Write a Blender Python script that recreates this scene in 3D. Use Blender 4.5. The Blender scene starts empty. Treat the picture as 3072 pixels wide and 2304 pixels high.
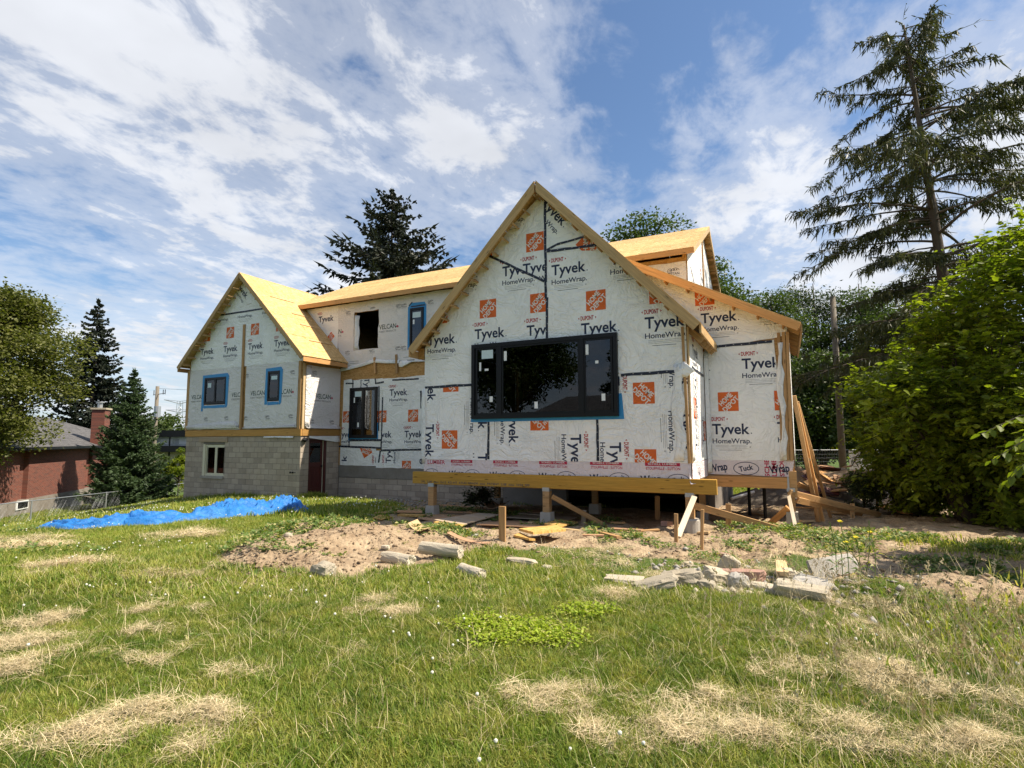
import bpy, math, random
import numpy as np
from mathutils import Vector, Matrix
from mathutils.geometry import tessellate_polygon

random.seed(7)
rng = np.random.default_rng(7)
R = math.radians
scene = bpy.context.scene
COL = scene.collection

# ------------------------------------------------------------------ camera
CAM = np.array([0.0, 0.0, 1.6])
FPX = 1667.5                                    # focal length in photograph pixels (3072 wide)
_th, _ro, _ya = R(5.5756), R(-0.24316), R(26.15075)
FW = np.array([-math.sin(_ya) * math.cos(_th), math.cos(_ya) * math.cos(_th), math.sin(_th)])
_r = np.array([math.cos(_ya), math.sin(_ya), 0.0]); _u = np.cross(_r, FW)
RT = math.cos(_ro) * _r + math.sin(_ro) * _u
UP = -math.sin(_ro) * _r + math.cos(_ro) * _u
cam_data = bpy.data.cameras.new("camera")
cam = bpy.data.objects.new("camera", cam_data); COL.objects.link(cam)
cam_data.lens = 36.0 * FPX / 3072.0; cam_data.sensor_width = 36.0
cam_data.clip_start = 0.05; cam_data.clip_end = 3000.0
cam.matrix_world = Matrix(((RT[0], UP[0], -FW[0], CAM[0]), (RT[1], UP[1], -FW[1], CAM[1]),
                           (RT[2], UP[2], -FW[2], CAM[2]), (0, 0, 0, 1)))
scene.camera = cam

# ------------------------------------------------------------------ light
SUN = Vector((0.77, 0.24, 1.0)).normalized()    # towards the sun
sun_data = bpy.data.lights.new("sun", 'SUN'); sun_data.energy = 4.9; sun_data.angle = R(0.6)
sun_data.color = (1.0, 0.90, 0.75)
sun = bpy.data.objects.new("sun", sun_data); COL.objects.link(sun)
sun.rotation_euler = SUN.to_track_quat('Z', 'Y').to_euler(); sun.location = (20, 10, 40)

scene.view_settings.view_transform = 'Standard'
scene.view_settings.look = 'None'
scene.view_settings.exposure = 0.85
scene.view_settings.gamma = 1.0
scene.view_settings.use_curve_mapping = False
scene.cycles.max_bounces = 8
scene.cycles.diffuse_bounces = 3
scene.cycles.transparent_max_bounces = 12


class NT:
    """small helper to write node trees"""
    def __init__(s, tree): s.t = tree; s.n = tree.nodes; s.l = tree.links
    def add(s, kind, **kw):
        nd = s.n.new(kind)
        for k, v in kw.items():
            if k == 'inp':
                for a, b in v.items():
                    if hasattr(b, 'is_output') or isinstance(b, bpy.types.NodeSocket): s.l.new(b, nd.inputs[a])
                    else: nd.inputs[a].default_value = b
            else: setattr(nd, k, v)
        return nd
    def math(s, op, a, b=0.0, c=0.0, clamp=False):
        nd = s.n.new('ShaderNodeMath'); nd.operation = op; nd.use_clamp = clamp
        for i, v in enumerate((a, b, c)):
            if isinstance(v, bpy.types.NodeSocket): s.l.new(v, nd.inputs[i])
            else: nd.inputs[i].default_value = v
        return nd.outputs[0]
    def vmath(s, op, a, b=(0, 0, 0)):
        nd = s.n.new('ShaderNodeVectorMath'); nd.operation = op
        for i, v in enumerate((a, b)):
            if isinstance(v, bpy.types.NodeSocket): s.l.new(v, nd.inputs[i])
            else: nd.inputs[i].default_value = v
        return nd.outputs['Value'] if op in ('DOT_PRODUCT', 'LENGTH') else nd.outputs[0]
    def rng(s, v, a, b, c=0.0, d=1.0, smooth=False):
        nd = s.n.new('ShaderNodeMapRange'); nd.clamp = True
        if smooth: nd.interpolation_type = 'SMOOTHSTEP'
        s.l.new(v, nd.inputs[0])
        for i, q in enumerate((a, b, c, d)): nd.inputs[i + 1].default_value = q
        return nd.outputs[0]
    def mix(s, f, a, b, blend='MIX'):
        nd = s.n.new('ShaderNodeMix'); nd.data_type = 'RGBA'; nd.blend_type = blend
        for i, v in ((0, f), (6, a), (7, b)):
            if isinstance(v, bpy.types.NodeSocket): s.l.new(v, nd.inputs[i])
            else: nd.inputs[i].default_value = v if i == 0 else (v if len(v) == 4 else (*v, 1))
        return nd.outputs[2]
    def noise(s, vec, scale, detail=4.0, rough=0.5, dist=0.0):
        nd = s.n.new('ShaderNodeTexNoise'); s.l.new(vec, nd.inputs['Vector'])
        nd.inputs['Scale'].default_value = scale; nd.inputs['Detail'].default_value = detail
        nd.inputs['Roughness'].default_value = rough; nd.inputs['Distortion'].default_value = dist
        return nd.outputs['Fac']
    def map(s, vec, scale=(1, 1, 1), rot=(0, 0, 0), loc=(0, 0, 0)):
        nd = s.n.new('ShaderNodeMapping'); s.l.new(vec, nd.inputs[0])
        nd.inputs['Location'].default_value = loc; nd.inputs['Rotation'].default_value = rot
        nd.inputs['Scale'].default_value = scale
        return nd.outputs[0]


# ------------------------------------------------------------------ sky
world = bpy.data.worlds.new("World"); scene.world = world; world.use_nodes = True
w = NT(world.node_tree); w.n.clear()
sky = w.add('ShaderNodeTexSky', sky_type='NISHITA', sun_disc=False, sun_elevation=math.asin(SUN.z),
            sun_rotation=math.atan2(SUN.x, SUN.y), air_density=1.0, dust_density=0.6, ozone_density=1.6)
tc = w.add('ShaderNodeTexCoord').outputs['Generated']
dirn = w.vmath('NORMALIZE', tc)
sep = w.add('ShaderNodeSeparateXYZ', inp={0: dirn})
dz = w.math('ADD', w.math('MAXIMUM', sep.outputs[2], 0.0), 0.14)
comb = w.add('ShaderNodeCombineXYZ', inp={0: w.math('DIVIDE', sep.outputs[0], dz), 1: w.math('DIVIDE', sep.outputs[1], dz), 2: 0.0})
pl = comb.outputs[0]
streak = w.noise(w.map(pl, scale=(1.0, 0.42, 1.0), rot=(0, 0, R(18)), loc=(3.1, 1.7, 0)), 1.15, 3.0, 0.5, 0.25)
rip = w.noise(w.map(pl, scale=(1.0, 0.6, 1.0), rot=(0, 0, R(18)), loc=(0.4, 5.2, 0)), 5.6, 6.0, 0.62, 0.35)
fine = w.noise(w.map(pl, scale=(1.0, 0.85, 1.0), rot=(0, 0, R(-20))), 14.0, 7.0, 0.62, 0.3)
dens = w.math('ADD', w.math('MULTIPLY', streak, 0.72), w.math('ADD', w.math('MULTIPLY', rip, 0.84), w.math('MULTIPLY', fine, 0.36)))


def skydir(u, v):
    d = FW + RT * (u - 1536) / FPX - UP * (v - 1152) / FPX
    return tuple(d / np.linalg.norm(d))


for (u, v, a0, amt) in ((520, 380, 0.86, 0.17), (2250, 120, 0.90, -0.30), (1130, 120, 0.982, -0.16), (2900, 750, 0.90, 0.16), (1000, 560, 0.985, -0.06), (180, 620, 0.975, -0.10),
                        (1400, 260, 0.985, 0.17), (1650, 560, 0.982, 0.12), (2200, 470, 0.980, 0.22), (2420, 640, 0.985, 0.15), (2030, 640, 0.993, 0.12), (2100, 520, 0.993, -0.06), (3050, 100, 0.975, 0.20), (1850, 450, 0.993, -0.08)):
    dd = w.vmath('DOT_PRODUCT', dirn, skydir(u, v))
    dens = w.math('ADD', dens, w.rng(dd, a0, 1.0, 0.0, amt, True))
cover = w.rng(dens, 0.92, 1.20, 0.0, 1.0, True)
thin = w.rng(dens, 0.76, 1.05, 0.0, 0.42, True)
cover = w.math('MAXIMUM', w.math('MULTIPLY', cover, 0.90), thin)
shade = w.rng(w.noise(w.map(pl, loc=(7, 3, 0)), 2.2, 4.0, 0.55), 0.3, 0.7, 0.80, 1.0)
cl = w.mix(0.0, (7.1, 7.25, 7.6), (0, 0, 0)); clv = w.add('ShaderNodeVectorMath', operation='SCALE', inp={0: cl, 3: shade}).outputs[0]
skyb = w.mix(1.0, sky.outputs[0], (0.90, 1.01, 1.10), 'MULTIPLY')
hz = w.rng(sep.outputs[2], 0.0, 0.30, 0.6, 0.0, True)
skyb = w.mix(hz, skyb, (4.3, 5.0, 6.0))
mixc = w.mix(cover, skyb, clv)
bg = w.add('ShaderNodeBackground', inp={0: mixc, 1: 0.078})
out = w.add('ShaderNodeOutputWorld', inp={0: bg.outputs[0]})


# ------------------------------------------------------------------ placing
def ray(u, v): return FW + RT * (u - 1536) / FPX - UP * (v - 1152) / FPX


def px(u, v, **k):
    """the point of a plane of the scene (x=, y= or z=) that a measured pixel of the photograph lies on"""
    a, c = list(k.items())[0]; i = 'xyz'.index(a); d = ray(u, v)
    return CAM + d * ((c - CAM[i]) / d[i])


def _h(ix, iy, s):
    v = np.sin(ix * 127.1 + iy * 311.7 + s * 74.7) * 43758.5453
    return v - np.floor(v)


def vnoise(x, y, s=0):
    x = np.asarray(x, float); y = np.asarray(y, float)
    ix = np.floor(x); iy = np.floor(y); fx = x - ix; fy = y - iy
    fx = fx * fx * (3 - 2 * fx); fy = fy * fy * (3 - 2 * fy)
    a = _h(ix, iy, s); b = _h(ix + 1, iy, s); c = _h(ix, iy + 1, s); d = _h(ix + 1, iy + 1, s)
    return (a * (1 - fx) + b * fx) * (1 - fy) + (c * (1 - fx) + d * fx) * fy


def fbm(x, y, s=0, oct=4):
    t = 0.0; a = 0.5
    for k in range(oct):
        t = t + a * (vnoise(x * 2 ** k + 17.3 * k, y * 2 ** k - 9.1 * k, s + k) * 2 - 1); a *= 0.5
    return t


def sstep(v, a, b):
    t = np.clip((v - a) / (b - a), 0, 1); return t * t * (3 - 2 * t)


def base_h(x, y):
    x = np.asarray(x, float); y = np.asarray(y, float)
    yy = np.clip(y - 7.2, 0, 22)
    s_ = -x - 13.5 - 0.85 * np.clip(y - 8, 0, 20); s_ = 0.5 * (s_ + np.sqrt(s_ * s_ + 2.0))
    left = np.minimum(1.9, 0.128 * s_) + 0.04 * np.clip(-12 - x, 0, 4)
    back = np.clip(-y - 2, 0, 30) * 0.0
    return -0.055 * yy - left + back


def _march(u, v, H):
    """first point of the ground on the ray through a photograph pixel"""
    d = ray(u, v); ts = np.concatenate([np.arange(1.0, 30, .2), np.arange(30, 140, .6)])
    P_ = CAM + d * ts[:, None]; k = np.nonzero(P_[:, 2] < base_h(P_[:, 0], P_[:, 1]))[0]; t0 = ts[k[0]] if len(k) else ts[-1]
    for span, n in ((3.0, 60), (.12, 24)):
        tt = np.linspace(max(.5, t0 - span), t0 + span * .5, n); P_ = CAM + d * tt[:, None]; below = np.nonzero(P_[:, 2] < H(P_[:, 0], P_[:, 1]))[0]
        t0 = tt[below[0]] if len(below) else t0
    return CAM + d * t0


def G0(u, v): return _march(u, v, base_h)


def seg_dist(x, y, poly):
    """signed distance to a polygon, positive inside"""
    P = np.array([p[:2] for p in poly]); d = np.full(np.shape(x), 1e9); ins = np.zeros(np.shape(x), bool)
    for i in range(len(P)):
        a = P[i]; b = P[(i + 1) % len(P)]; e = b - a
        t = np.clip(((x - a[0]) * e[0] + (y - a[1]) * e[1]) / (e @ e + 1e-12), 0, 1)
        d = np.minimum(d, np.hypot(x - a[0] - t * e[0], y - a[1] - t * e[1]))
        c = ((a[1] > y) != (b[1] > y)) & (x < (b[0] - a[0]) * (y - a[1]) / (b[1] - a[1] + 1e-12) + a[0])
        ins ^= c
    return np.where(ins, d, -d)


MOUND = [G0(*p) for p in ((700, 1695), (725, 1640), (790, 1590), (860, 1570), (1000, 1556), (1120, 1552), (1300, 1580), (1480, 1600),
                          (1560, 1625), (1540, 1655), (1420, 1662), (1300, 1690), (1150, 1712), (1000, 1722), (860, 1732), (740, 1715))]
YARD = [G0(*p) for p in ((1010, 1492), (1120, 1502), (1200, 1530), (1130, 1556), (1300, 1585), (1560, 1640), (1700, 1640), (1830, 1648),
                         (1960, 1680), (2150, 1702), (2300, 1690), (2420, 1680), (2520, 1760), (2800, 1830), (3072, 1880), (3500, 1950))] + \
       [np.array(p) for p in ((9.0, 14.0, 0), (8.0, 24.0, 0), (4.0, 30.0, 0), (-2, 27, 0), (-2.5, 16.5, 0), (-15.5, 16.6, 0), (-15.45, 15.0, 0))]


def soil_mask(x, y):
    n = fbm(x * 0.9, y * 0.9, 3, 4) * 0.9 + fbm(x * 4, y * 4, 9, 3) * 0.25
    a = sstep(seg_dist(x, y, MOUND) + n * 0.9 + 0.12, -0.15, 0.35)
    b = sstep(seg_dist(x, y, YARD) + n * 0.9 - 0.1, -0.3, 0.4)
    return np.maximum(a, b)


_bl = [(G0(*p), h, r) for p, h, r in (((830, 1660), .22, .75), ((780, 1700), .12, .45), ((960, 1590), .14, .7), ((1080, 1625), .16, .6), ((1230, 1610), .12, .6),
                                      ((905, 1718), .10, .35), ((1480, 1640), .12, .5), ((2250, 1600), .16, .6), ((2380, 1680), .14, .35),
                                      ((2640, 1800), .16, .5), ((2900, 1800), .2, .6), ((2700, 1700), -.1, .7), ((2000, 1680), .06, .6), ((2560, 1640), -.12, .6))]


def H(x, y):
    x = np.asarray(x, float); y = np.asarray(y, float)
    z = base_h(x, y)
    near = np.exp(-((x + 5) ** 2 + (y - 10) ** 2) / 28.0 ** 2)
    z = z + near * (fbm(x * 0.35, y * 0.35, 5, 3) * 0.10)
    for c, h, r in _bl:
        z = z + h * np.exp(-((x - c[0]) ** 2 + (y - c[1]) ** 2) / (r * r))
    s = soil_mask(x, y)
    under = sstep(y, 11.6, 12.6) * sstep(-x, 2.2, 3.0)
    z = z + s * (fbm(x * 2.2, y * 2.2, 21, 4) * 0.13 + np.abs(fbm(x * 6, y * 6, 31, 3)) * 0.06) * (1 - 0.5 * under)
    return z


def G(u, v): return _march(u, v, H)
def hz_(x, y): return float(H(x, y))


# ------------------------------------------------------------------ object helpers
def tag(o, label=None, cat=None, group=None, kind=None):
    if label: o["label"] = label
    if cat: o["category"] = cat
    if group: o["group"] = group
    if kind: o["kind"] = kind
    return o


def parent_to(o, p):
    if p is not None:
        o.parent = p; o.matrix_parent_inverse = p.matrix_basis.inverted() if p.parent is None else (p.parent.matrix_basis @ Matrix.Identity(4)).inverted() @ Matrix.Identity(4)
    return o


ROOT_OF = {}


def world_of(o): return ROOT_OF.get(o.name, o.matrix_basis)


def link(o, p=None):
    COL.objects.link(o)
    if p is not None:
        o.parent = p
        o.matrix_parent_inverse = world_of(p).inverted()
    ROOT_OF[o.name] = o.matrix_basis.copy()
    return o


def empty(name, loc, label=None, cat=None, group=None):
    o = bpy.data.objects.new(name, None); o.empty_display_size = 0.2
    o.matrix_basis = Matrix.Translation(Vector([float(c) for c in loc]))
    link(o); return tag(o, label, cat, group)


def mesh_np(name, V, F, mats, fmat=None, smooth=False):
    """V (n,3); F list of arrays/tuples (tri or quad numpy array or python list)"""
    me = bpy.data.meshes.new(name)
    if isinstance(F, np.ndarray):
        n, k = F.shape
        me.vertices.add(len(V)); me.vertices.foreach_set('co', np.ascontiguousarray(V, np.float32).ravel())
        me.loops.add(n * k); me.loops.foreach_set('vertex_index', np.ascontiguousarray(F, np.int32).ravel())
        me.polygons.add(n); me.polygons.foreach_set('loop_start', np.arange(0, n * k, k, dtype=np.int32))
        me.update(calc_edges=True)
    else:
        me.from_pydata([tuple(map(float, v)) for v in V], [], [tuple(f) for f in F]); me.update()
    if not isinstance(mats, (list, tuple)): mats = [mats]
    for m in mats: me.materials.append(m)
    if fmat is not None: me.polygons.foreach_set('material_index', np.asarray(fmat, np.int32))
    if smooth: me.polygons.foreach_set('use_smooth', np.ones(len(me.polygons), bool))
    return me


def mk(name, V, F, mats, parent=None, fmat=None, smooth=False, center=True, **t):
    V = np.asarray(V, float)
    c = (V.min(0) + V.max(0)) / 2 if center else np.zeros(3)
    if center: c[2] = V[:, 2].min()
    me = mesh_np(name, V - c, F, mats, fmat, smooth)
    o = bpy.data.objects.new(name, me); o.matrix_basis = Matrix.Translation(Vector(c))
    link(o, parent); return tag(o, **t)


BOXF = [(0, 3, 2, 1), (4, 5, 6, 7), (0, 1, 5, 4), (1, 2, 6, 5), (2, 3, 7, 6), (3, 0, 4, 7)]


def boxv(x0, y0, z0, x1, y1, z1):
    return [(x0, y0, z0), (x1, y0, z0), (x1, y1, z0), (x0, y1, z0), (x0, y0, z1), (x1, y0, z1), (x1, y1, z1), (x0, y1, z1)]


def box(name, a, b, mat, parent=None, **t):
    a = np.minimum(a, b) if False else np.array(a, float); b = np.array(b, float)
    lo, hi = np.minimum(a, b), np.maximum(a, b)
    return mk(name, boxv(*lo, *hi), BOXF, mat, parent, **t)


class MB:
    """collects shapes into one mesh"""
    def __init__(s): s.V = []; s.F = []; s.M = []
    def add(s, V, F, m=0):
        n = len(s.V); s.V += [tuple(map(float, v)) for v in V]; s.F += [tuple(i + n for i in f) for f in F]; s.M += [m] * len(F)
    def box(s, x0, y0, z0, x1, y1, z1, m=0):
        s.add(boxv(min(x0, x1), min(y0, y1), min(z0, z1), max(x0, x1), max(y0, y1), max(z0, z1)), BOXF, m)
    def tube(s, pts, rad, n=8, m=0, cap=True):
        pts = [Vector(p) for p in pts]
        if not hasattr(rad, '__len__'): rad = [rad] * len(pts)
        rings = []; ref = None
        for i, p in enumerate(pts):
            d = (pts[min(i + 1, len(pts) - 1)] - pts[max(i - 1, 0)]).normalized()
            if ref is None or abs(d.dot(ref)) > 0.95:
                ref = Vector((0, 0, 1)) if abs(d.z) < 0.9 else Vector((1, 0, 0))
            a = d.cross(ref).normalized(); b = d.cross(a).normalized(); ref = ref if abs(d.dot(ref)) < .95 else b
            rings.append([p + (a * math.cos(2 * math.pi * k / n) + b * math.sin(2 * math.pi * k / n)) * rad[i] for k in range(n)])
        V = [v for r_ in rings for v in r_]; F = []
        for i in range(len(pts) - 1):
            for k in range(n):
                k2 = (k + 1) % n; F.append((i * n + k, (i + 1) * n + k, (i + 1) * n + k2, i * n + k2))
        if cap: F.append(tuple(range(n))); F.append(tuple(reversed(range((len(pts) - 1) * n, len(pts) * n))))
        s.add(V, F, m)
    def build(s, name, mats, parent=None, smooth=False, **t):
        return mk(name, s.V, s.F, mats, parent, fmat=s.M, smooth=smooth, **t)


def board(name, a, b, w_, h_, mat, parent=None, up=(0, 0, 1), ends=None, bend=0.0, **t):
    """a straight piece of lumber from a to b: w_ across, h_ along 'up'; local X runs along the grain"""
    a = Vector([float(c) for c in a]); b = Vector([float(c) for c in b]); L = (b - a).length
    x = (b - a).normalized(); upv = Vector(up)
    y = upv.cross(x)
    if y.length < 1e-4: y = Vector((0, 1, 0)).cross(x)
    y.normalize(); z = x.cross(y)
    c = min(w_, h_) * 0.06
    ys = [-w_ / 2, w_ / 2]; zs = [-h_ / 2, h_ / 2]
    prof = [(-w_ / 2 + c, -h_ / 2), (w_ / 2 - c, -h_ / 2), (w_ / 2, -h_ / 2 + c), (w_ / 2, h_ / 2 - c), (w_ / 2 - c, h_ / 2), (-w_ / 2 + c, h_ / 2), (-w_ / 2, h_ / 2 - c), (-w_ / 2, -h_ / 2 + c)]
    N = 1 if bend == 0 else 6
    V = []; F = []
    for i in range(N + 1):
        s_ = i / N; zz = bend * 4 * s_ * (1 - s_)
        V += [(s_ * L - L / 2, p, q + zz) for p, q in prof]
    for i in range(N):
        for k in range(8):
            k2 = (k + 1) % 8; F.append((i * 8 + k, i * 8 + k2, (i + 1) * 8 + k2, (i + 1) * 8 + k))
    F.append(tuple(reversed(range(8)))); F.append(tuple(range(N * 8, N * 8 + 8)))
    me = mesh_np(name, V, F, mat)
    o = bpy.data.objects.new(name, me)
    M = Matrix((x, y, z)).transposed().to_4x4(); M.translation = (a + b) / 2
    o.matrix_basis = M
    link(o, parent); return tag(o, **t)
# ------------------------------------------------------------------ materials
def new_mat(name):
    m = bpy.data.materials.new(name); m.use_nodes = True
    n = NT(m.node_tree); n.n.clear()
    o = n.add('ShaderNodeOutputMaterial'); b = n.add('ShaderNodeBsdfPrincipled'); n.l.new(b.outputs[0], o.inputs[0])
    return m, n, b, o


def bump(n, b, h, strength=0.5, dist=0.02):
    bp = n.add('ShaderNodeBump', inp={'Strength': strength, 'Distance': dist, 'Height': h}); n.l.new(bp.outputs[0], b.inputs['Normal'])


def setb(b, rough=0.7, spec=0.3, **k):
    b.inputs['Roughness'].default_value = rough; b.inputs['Specular IOR Level'].default_value = spec
    for a, v in k.items(): b.inputs[a].default_value = v


def plain(name, col, rough=0.6, spec=0.3, var=0.15, scale=20.0, bumpk=0.0, metal=0.0):
    m, n, b, o = new_mat(name); p = n.add('ShaderNodeNewGeometry').outputs['Position']
    f = n.noise(p, scale, 4, 0.55)
    c = n.mix(f, tuple(c * (1 - var) for c in col), tuple(min(1, c * (1 + var)) for c in col))
    n.l.new(c, b.inputs['Base Color']); setb(b, rough, spec); b.inputs['Metallic'].default_value = metal
    if bumpk: bump(n, b, f, bumpk, 0.01)
    return m


def wood(name, col, dark=0.55, knots=True, rough=0.75, sc=1.0, weather=0.0):
    """sawn lumber: grain along local X, knots, per-piece tint"""
    m, n, b, o = new_mat(name)
    tcn = n.add('ShaderNodeTexCoord').outputs['Object']; oi = n.add('ShaderNodeObjectInfo').outputs['Random']
    off = n.add('ShaderNodeCombineXYZ', inp={0: n.math('MULTIPLY', oi, 37.0), 1: n.math('MULTIPLY', oi, 11.0), 2: n.math('MULTIPLY', oi, 5.0)}).outputs[0]
    v = n.vmath('ADD', tcn, off)
    g = n.noise(n.map(v, scale=(1.2 * sc, 22 * sc, 22 * sc)), 1.6, 5, 0.6, 0.6)
    g2 = n.noise(n.map(v, scale=(0.5, 3, 3)), 1.5, 3, 0.5)
    lo = tuple(c * dark for c in col); hi = tuple(min(1, c * 1.18) for c in col)
    c = n.mix(n.rng(g, 0.3, 0.72), lo, hi)
    c = n.mix(n.rng(g2, 0.35, 0.7, 0.0, 0.5), c, tuple(x * y for x, y in zip(col, (0.95, 0.8, 0.62))))
    if knots:
        vo = n.add('ShaderNodeTexVoronoi', inp={'Vector': n.map(v, scale=(2.2, 9, 9)), 'Scale': 1.0})
        k = n.rng(vo.outputs['Distance'], 0.06, 0.17, 1.0, 0.0, True)
        c = n.mix(n.math('MULTIPLY', k, 0.8), c, tuple(x * 0.22 for x in col))
    hs = n.add('ShaderNodeHueSaturation', inp={'Saturation': 1.0 - weather, 'Value': n.rng(oi, 0, 1, 0.82, 1.14), 'Color': c})
    n.l.new(hs.outputs[0], b.inputs['Base Color']); setb(b, rough, 0.25); bump(n, b, g, 0.25, 0.004)
    return m


def osb(name, col, sc=1.0, rough=0.7):
    """oriented strand board: flakes by stretched voronoi cells"""
    m, n, b, o = new_mat(name)
    tcn = n.add('ShaderNodeTexCoord').outputs['Object']; oi = n.add('ShaderNodeObjectInfo').outputs['Random']
    off = n.add('ShaderNodeCombineXYZ', inp={0: n.math('MULTIPLY', oi, 31.0), 1: n.math('MULTIPLY', oi, 17.0), 2: 0.0}).outputs[0]
    v = n.vmath('ADD', tcn, off)
    w1 = n.noise(v, 3.0, 2, 0.5)
    vo = n.add('ShaderNodeTexVoronoi', inp={'Vector': n.map(v, scale=(9 * sc, 34 * sc, 34 * sc), rot=(0, 0, 0.35)), 'Scale': 1.0})
    vo2 = n.add('ShaderNodeTexVoronoi', inp={'Vector': n.map(v, scale=(30 * sc, 9 * sc, 30 * sc), rot=(0.2, 0.1, -0.5)), 'Scale': 1.0})
    s1 = n.add('ShaderNodeSeparateColor', inp={0: vo.outputs['Color']}).outputs[0]; s2 = n.add('ShaderNodeSeparateColor', inp={0: vo2.outputs['Color']}).outputs[1]
    f = n.math('ADD', n.math('MULTIPLY', s1, 0.55), n.math('MULTIPLY', s2, 0.45))
    c = n.mix(n.rng(f, 0.05, 0.95), tuple(x * y for x, y in zip(col, (0.62, 0.52, 0.40))), tuple(min(1, x * y) for x, y in zip(col, (1.12, 1.16, 1.3))))
    blot = n.rng(n.noise(v, 1.3, 5, 0.6), 0.42, 0.75)
    c = n.mix(n.math('MULTIPLY', blot, 0.35), c, tuple(x * y for x, y in zip(col, (0.92, 0.72, 0.5))))
    fl = n.rng(n.noise(n.map(v, scale=(1, 2.5, 1)), 14, 3, 0.7), 0.66, 0.74)
    c = n.mix(n.math('MULTIPLY', fl, 0.6), c, tuple(x * y for x, y in zip(col, (0.55, 0.36, 0.22))))
    hs = n.add('ShaderNodeHueSaturation', inp={'Value': n.rng(oi, 0, 1, 0.80, 1.08), 'Color': c})
    n.l.new(hs.outputs[0], b.inputs['Base Color']); setb(b, rough, 0.3); bump(n, b, f, 0.2, 0.003)
    return m


def wrap_wrinkle(n, b, k=1.0, sc=1.0):
    p = n.add('ShaderNodeNewGeometry').outputs['Position']
    warp = n.add('ShaderNodeTexNoise', inp={'Vector': p, 'Scale': 0.7 * sc, 'Detail': 2.0}).outputs['Color']
    pv = n.vmath('ADD', p, n.vmath('MULTIPLY', warp, (1.6, 1.6, 1.6)))
    a = n.noise(n.map(pv, scale=(1.0, 1.0, 2.6), rot=(0, 0.5, 0.4)), 2.6 * sc, 3, 0.5, 0.6)
    r1 = n.math('ABSOLUTE', n.math('SUBTRACT', a, 0.5)); r1 = n.rng(r1, 0.0, 0.10, 1.0, 0.0)
    c_ = n.noise(n.map(pv, scale=(2.4, 1.0, 1.0), rot=(0, -0.6, 0)), 3.4 * sc, 3, 0.5, 0.5)
    r2 = n.math('ABSOLUTE', n.math('SUBTRACT', c_, 0.5)); r2 = n.rng(r2, 0.0, 0.07, 1.0, 0.0)
    f = n.noise(p, 22 * sc, 4, 0.6)
    g = n.noise(p, 2.0, 2, 0.5)
    h = n.math('ADD', n.math('MULTIPLY', r1, 0.5), n.math('ADD', n.math('MULTIPLY', r2, 0.4), n.math('ADD', n.math('MULTIPLY', f, 0.5), n.math('MULTIPLY', g, 0.9))))
    bump(n, b, h, min(1.0, 0.80 * k), 0.028)
    return p


def wrap(name, col, dirt=0.12, k=1.0, spec=0.35, trans=0.0, sc=1.0):
    m, n, b, o = new_mat(name); p = wrap_wrinkle(n, b, k, sc)
    d = n.rng(n.noise(p, 0.9, 5, 0.6), 0.35, 0.75, 0.0, dirt)
    c = n.mix(d, col, tuple(x * y for x, y in zip(col, (0.72, 0.66, 0.56))))
    sp = n.rng(n.noise(p, 60, 2, 0.5), 0.72, 0.78, 0.0, 0.5)
    c = n.mix(sp, c, tuple(x * 0.45 for x in col))
    n.l.new(c, b.inputs['Base Color']); setb(b, 0.55, spec)
    return m


def concrete(name, col, sc=1.0, bk=0.5, stain=0.4):
    m, n, b, o = new_mat(name); p = n.add('ShaderNodeNewGeometry').outputs['Position']; oi = n.add('ShaderNodeObjectInfo').outputs['Random']
    f = n.noise(p, 9 * sc, 6, 0.65); g = n.noise(p, 1.3, 4, 0.6); h = n.noise(p, 70 * sc, 3, 0.6)
    c = n.mix(f, tuple(x * 0.78 for x in col), tuple(min(1, x * 1.15) for x in col))
    c = n.mix(n.rng(g, 0.4, 0.75, 0, stain), c, tuple(x * y for x, y in zip(col, (0.62, 0.55, 0.46))))
    c = n.mix(n.rng(h, 0.6, 0.7, 0, 0.35), c, tuple(x * 0.5 for x in col))
    hs = n.add('ShaderNodeHueSaturation', inp={'Value': n.rng(oi, 0, 1, 0.82, 1.16), 'Color': c})
    n.l.new(hs.outputs[0], b.inputs['Base Color']); setb(b, 0.9, 0.15); bump(n, b, n.math('ADD', f, h), bk, 0.01)
    return m


def leaf(name, col, hi, trans=0.45, var=0.5, rough=0.5, spec=0.3):
    """leaf: diffuse and translucent, tint varies over the crown in clumps and from leaf to leaf"""
    m, n, b, o = new_mat(name); p = n.add('ShaderNodeNewGeometry')
    a = n.noise(p.outputs['Position'], 0.9, 3, 0.6)
    rn = p.outputs['Random Per Island']
    f = n.math('ADD', n.math('MULTIPLY', n.rng(a, 0.3, 0.7), 0.5), n.math('MULTIPLY', rn, 0.5))
    c = n.mix(f, col, hi)
    n.l.new(c, b.inputs['Base Color']); setb(b, rough, spec)
    tr = n.add('ShaderNodeBsdfTranslucent'); c2 = n.mix(1.0, c, (1.3, 1.5, 0.5), 'MULTIPLY'); n.l.new(c2, tr.inputs[0])
    mx = n.add('ShaderNodeMixShader', inp={0: trans, 1: b.outputs[0], 2: tr.outputs[0]}); n.l.new(mx.outputs[0], o.inputs[0])
    return m


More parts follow.
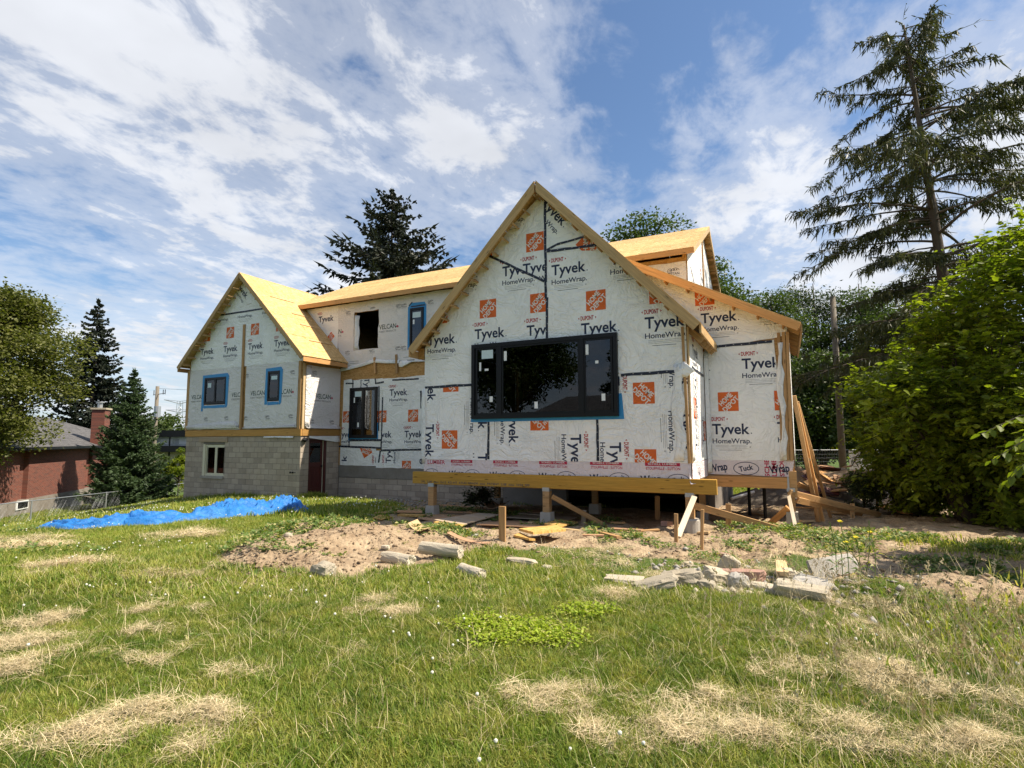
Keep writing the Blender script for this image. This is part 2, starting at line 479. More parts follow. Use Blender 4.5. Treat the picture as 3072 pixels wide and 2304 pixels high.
M = {}
M['lumber'] = wood('lumber', (0.50, 0.31, 0.145))
M['lumber_pale'] = wood('pale_lumber', (0.62, 0.46, 0.26))
M['lumber_white'] = wood('whitened_lumber', (0.66, 0.58, 0.45), 0.7, False)
M['rake'] = wood('rake_board', (0.50, 0.335, 0.16), 0.62)
M['rake_orange'] = wood('new_fascia', (0.60, 0.33, 0.13), 0.66)
M['band'] = wood('rim_board', (0.45, 0.25, 0.075), 0.68)
M['lvl'] = wood('laminated_beam', (0.56, 0.33, 0.06), 0.62)
M['osb'] = osb('roof_sheathing', (0.72, 0.49, 0.20))
M['osb_wall'] = osb('wall_sheathing', (0.50, 0.29, 0.10))
M['ply_yellow'] = osb('yellow_plywood', (0.66, 0.42, 0.13))
M['ply_brown'] = wood('brown_plywood', (0.46, 0.28, 0.165), 0.75, False, sc=0.7)
M['ply_grey'] = wood('grey_plywood', (0.42, 0.34, 0.25), 0.7, False, sc=0.7)
M['wrap'] = wrap('house_wrap', (0.89, 0.88, 0.85), 0.09)
M['wrap_velcan'] = wrap('grey_house_wrap', (0.74, 0.71, 0.69), 0.12, 1.0)
M['wrap_pink'] = wrap('skirt_wrap', (0.72, 0.64, 0.65), 0.15, 0.8)
def ink(name, col):
    m, n, b, o = new_mat(name); wrap_wrinkle(n, b, 1.0); b.inputs['Base Color'].default_value = (*col, 1); setb(b, 0.55, 0.3); return m
M['navy'] = ink('navy_ink', (0.022, 0.033, 0.075))
M['red'] = ink('red_ink', (0.42, 0.03, 0.035))
M['orange'] = ink('orange_ink', (0.72, 0.14, 0.025))
M['white_ink'] = ink('white_ink', (0.80, 0.76, 0.70))
M['green_ink'] = ink('green_ink', (0.035, 0.07, 0.05))
M['grey_ink'] = ink('grey_ink', (0.10, 0.09, 0.09))
M['light_ink'] = ink('pale_grey_ink', (0.34, 0.33, 0.33))
M['crimson'] = ink('crimson_ink', (0.46, 0.02, 0.06))
M['tape'] = plain('black_tape', (0.014, 0.018, 0.035), 0.4, 0.4)
M['blue_tape'] = plain('blue_flashing', (0.03, 0.24, 0.52), 0.45, 0.4)
M['black'] = plain('black_frame', (0.006, 0.006, 0.008), 0.4, 0.3, 0.2, 5)
M['cream'] = plain('cream_paint', (0.62, 0.58, 0.42), 0.6, 0.3, 0.12, 8, 0.2)
M['sticker'] = plain('paper_sticker', (0.78, 0.79, 0.78), 0.5)
M['sticker_blue'] = plain('pale_label', (0.55, 0.66, 0.68), 0.5)
M['door'] = plain('maroon_door', (0.085, 0.022, 0.018), 0.45, 0.4, 0.25, 6)
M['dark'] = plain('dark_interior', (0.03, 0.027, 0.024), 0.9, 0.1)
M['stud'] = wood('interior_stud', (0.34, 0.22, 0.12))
M['steel'] = plain('galvanised_steel', (0.42, 0.44, 0.46), 0.45, 0.5, 0.1, 30, 0, 0.7)
M['block'] = concrete('concrete_block', (0.41, 0.345, 0.275), 1.0, 0.35, 0.35)
M['mortar'] = concrete('mortar', (0.20, 0.18, 0.16), 1.5, 0.3)
M['parge'] = concrete('parging', (0.22, 0.20, 0.175), 0.8, 0.8, 0.7)
M['concrete'] = concrete('weathered_concrete', (0.44, 0.41, 0.36), 1.0, 0.8)
M['concrete_pale'] = concrete('pale_concrete', (0.48, 0.42, 0.32), 1.2, 0.9, 0.4)
M['brickred'] = concrete('old_red_brick', (0.36, 0.22, 0.17), 1.0, 0.6)
M['plastic'] = plain('white_plastic_sheet', (0.75, 0.75, 0.74), 0.4)
M['bark'] = concrete('bark', (0.085, 0.068, 0.052), 0.5, 1.0)
M['bark_grey'] = concrete('grey_bark', (0.14, 0.12, 0.10), 0.5, 1.0)
M['pole'] = wood('utility_pole_wood', (0.17, 0.15, 0.12), 0.7, False)

# tarp
m, n, b, o = new_mat('blue_tarp'); p = n.add('ShaderNodeNewGeometry').outputs['Position']
f = n.noise(p, 5, 4, 0.6, 0.8); c = n.mix(n.rng(f, 0.3, 0.7), (0.012, 0.115, 0.36), (0.03, 0.21, 0.58)); n.l.new(c, b.inputs['Base Color']); setb(b, 0.45, 0.35)
bump(n, b, n.noise(p, 11, 5, 0.65, 1.8), 0.9, 0.03); M['tarp'] = m

# window pane: thin sheet of glass, mostly clear, mirror-like at its surface
m, n, b, o = new_mat('window_pane'); n.n.remove(b)
fr = n.add('ShaderNodeFresnel', inp={'IOR': 1.5}); gl = n.add('ShaderNodeBsdfGlossy', inp={'Roughness': 0.012, 'Color': (0.9, 0.93, 1, 1)})
tp = n.add('ShaderNodeBsdfTransparent', inp={0: (0.45, 0.47, 0.47, 1)})
mx = n.add('ShaderNodeMixShader', inp={0: fr.outputs[0], 1: tp.outputs[0], 2: gl.outputs[0]}); n.l.new(mx.outputs[0], o.inputs[0]); M['glass'] = m

# brick of the neighbour: too far off to tell bricks apart
m, n, b, o = new_mat('neighbour_brick'); tcn = n.add('ShaderNodeTexCoord').outputs['Object']
bt = n.add('ShaderNodeTexBrick', inp={'Vector': n.map(tcn, rot=(R(90), 0, 0)), 'Color1': (0.20, 0.055, 0.035, 1), 'Color2': (0.11, 0.035, 0.028, 1), 'Mortar': (0.20, 0.15, 0.12, 1), 'Scale': 1.0, 'Mortar Size': 0.008, 'Brick Width': 0.24, 'Row Height': 0.072})
n.l.new(bt.outputs['Color'], b.inputs['Base Color']); setb(b, 0.85, 0.2); bump(n, b, bt.outputs['Fac'], -0.4, 0.01); M['nbrick'] = m
m, n, b, o = new_mat('neighbour_shingles'); tcn = n.add('ShaderNodeTexCoord').outputs['Object']
bt = n.add('ShaderNodeTexBrick', inp={'Vector': tcn, 'Color1': (0.14, 0.135, 0.135, 1), 'Color2': (0.09, 0.088, 0.09, 1), 'Mortar': (0.04, 0.04, 0.04, 1), 'Scale': 1.0, 'Mortar Size': 0.012, 'Brick Width': 0.32, 'Row Height': 0.14})
n.l.new(bt.outputs['Color'], b.inputs['Base Color']); setb(b, 0.9, 0.15); M['shingle'] = m

# ground: soil where the mask says so, thatch and dirt under the grass elsewhere
m, n, b, o = new_mat('ground_soil'); p = n.add('ShaderNodeNewGeometry').outputs['Position']
at = n.add('ShaderNodeAttribute', attribute_name='soil').outputs['Fac']
f = n.noise(p, 3.5, 7, 0.68); g = n.noise(p, 26, 5, 0.65); q = n.noise(p, 0.6, 3, 0.5)
soil = n.mix(n.rng(f, 0.3, 0.72), (0.21, 0.14, 0.085), (0.50, 0.385, 0.25))
soil = n.mix(n.rng(q, 0.45, 0.7, 0, 0.55), soil, (0.34, 0.27, 0.195))
soil = n.mix(n.rng(g, 0.58, 0.70, 0, 0.6), soil, (0.12, 0.08, 0.05))
lawn = n.mix(n.rng(f, 0.3, 0.7), (0.045, 0.075, 0.018), (0.10, 0.125, 0.035))
far = n.mix(n.rng(g, 0.3, 0.7), (0.055, 0.105, 0.018), (0.10, 0.155, 0.035))
lawn = n.mix(0.55, lawn, far)
st = n.math('ADD', at, n.math('MULTIPLY', n.math('SUBTRACT', g, 0.5), 0.7))
c = n.mix(n.rng(st, 0.35, 0.6), lawn, soil)
n.l.new(c, b.inputs['Base Color']); setb(b, 0.95, 0.1)
vo = n.add('ShaderNodeTexVoronoi', inp={'Vector': p, 'Scale': 14.0})
hh = n.math('ADD', n.math('ADD', f, n.math('MULTIPLY', g, 0.6)), n.math('MULTIPLY', n.rng(vo.outputs['Distance'], 0, 0.6, 0.5, 0), at))
bump(n, b, hh, 0.9, 0.05); M['ground'] = m

def grass_mat(name, lo, hi, tip, trans=0.4):
    m, n, b, o = new_mat(name); ge = n.add('ShaderNodeNewGeometry'); oi = n.add('ShaderNodeObjectInfo')
    a = n.noise(ge.outputs['Position'], 0.8, 6, 0.68); d = n.noise(ge.outputs['Position'], 3.5, 5, 0.65)
    c = n.mix(n.rng(a, 0.35, 0.68), lo, hi)
    c = n.mix(n.rng(n.math('ADD', n.math('MULTIPLY', oi.outputs['Random'], 0.35), n.math('MULTIPLY', d, 0.9)), 0.52, 0.85, 0, 0.9), c, tip)
    c = n.mix(n.rng(ge.outputs['Random Per Island'], 0.80, 0.97, 0, 0.75), c, (0.36, 0.30, 0.13))
    hv = n.add('ShaderNodeHueSaturation', inp={'Hue': n.rng(n.noise(ge.outputs['Position'], 40.0, 1, 0.5), 0.3, 0.7, 0.485, 0.512), 'Value': n.rng(ge.outputs['Random Per Island'], 0.0, 1.0, 0.62, 1.45), 'Color': c}); c = hv.outputs[0]
    n.l.new(c, b.inputs['Base Color']); setb(b, 0.5, 0.25)
    tr = n.add('ShaderNodeBsdfTranslucent'); n.l.new(n.mix(1.0, c, (1.25, 1.3, 0.5), 'MULTIPLY'), tr.inputs[0])
    mx = n.add('ShaderNodeMixShader', inp={0: trans, 1: b.outputs[0], 2: tr.outputs[0]}); n.l.new(mx.outputs[0], o.inputs[0]); return m
M['grass'] = grass_mat('grass_blades', (0.070, 0.142, 0.013), (0.19, 0.270, 0.030), (0.36, 0.35, 0.078))
M['weed'] = grass_mat('weed_leaves', (0.07, 0.13, 0.03), (0.13, 0.20, 0.045), (0.16, 0.22, 0.06), 0.35)
M['lime'] = grass_mat('lime_leaves', (0.20, 0.30, 0.02), (0.30, 0.38, 0.03), (0.33, 0.40, 0.05), 0.4)
m, n, b, o = new_mat('dry_straw'); ge = n.add('ShaderNodeNewGeometry')
c = n.mix(ge.outputs['Random Per Island'], (0.36, 0.27, 0.13), (0.80, 0.67, 0.42)); n.l.new(c, b.inputs['Base Color']); setb(b, 0.6, 0.3); M['straw'] = m
M['clover'] = plain('clover_petals', (0.58, 0.58, 0.48), 0.7)
# ------------------------------------------------------------------ lettering (flat print on the wraps)
_TX = {}


def text2d(s, bold=0.0):
    key = (s, bold)
    if key in _TX: return _TX[key]
    cu = bpy.data.curves.new('tmp_text', 'FONT'); cu.body = s; cu.size = 1.0; cu.resolution_u = 3; cu.offset = bold
    ob = bpy.data.objects.new('tmp_text', cu)
    me = bpy.data.meshes.new_from_object(ob)
    me.calc_loop_triangles()
    V = np.array([v.co[:2] for v in me.vertices]) if len(me.vertices) else np.zeros((0, 2))
    T = np.array([t.vertices[:] for t in me.loop_triangles], int)
    bpy.data.objects.remove(ob); bpy.data.curves.remove(cu); bpy.data.meshes.remove(me)
    mn, mx = V.min(0), V.max(0)
    _TX[key] = (V[T] - np.array([mn[0], 0]), mx[0] - mn[0], mx[1])
    return _TX[key]


CAPH = text2d('H')[2]


def tri_rect(x0, y0, x1, y1): return np.array([[(x0, y0), (x1, y0), (x1, y1)], [(x0, y0), (x1, y1), (x0, y1)]], float)


def fit_text(s, x, y, w_, h_, bold=0.0, shear=0.0):
    """triangles of a text fitted into width w_ and cap height h_, baseline-left at x, y"""
    T, tw, _ = text2d(s, bold); T = T.copy()
    T = T * np.array([w_ / tw, h_ / CAPH]); T[..., 0] += shear * T[..., 1]
    return T + np.array([x, y])


def ring(cx, cy, rx, ry, t, a0=0, a1=360, n=26):
    out = []
    for i in range(n):
        a = R(a0 + (a1 - a0) * i / n); c = R(a0 + (a1 - a0) * (i + 1) / n)
        p = [(cx + rx * math.cos(q), cy + ry * math.sin(q)) for q in (a, c)]; q_ = [(cx + (rx - t) * math.cos(q), cy + (ry - t) * math.sin(q)) for q in (a, c)]
        out += [(p[0], p[1], q_[1]), (p[0], q_[1], q_[0])]
    return np.array(out, float)


def rot2(T, deg):
    c, s = math.cos(R(deg)), math.sin(R(deg)); return T @ np.array([[c, s], [-s, c]])


def u_home_depot(s=0.44):
    tx = np.concatenate([fit_text('HOME', -0.175, 0.022, 0.35, 0.108, 0.028), fit_text('DEPOT', -0.215, -0.130, 0.43, 0.108, 0.028)])
    return [('orange', tri_rect(-s / 2, -s / 2, s / 2, s / 2), 0), ('white_ink', rot2(tx * s / 0.44, 45), 1)]


def u_tyvek(parts='DTHL'):
    o = []
    if 'T' in parts: o.append(('navy', fit_text('Tyvek', 0, 0, 0.80, 0.227, 0.022), 0)); o.append(('navy', ring(0.835, 0.012, 0.014, 0.014, 0.013, n=8), 0))
    if 'D' in parts:
        o.append(('red', fit_text('DUPONT', -0.005, 0.300, 0.295, 0.088, 0.035), 0))
        o.append(('red', np.array([[(-0.065, .344), (-0.035, .318), (-0.035, .370)], [(0.355, .344), (0.325, .370), (0.325, .318)]]), 0))
    if 'H' in parts: o.append(('navy', fit_text('HomeWrap.', 0, -0.212, 0.83, 0.106, 0.016), 0))
    if 'L' in parts:
        for k, (a, b) in enumerate(((0.06, 0.36), (0.06, 0.74), (0.06, 0.74))):
            o.append(('light_ink', tri_rect(a, -0.262 - k * 0.032, b, -0.255 - k * 0.032), 0))
        o.append(('light_ink', tri_rect(0.40, -0.262, 0.72, -0.255), 0)); o.append(('grey_ink', tri_rect(0.14, -0.372, 0.62, -0.362), 0))
        o.append(('grey_ink', ring(0.80, -0.30, 0.016, 0.016, 0.006, n=10), 0))
    return o


def u_velcan():
    o = [('green_ink', fit_text('VELCAN', 0, 0, 0.80, 0.175, 0.014), 0), ('grey_ink', fit_text('FOREST PRODUCTS', 0.0, -0.125, 0.80, 0.062, 0.004), 0)]
    lf = []
    for k in range(7):
        a = R(90 + (k - 3) * 42); r_ = 0.062 if k % 2 else 0.05
        lf.append([(0.86, 0.045), (0.86 + r_ * math.cos(a - .3), 0.045 + r_ * math.sin(a - .3)), (0.86 + r_ * math.cos(a + .3), 0.045 + r_ * math.sin(a + .3))])
    lf.append([(0.85, 0.0), (0.87, 0.0), (0.86, 0.11)])
    o.append(('crimson', np.array(lf), 0)); return o


def u_titan():
    o = [('grey_ink', fit_text('TITAN', 0.03, -0.10, 0.24, 0.055, 0.02), 0), ('grey_ink', ring(0.05, 0.0, 0.055, 0.06, 0.012), 0), ('grey_ink', ring(0.05, 0.0, 0.025, 0.03, 0.010, n=12), 0)]
    o.append(('grey_ink', ring(0.17, 0.0, 0.10, 0.065, 0.014, 0, 180, 14), 0))
    o.append(('grey_ink', np.array([[(0.11, 0.0), (0.19, 0.0), (0.15, 0.05)], [(0.19, 0.0), (0.24, 0.0), (0.20, 0.045)]]), 0))
    o.append(('grey_ink', tri_rect(0.0, -0.135, 0.27, -0.130), 0)); return o


def u_dupont_oval():
    return [('red', ring(0.1, 0.03, 0.13, 0.055, 0.012), 0), ('red', fit_text('DUPONT', 0.0, 0.0, 0.20, 0.06, 0.02), 0)]


def u_stouffville():
    return [('crimson', tri_rect(-0.02, 0.06, 0.80, 0.16), 0), ('white_ink', fit_text('SCHELL LUMBER', 0.05, 0.085, 0.68, 0.045, 0.01), 1),
            ('crimson', fit_text('STOUFFVILLE - SUTTON', 0, -0.03, 0.80, 0.062, 0.02), 0)]


def u_tuck():
    T = rot2(fit_text('Tuck', -0.15, -0.045, 0.30, 0.11, 0.03), 12)
    return [('navy', ring(0, 0, 0.27, 0.15, 0.016), 0), ('navy', T, 0)]


def u_txt(s, w_, h_, mat, bold=0.02): return [(mat, fit_text(s, 0, 0, w_, h_, bold), 0)]


def clip_tris(T, poly):
    """clip triangles by a convex counter-clockwise polygon; returns polygons"""
    poly = np.asarray(poly, float); out = []
    if sum(poly[i][0] * poly[(i + 1) % len(poly)][1] - poly[(i + 1) % len(poly)][0] * poly[i][1] for i in range(len(poly))) < 0: poly = poly[::-1]
    for t in T:
        a = (t[1] - t[0]); b_ = (t[2] - t[0])
        P_ = [tuple(q) for q in (t if a[0] * b_[1] - a[1] * b_[0] > 0 else t[::-1])]
        for i in range(len(poly)):
            A = poly[i]; B = poly[(i + 1) % len(poly)]; e = B - A
            Q = []
            for k in range(len(P_)):
                p, q = P_[k], P_[(k + 1) % len(P_)]
                dp = e[0] * (p[1] - A[1]) - e[1] * (p[0] - A[0]); dq = e[0] * (q[1] - A[1]) - e[1] * (q[0] - A[0])
                if dp >= 0: Q.append(p)
                if (dp >= 0) != (dq >= 0):
                    s = dp / (dp - dq); Q.append((p[0] + s * (q[0] - p[0]), p[1] + s * (q[1] - p[1])))
            P_ = Q
            if len(P_) < 3: break
        if len(P_) >= 3: out.append(P_)
    return out


class Plane:
    """a wall plane; 2D coordinates are (x, z) on a plane y = c facing the camera, (y, z) on a plane x = c facing right"""
    def __init__(s, ax, c): s.ax = ax; s.c = c
    def p3(s, u, v, off=0.0): return (u, s.c - off, v) if s.ax == 'y' else (s.c + off, u, v)
    def uv(s, u_, v_):
        p = px(u_, v_, **{s.ax: s.c}); return (p[0], p[2]) if s.ax == 'y' else (p[1], p[2])


def wobble(poly, k, seed=0):
    """slightly uneven outline, as cut cloth has"""
    rr = random.Random(seed); out = []
    for i in range(len(poly)):
        a = np.array(poly[i]); b = np.array(poly[(i + 1) % len(poly)]); L = np.hypot(*(b - a)); n = max(1, int(L / 0.25)); nr = np.array([-(b - a)[1], (b - a)[0]]) / (L + 1e-9)
        for j in range(n):
            q = a + (b - a) * j / n
            if j: q = q + nr * rr.uniform(-k, k)
            out.append(tuple(q))
    return out


def flat_piece(name, pl_, poly, off, th, mat, parent=None, holes=(), **t):
    """a flat sheet with a real thickness lying 'off' proud of a wall plane"""
    loops = [[Vector((u_, v_, 0)) for u_, v_ in poly]] + [[Vector((u_, v_, 0)) for u_, v_ in h] for h in holes]
    tris = tessellate_polygon(loops); flat = [q for lp in loops for q in lp]
    n = len(flat); V = [pl_.p3(q.x, q.y, off + th) for q in flat] + [pl_.p3(q.x, q.y, off) for q in flat]; F = []
    for t_ in tris:
        a, b, c = (flat[i] for i in t_); ar = (b.x - a.x) * (c.y - a.y) - (b.y - a.y) * (c.x - a.x)
        f = tuple(t_) if ar > 0 else tuple(reversed(t_)); F.append(f); F.append(tuple(n + i for i in reversed(f)))
    k = 0
    for lp in loops:
        m = len(lp); ar = sum(lp[i].x * lp[(i + 1) % m].y - lp[(i + 1) % m].x * lp[i].y for i in range(m))
        ccw = (ar > 0) == (k == 0)
        for i in range(m):
            j = (i + 1) % m; f = (k + i, n + k + i, n + k + j, k + j); F.append(f if ccw else tuple(reversed(f)))
        k += m
    return mk(name, V, F, mat, parent, **t)


def print_on(pl_, prints, clip, off, parent, name='printed_lettering'):
    """prints: list of (unit, (u,v), rotation, scale); clipped to the sheet they are printed on"""
    V = []; F = []; FM = []; mats = []
    for unit, (pu, pv), deg, sc in prints:
        for mat, T, layer in unit:
            if mat not in mats: mats.append(mat)
            Q = rot2(T * sc, deg) + np.array([pu, pv])
            for P_ in clip_tris(Q, clip):
                n = len(V); V += [pl_.p3(a, b, off + 0.0006 + layer * 0.0012) for a, b in P_]; F.append(tuple(range(n, n + len(P_)))); FM.append(mats.index(mat))
    if not F: return None
    return mk(name, V, F, [M[a] for a in mats], parent, fmat=FM, kind='stuff')


def around(poly, void):
    """the convex print area, cut into four pieces round an opening"""
    if not void: return [poly]
    a, b, c, d = void; B = 60; out = []
    for r_ in ([(-B, -B), (a, -B), (a, B), (-B, B)], [(c, -B), (B, -B), (B, B), (c, B)], [(a, -B), (c, -B), (c, b), (a, b)], [(a, d), (c, d), (c, B), (a, B)]):
        q = list(poly); ar = sum(q[i][0] * q[(i + 1) % len(q)][1] - q[(i + 1) % len(q)][0] * q[i][1] for i in range(len(q)))
        if ar < 0: q = q[::-1]
        res = q
        for i in range(4):                                  # clip the sheet outline by the rectangle
            A = r_[i]; E = r_[(i + 1) % 4]; nq = []
            for k in range(len(res)):
                p, s = res[k], res[(k + 1) % len(res)]
                dp = (E[0] - A[0]) * (p[1] - A[1]) - (E[1] - A[1]) * (p[0] - A[0]); ds = (E[0] - A[0]) * (s[1] - A[1]) - (E[1] - A[1]) * (s[0] - A[0])
                if dp >= 0: nq.append(p)
                if (dp >= 0) != (ds >= 0): f = dp / (dp - ds); nq.append((p[0] + f * (s[0] - p[0]), p[1] + f * (s[1] - p[1])))
            res = nq
            if len(res) < 3: break
        if len(res) >= 3: out.append(res)
    return out


def sheet(pl_, poly, mat, prints=(), off=0.016, clip=None, void=None, holes=(), parent=None, name='house_wrap', seed=0, wob=0.012, **t):
    o = flat_piece(name, pl_, wobble(poly, wob, seed), off, 0.003, M[mat], parent, holes, **t)
    if prints:
        for cp in around(clip or poly, void): print_on(pl_, prints, cp, off + 0.0035, o)
    return o


def tape(pl_, a, b, w_, parent, off=0.024, mat='tape', dots=True, name='seam_tape'):
    a = np.array(a); b = np.array(b); L = np.hypot(*(b - a)); d = (b - a) / L; nr = np.array([-d[1], d[0]])
    rr = random.Random(int(L * 1000)); N = max(2, int(L / 0.2)); V = []; F = []; FM = []
    for i in range(N + 1):
        c = a + d * L * i / N + nr * rr.uniform(-.006, .006); ww = w_ / 2 * rr.uniform(.88, 1.1)
        V += [pl_.p3(*(c - nr * ww), off), pl_.p3(*(c + nr * ww), off)]
    for i in range(N): F.append((2 * i, 2 * i + 2, 2 * i + 3, 2 * i + 1)); FM.append(0)
    if dots:
        for i in range(int(L / 0.17)):
            c = a + d * (0.09 + i * 0.17) + nr * (0.014 if i % 2 else -0.014); n = len(V)
            V += [pl_.p3(c[0] + q * .014, c[1] + r_ * .010, off + .002) for q, r_ in ((-1, -1), (1, -1), (1, 1), (-1, 1))]; F.append((n, n + 1, n + 2, n + 3)); FM.append(1)
    return mk(name, V, F, [M[mat], M['light_ink']], parent, fmat=FM)


def window(pl_, u0, u1, v0, v1, parent, panes, mat='black', fw=0.06, proud=0.06, label=None, muntins=(), stickers=(), deep=0.05, name='window'):
    """panes: list of (u0,u1) fractions; frame stands proud of the wall, panes sit recessed"""
    def fbox(mb, a0, b0, a1, b1, o0, o1):
        P0 = pl_.p3(a0, b0, o0); P1 = pl_.p3(a1, b1, o1); mb.box(*P0, *P1)
    f = MB(); W = u1 - u0
    fbox(f, u0, v0, u1, v0 + fw, -deep, proud); fbox(f, u0, v1 - fw, u1, v1, -deep, proud)
    fbox(f, u0, v0 + fw, u0 + fw, v1 - fw, -deep, proud); fbox(f, u1 - fw, v0 + fw, u1, v1 - fw, -deep, proud)
    for k in range(len(panes) - 1):
        c = u0 + W * (panes[k][1] + panes[k + 1][0]) / 2; fbox(f, c - fw * .55, v0 + fw, c + fw * .55, v1 - fw, -deep, proud - .004)
    o = f.build(name, M[mat], parent, label=label)
    for k, (a, b) in enumerate(panes):
        A = u0 + W * a; B = u0 + W * b; s = MB(); sw = fw * .55
        fbox(s, A, v0 + fw, B, v0 + fw + sw, -deep + .01, proud - .022); fbox(s, A, v1 - fw - sw, B, v1 - fw, -deep + .01, proud - .022)
        fbox(s, A, v0 + fw + sw, A + sw, v1 - fw - sw, -deep + .01, proud - .022); fbox(s, B - sw, v0 + fw + sw, B, v1 - fw - sw, -deep + .01, proud - .022)
        s.build('sash', M[mat], o)
        g = MB(); fbox(g, A + sw, v0 + fw + sw, B - sw, v1 - fw - sw, proud - .034, proud - .029); g.build('pane', M['glass'], o)
    for (ua, va, ub, vb) in muntins:
        g = MB(); fbox(g, ua, va, ub, vb, proud - .046, proud - .038); g.build('muntin', M[mat], o)
    for (uc, vc, w_, h_, mt) in stickers:
        g = MB(); fbox(g, uc - w_ / 2, vc - h_ / 2, uc + w_ / 2, vc + h_ / 2, proud - .028, proud - .026); g.build('sticker', M[mt], o)
    return o
# ------------------------------------------------------------------ ground
def axis_coords(lo, a, b, hi, fine_):
    mid = np.arange(a, b + 1e-6, fine_)
    k = np.geomspace(fine_ * 2, 60, 34); out = np.cumsum(k); out = out[out < (hi - b)]
    left_ = np.cumsum(k); left_ = left_[left_ < (a - lo)]
    return np.concatenate([(a - left_)[::-1], mid, b + out])


gx = axis_coords(-700, -26, 9.5, 700, 0.11); gy = axis_coords(-300, 0.5, 21, 900, 0.11)
XX, YY = np.meshgrid(gx, gy); ZZ = H(XX, YY); nx, ny = len(gx), len(gy)
ii = np.arange(nx * ny).reshape(ny, nx)
FQ = np.stack([ii[:-1, :-1], ii[:-1, 1:], ii[1:, 1:], ii[1:, :-1]], -1).reshape(-1, 4)
ground = mk('ground', np.stack([XX.ravel(), YY.ravel(), ZZ.ravel()], 1), FQ, M['ground'], smooth=True, center=False, kind='structure')
at = ground.data.attributes.new('soil', 'FLOAT', 'POINT'); at.data.foreach_set('value', soil_mask(XX, YY).astype(np.float32).ravel())

# ------------------------------------------------------------------ the house under construction
YF, YL, YM, YR = 11.35, 14.5, 16.4, 13.69
XL, XW = -15.49, -21.85
HOUSE = empty('house', (-9, 15, -0.6), 'large unfinished house wrapped in printed white sheeting, with bare wooden roofs', 'house')
PF, PL_, PM, PR = Plane('y', YF), Plane('y', YL), Plane('y', YM), Plane('y', YR)
PS = Plane('x', XL); PFS = Plane('x', -1.69); PD = Plane('x', -2.37)


def wall(pl_, poly, mat='osb_wall', th=0.12, holes=(), name='wall'):
    return flat_piece(name, pl_, poly, -th, th, M[mat], HOUSE, holes)


def rect(u0, v0, u1, v1): return [(u0, v0), (u1, v0), (u1, v1), (u0, v1)]


# ---- front gable block
FX0, FX1, FPK, FPZ = -7.98, -1.69, -4.79, 7.22
def f_roof(x): return FPZ - 1.045 * abs(x - FPK)
W_F = (-6.588, 2.05, -3.085, 3.80)
gable = [(FX0, .86), (FX1, .86), (FX1, f_roof(FX1) - .02), (FPK, FPZ - .02), (FX0, f_roof(FX0) - .02)]
wall(PF, gable, holes=[rect(*W_F)])
box('floor_deck', (FX0, YF + .02, .50), (FX1, YM - .13, .86), M['lumber'], HOUSE)
flat_piece('wall', Plane('x', FX0 + .12), rect(YF + .13, .86, YM - .13, 3.85), -.12, .12, M['osb_wall'], HOUSE)
wall(PFS, rect(YF + .01, .86, YM, 3.9))
# band of wrap, upper sheets
Z1 = PF.uv(1500, 1100)[1]                         # height of the horizontal seam
zs = 2.86
tpx = PF.uv(1637, 700)[0]
def F_(u, v): return PF.uv(u, v)
q5 = lambda u, v: F_(1220 + u / 3.318, 520 + v / 3.318)
qA = lambda u, v: F_(1240 + u / 3.318, 1000 + v / 3.318)
qB = lambda u, v: F_(1800 + u / 3.3175, 1000 + v / 3.3175)
q6 = lambda u, v: F_(1700 + u / 3.318, 520 + v / 3.318)
win_hole = [rect(*W_F)]
T_, HD = u_tyvek(), u_home_depot()
seamL = [q5(790, 805), q5(1375, 1078)]
seamR1 = [q5(1400, 780), q5(1985, 705)]; seamR2 = [q5(1400, 765), q5(1500, 712), q5(1870, 605)]
xt = tpx
zj = seamL[1][1]
# lower full-width sheets (under the seam at zs)
xa, xb = F_(1466, 1330)[0], F_(1794, 1330)[0]
P90 = -90
low_prints = [(HD, qA(377, 493), P90, 1), (HD, qA(365, 1057), P90, 1), (HD, qA(1258, 868), P90, 1), (HD, qB(437, 595), P90, 1), (HD, qB(455, 1262), P90, 1),
              (T_, qA(150, 355), P90, 1), (T_, qA(130, 905), P90, 1), (u_tyvek('TH'), F_(1436, 1185), P90, 1), (u_tyvek('TH'), (F_(1436, 1185)[0], F_(1436, 1185)[1] - 1.36), P90, 1),
              (u_tyvek('THL'), qA(955, 745), P90, 1), (T_, qA(1570, 1005), P90, 1), (T_, qA(1960, 1085), P90, 1), (T_, (qA(1960, 1085)[0], qA(1960, 1085)[1] + 1.37), P90, 1),
              (T_, qB(790, 130), P90, 1), (T_, qB(790, 770), P90, 1), (u_tyvek('HL'), qA(640, 92), P90, 1), (u_tyvek('HL'), qA(650, 645), P90, 1)]
def rot_fix(lst): return lst
def sub(prints, x0, x1, z0, z1):
    return rect(x0, z0, x1, z1)
zb = 1.10
sheet(PF, rect(FX0 + .005, zb, xa, zs), 'wrap', low_prints, clip=rect(FX0, zb, xa - .01, zs), holes=[rect(W_F[0], W_F[1], xa + 1, zs + 1)] if False else [], parent=HOUSE, seed=1) if False else None
# the lower wrap is built in pieces around the window opening
pieces = [rect(FX0 + .005, zb, W_F[0], zs), rect(W_F[0], zb, xa, W_F[1]), rect(xa, zb, xb, W_F[1]), rect(xb, zb, W_F[2], W_F[1]), rect(W_F[2], zb, FX1 - .01, zs + .03)]
sel = [[0, 1, 5, 6, 15, 16], [2, 5, 7, 8, 6], [9, 10, 2, 8], [11, 12], [3, 4, 11, 12, 13, 14]]
for k, pc in enumerate(pieces):
    pr = [low_prints[i] for i in range(len(low_prints)) if i in sel[k]] if True else low_prints
    sheet(PF, pc, 'wrap', pr, off=.016, parent=HOUSE, seed=10 + k, wob=.002)
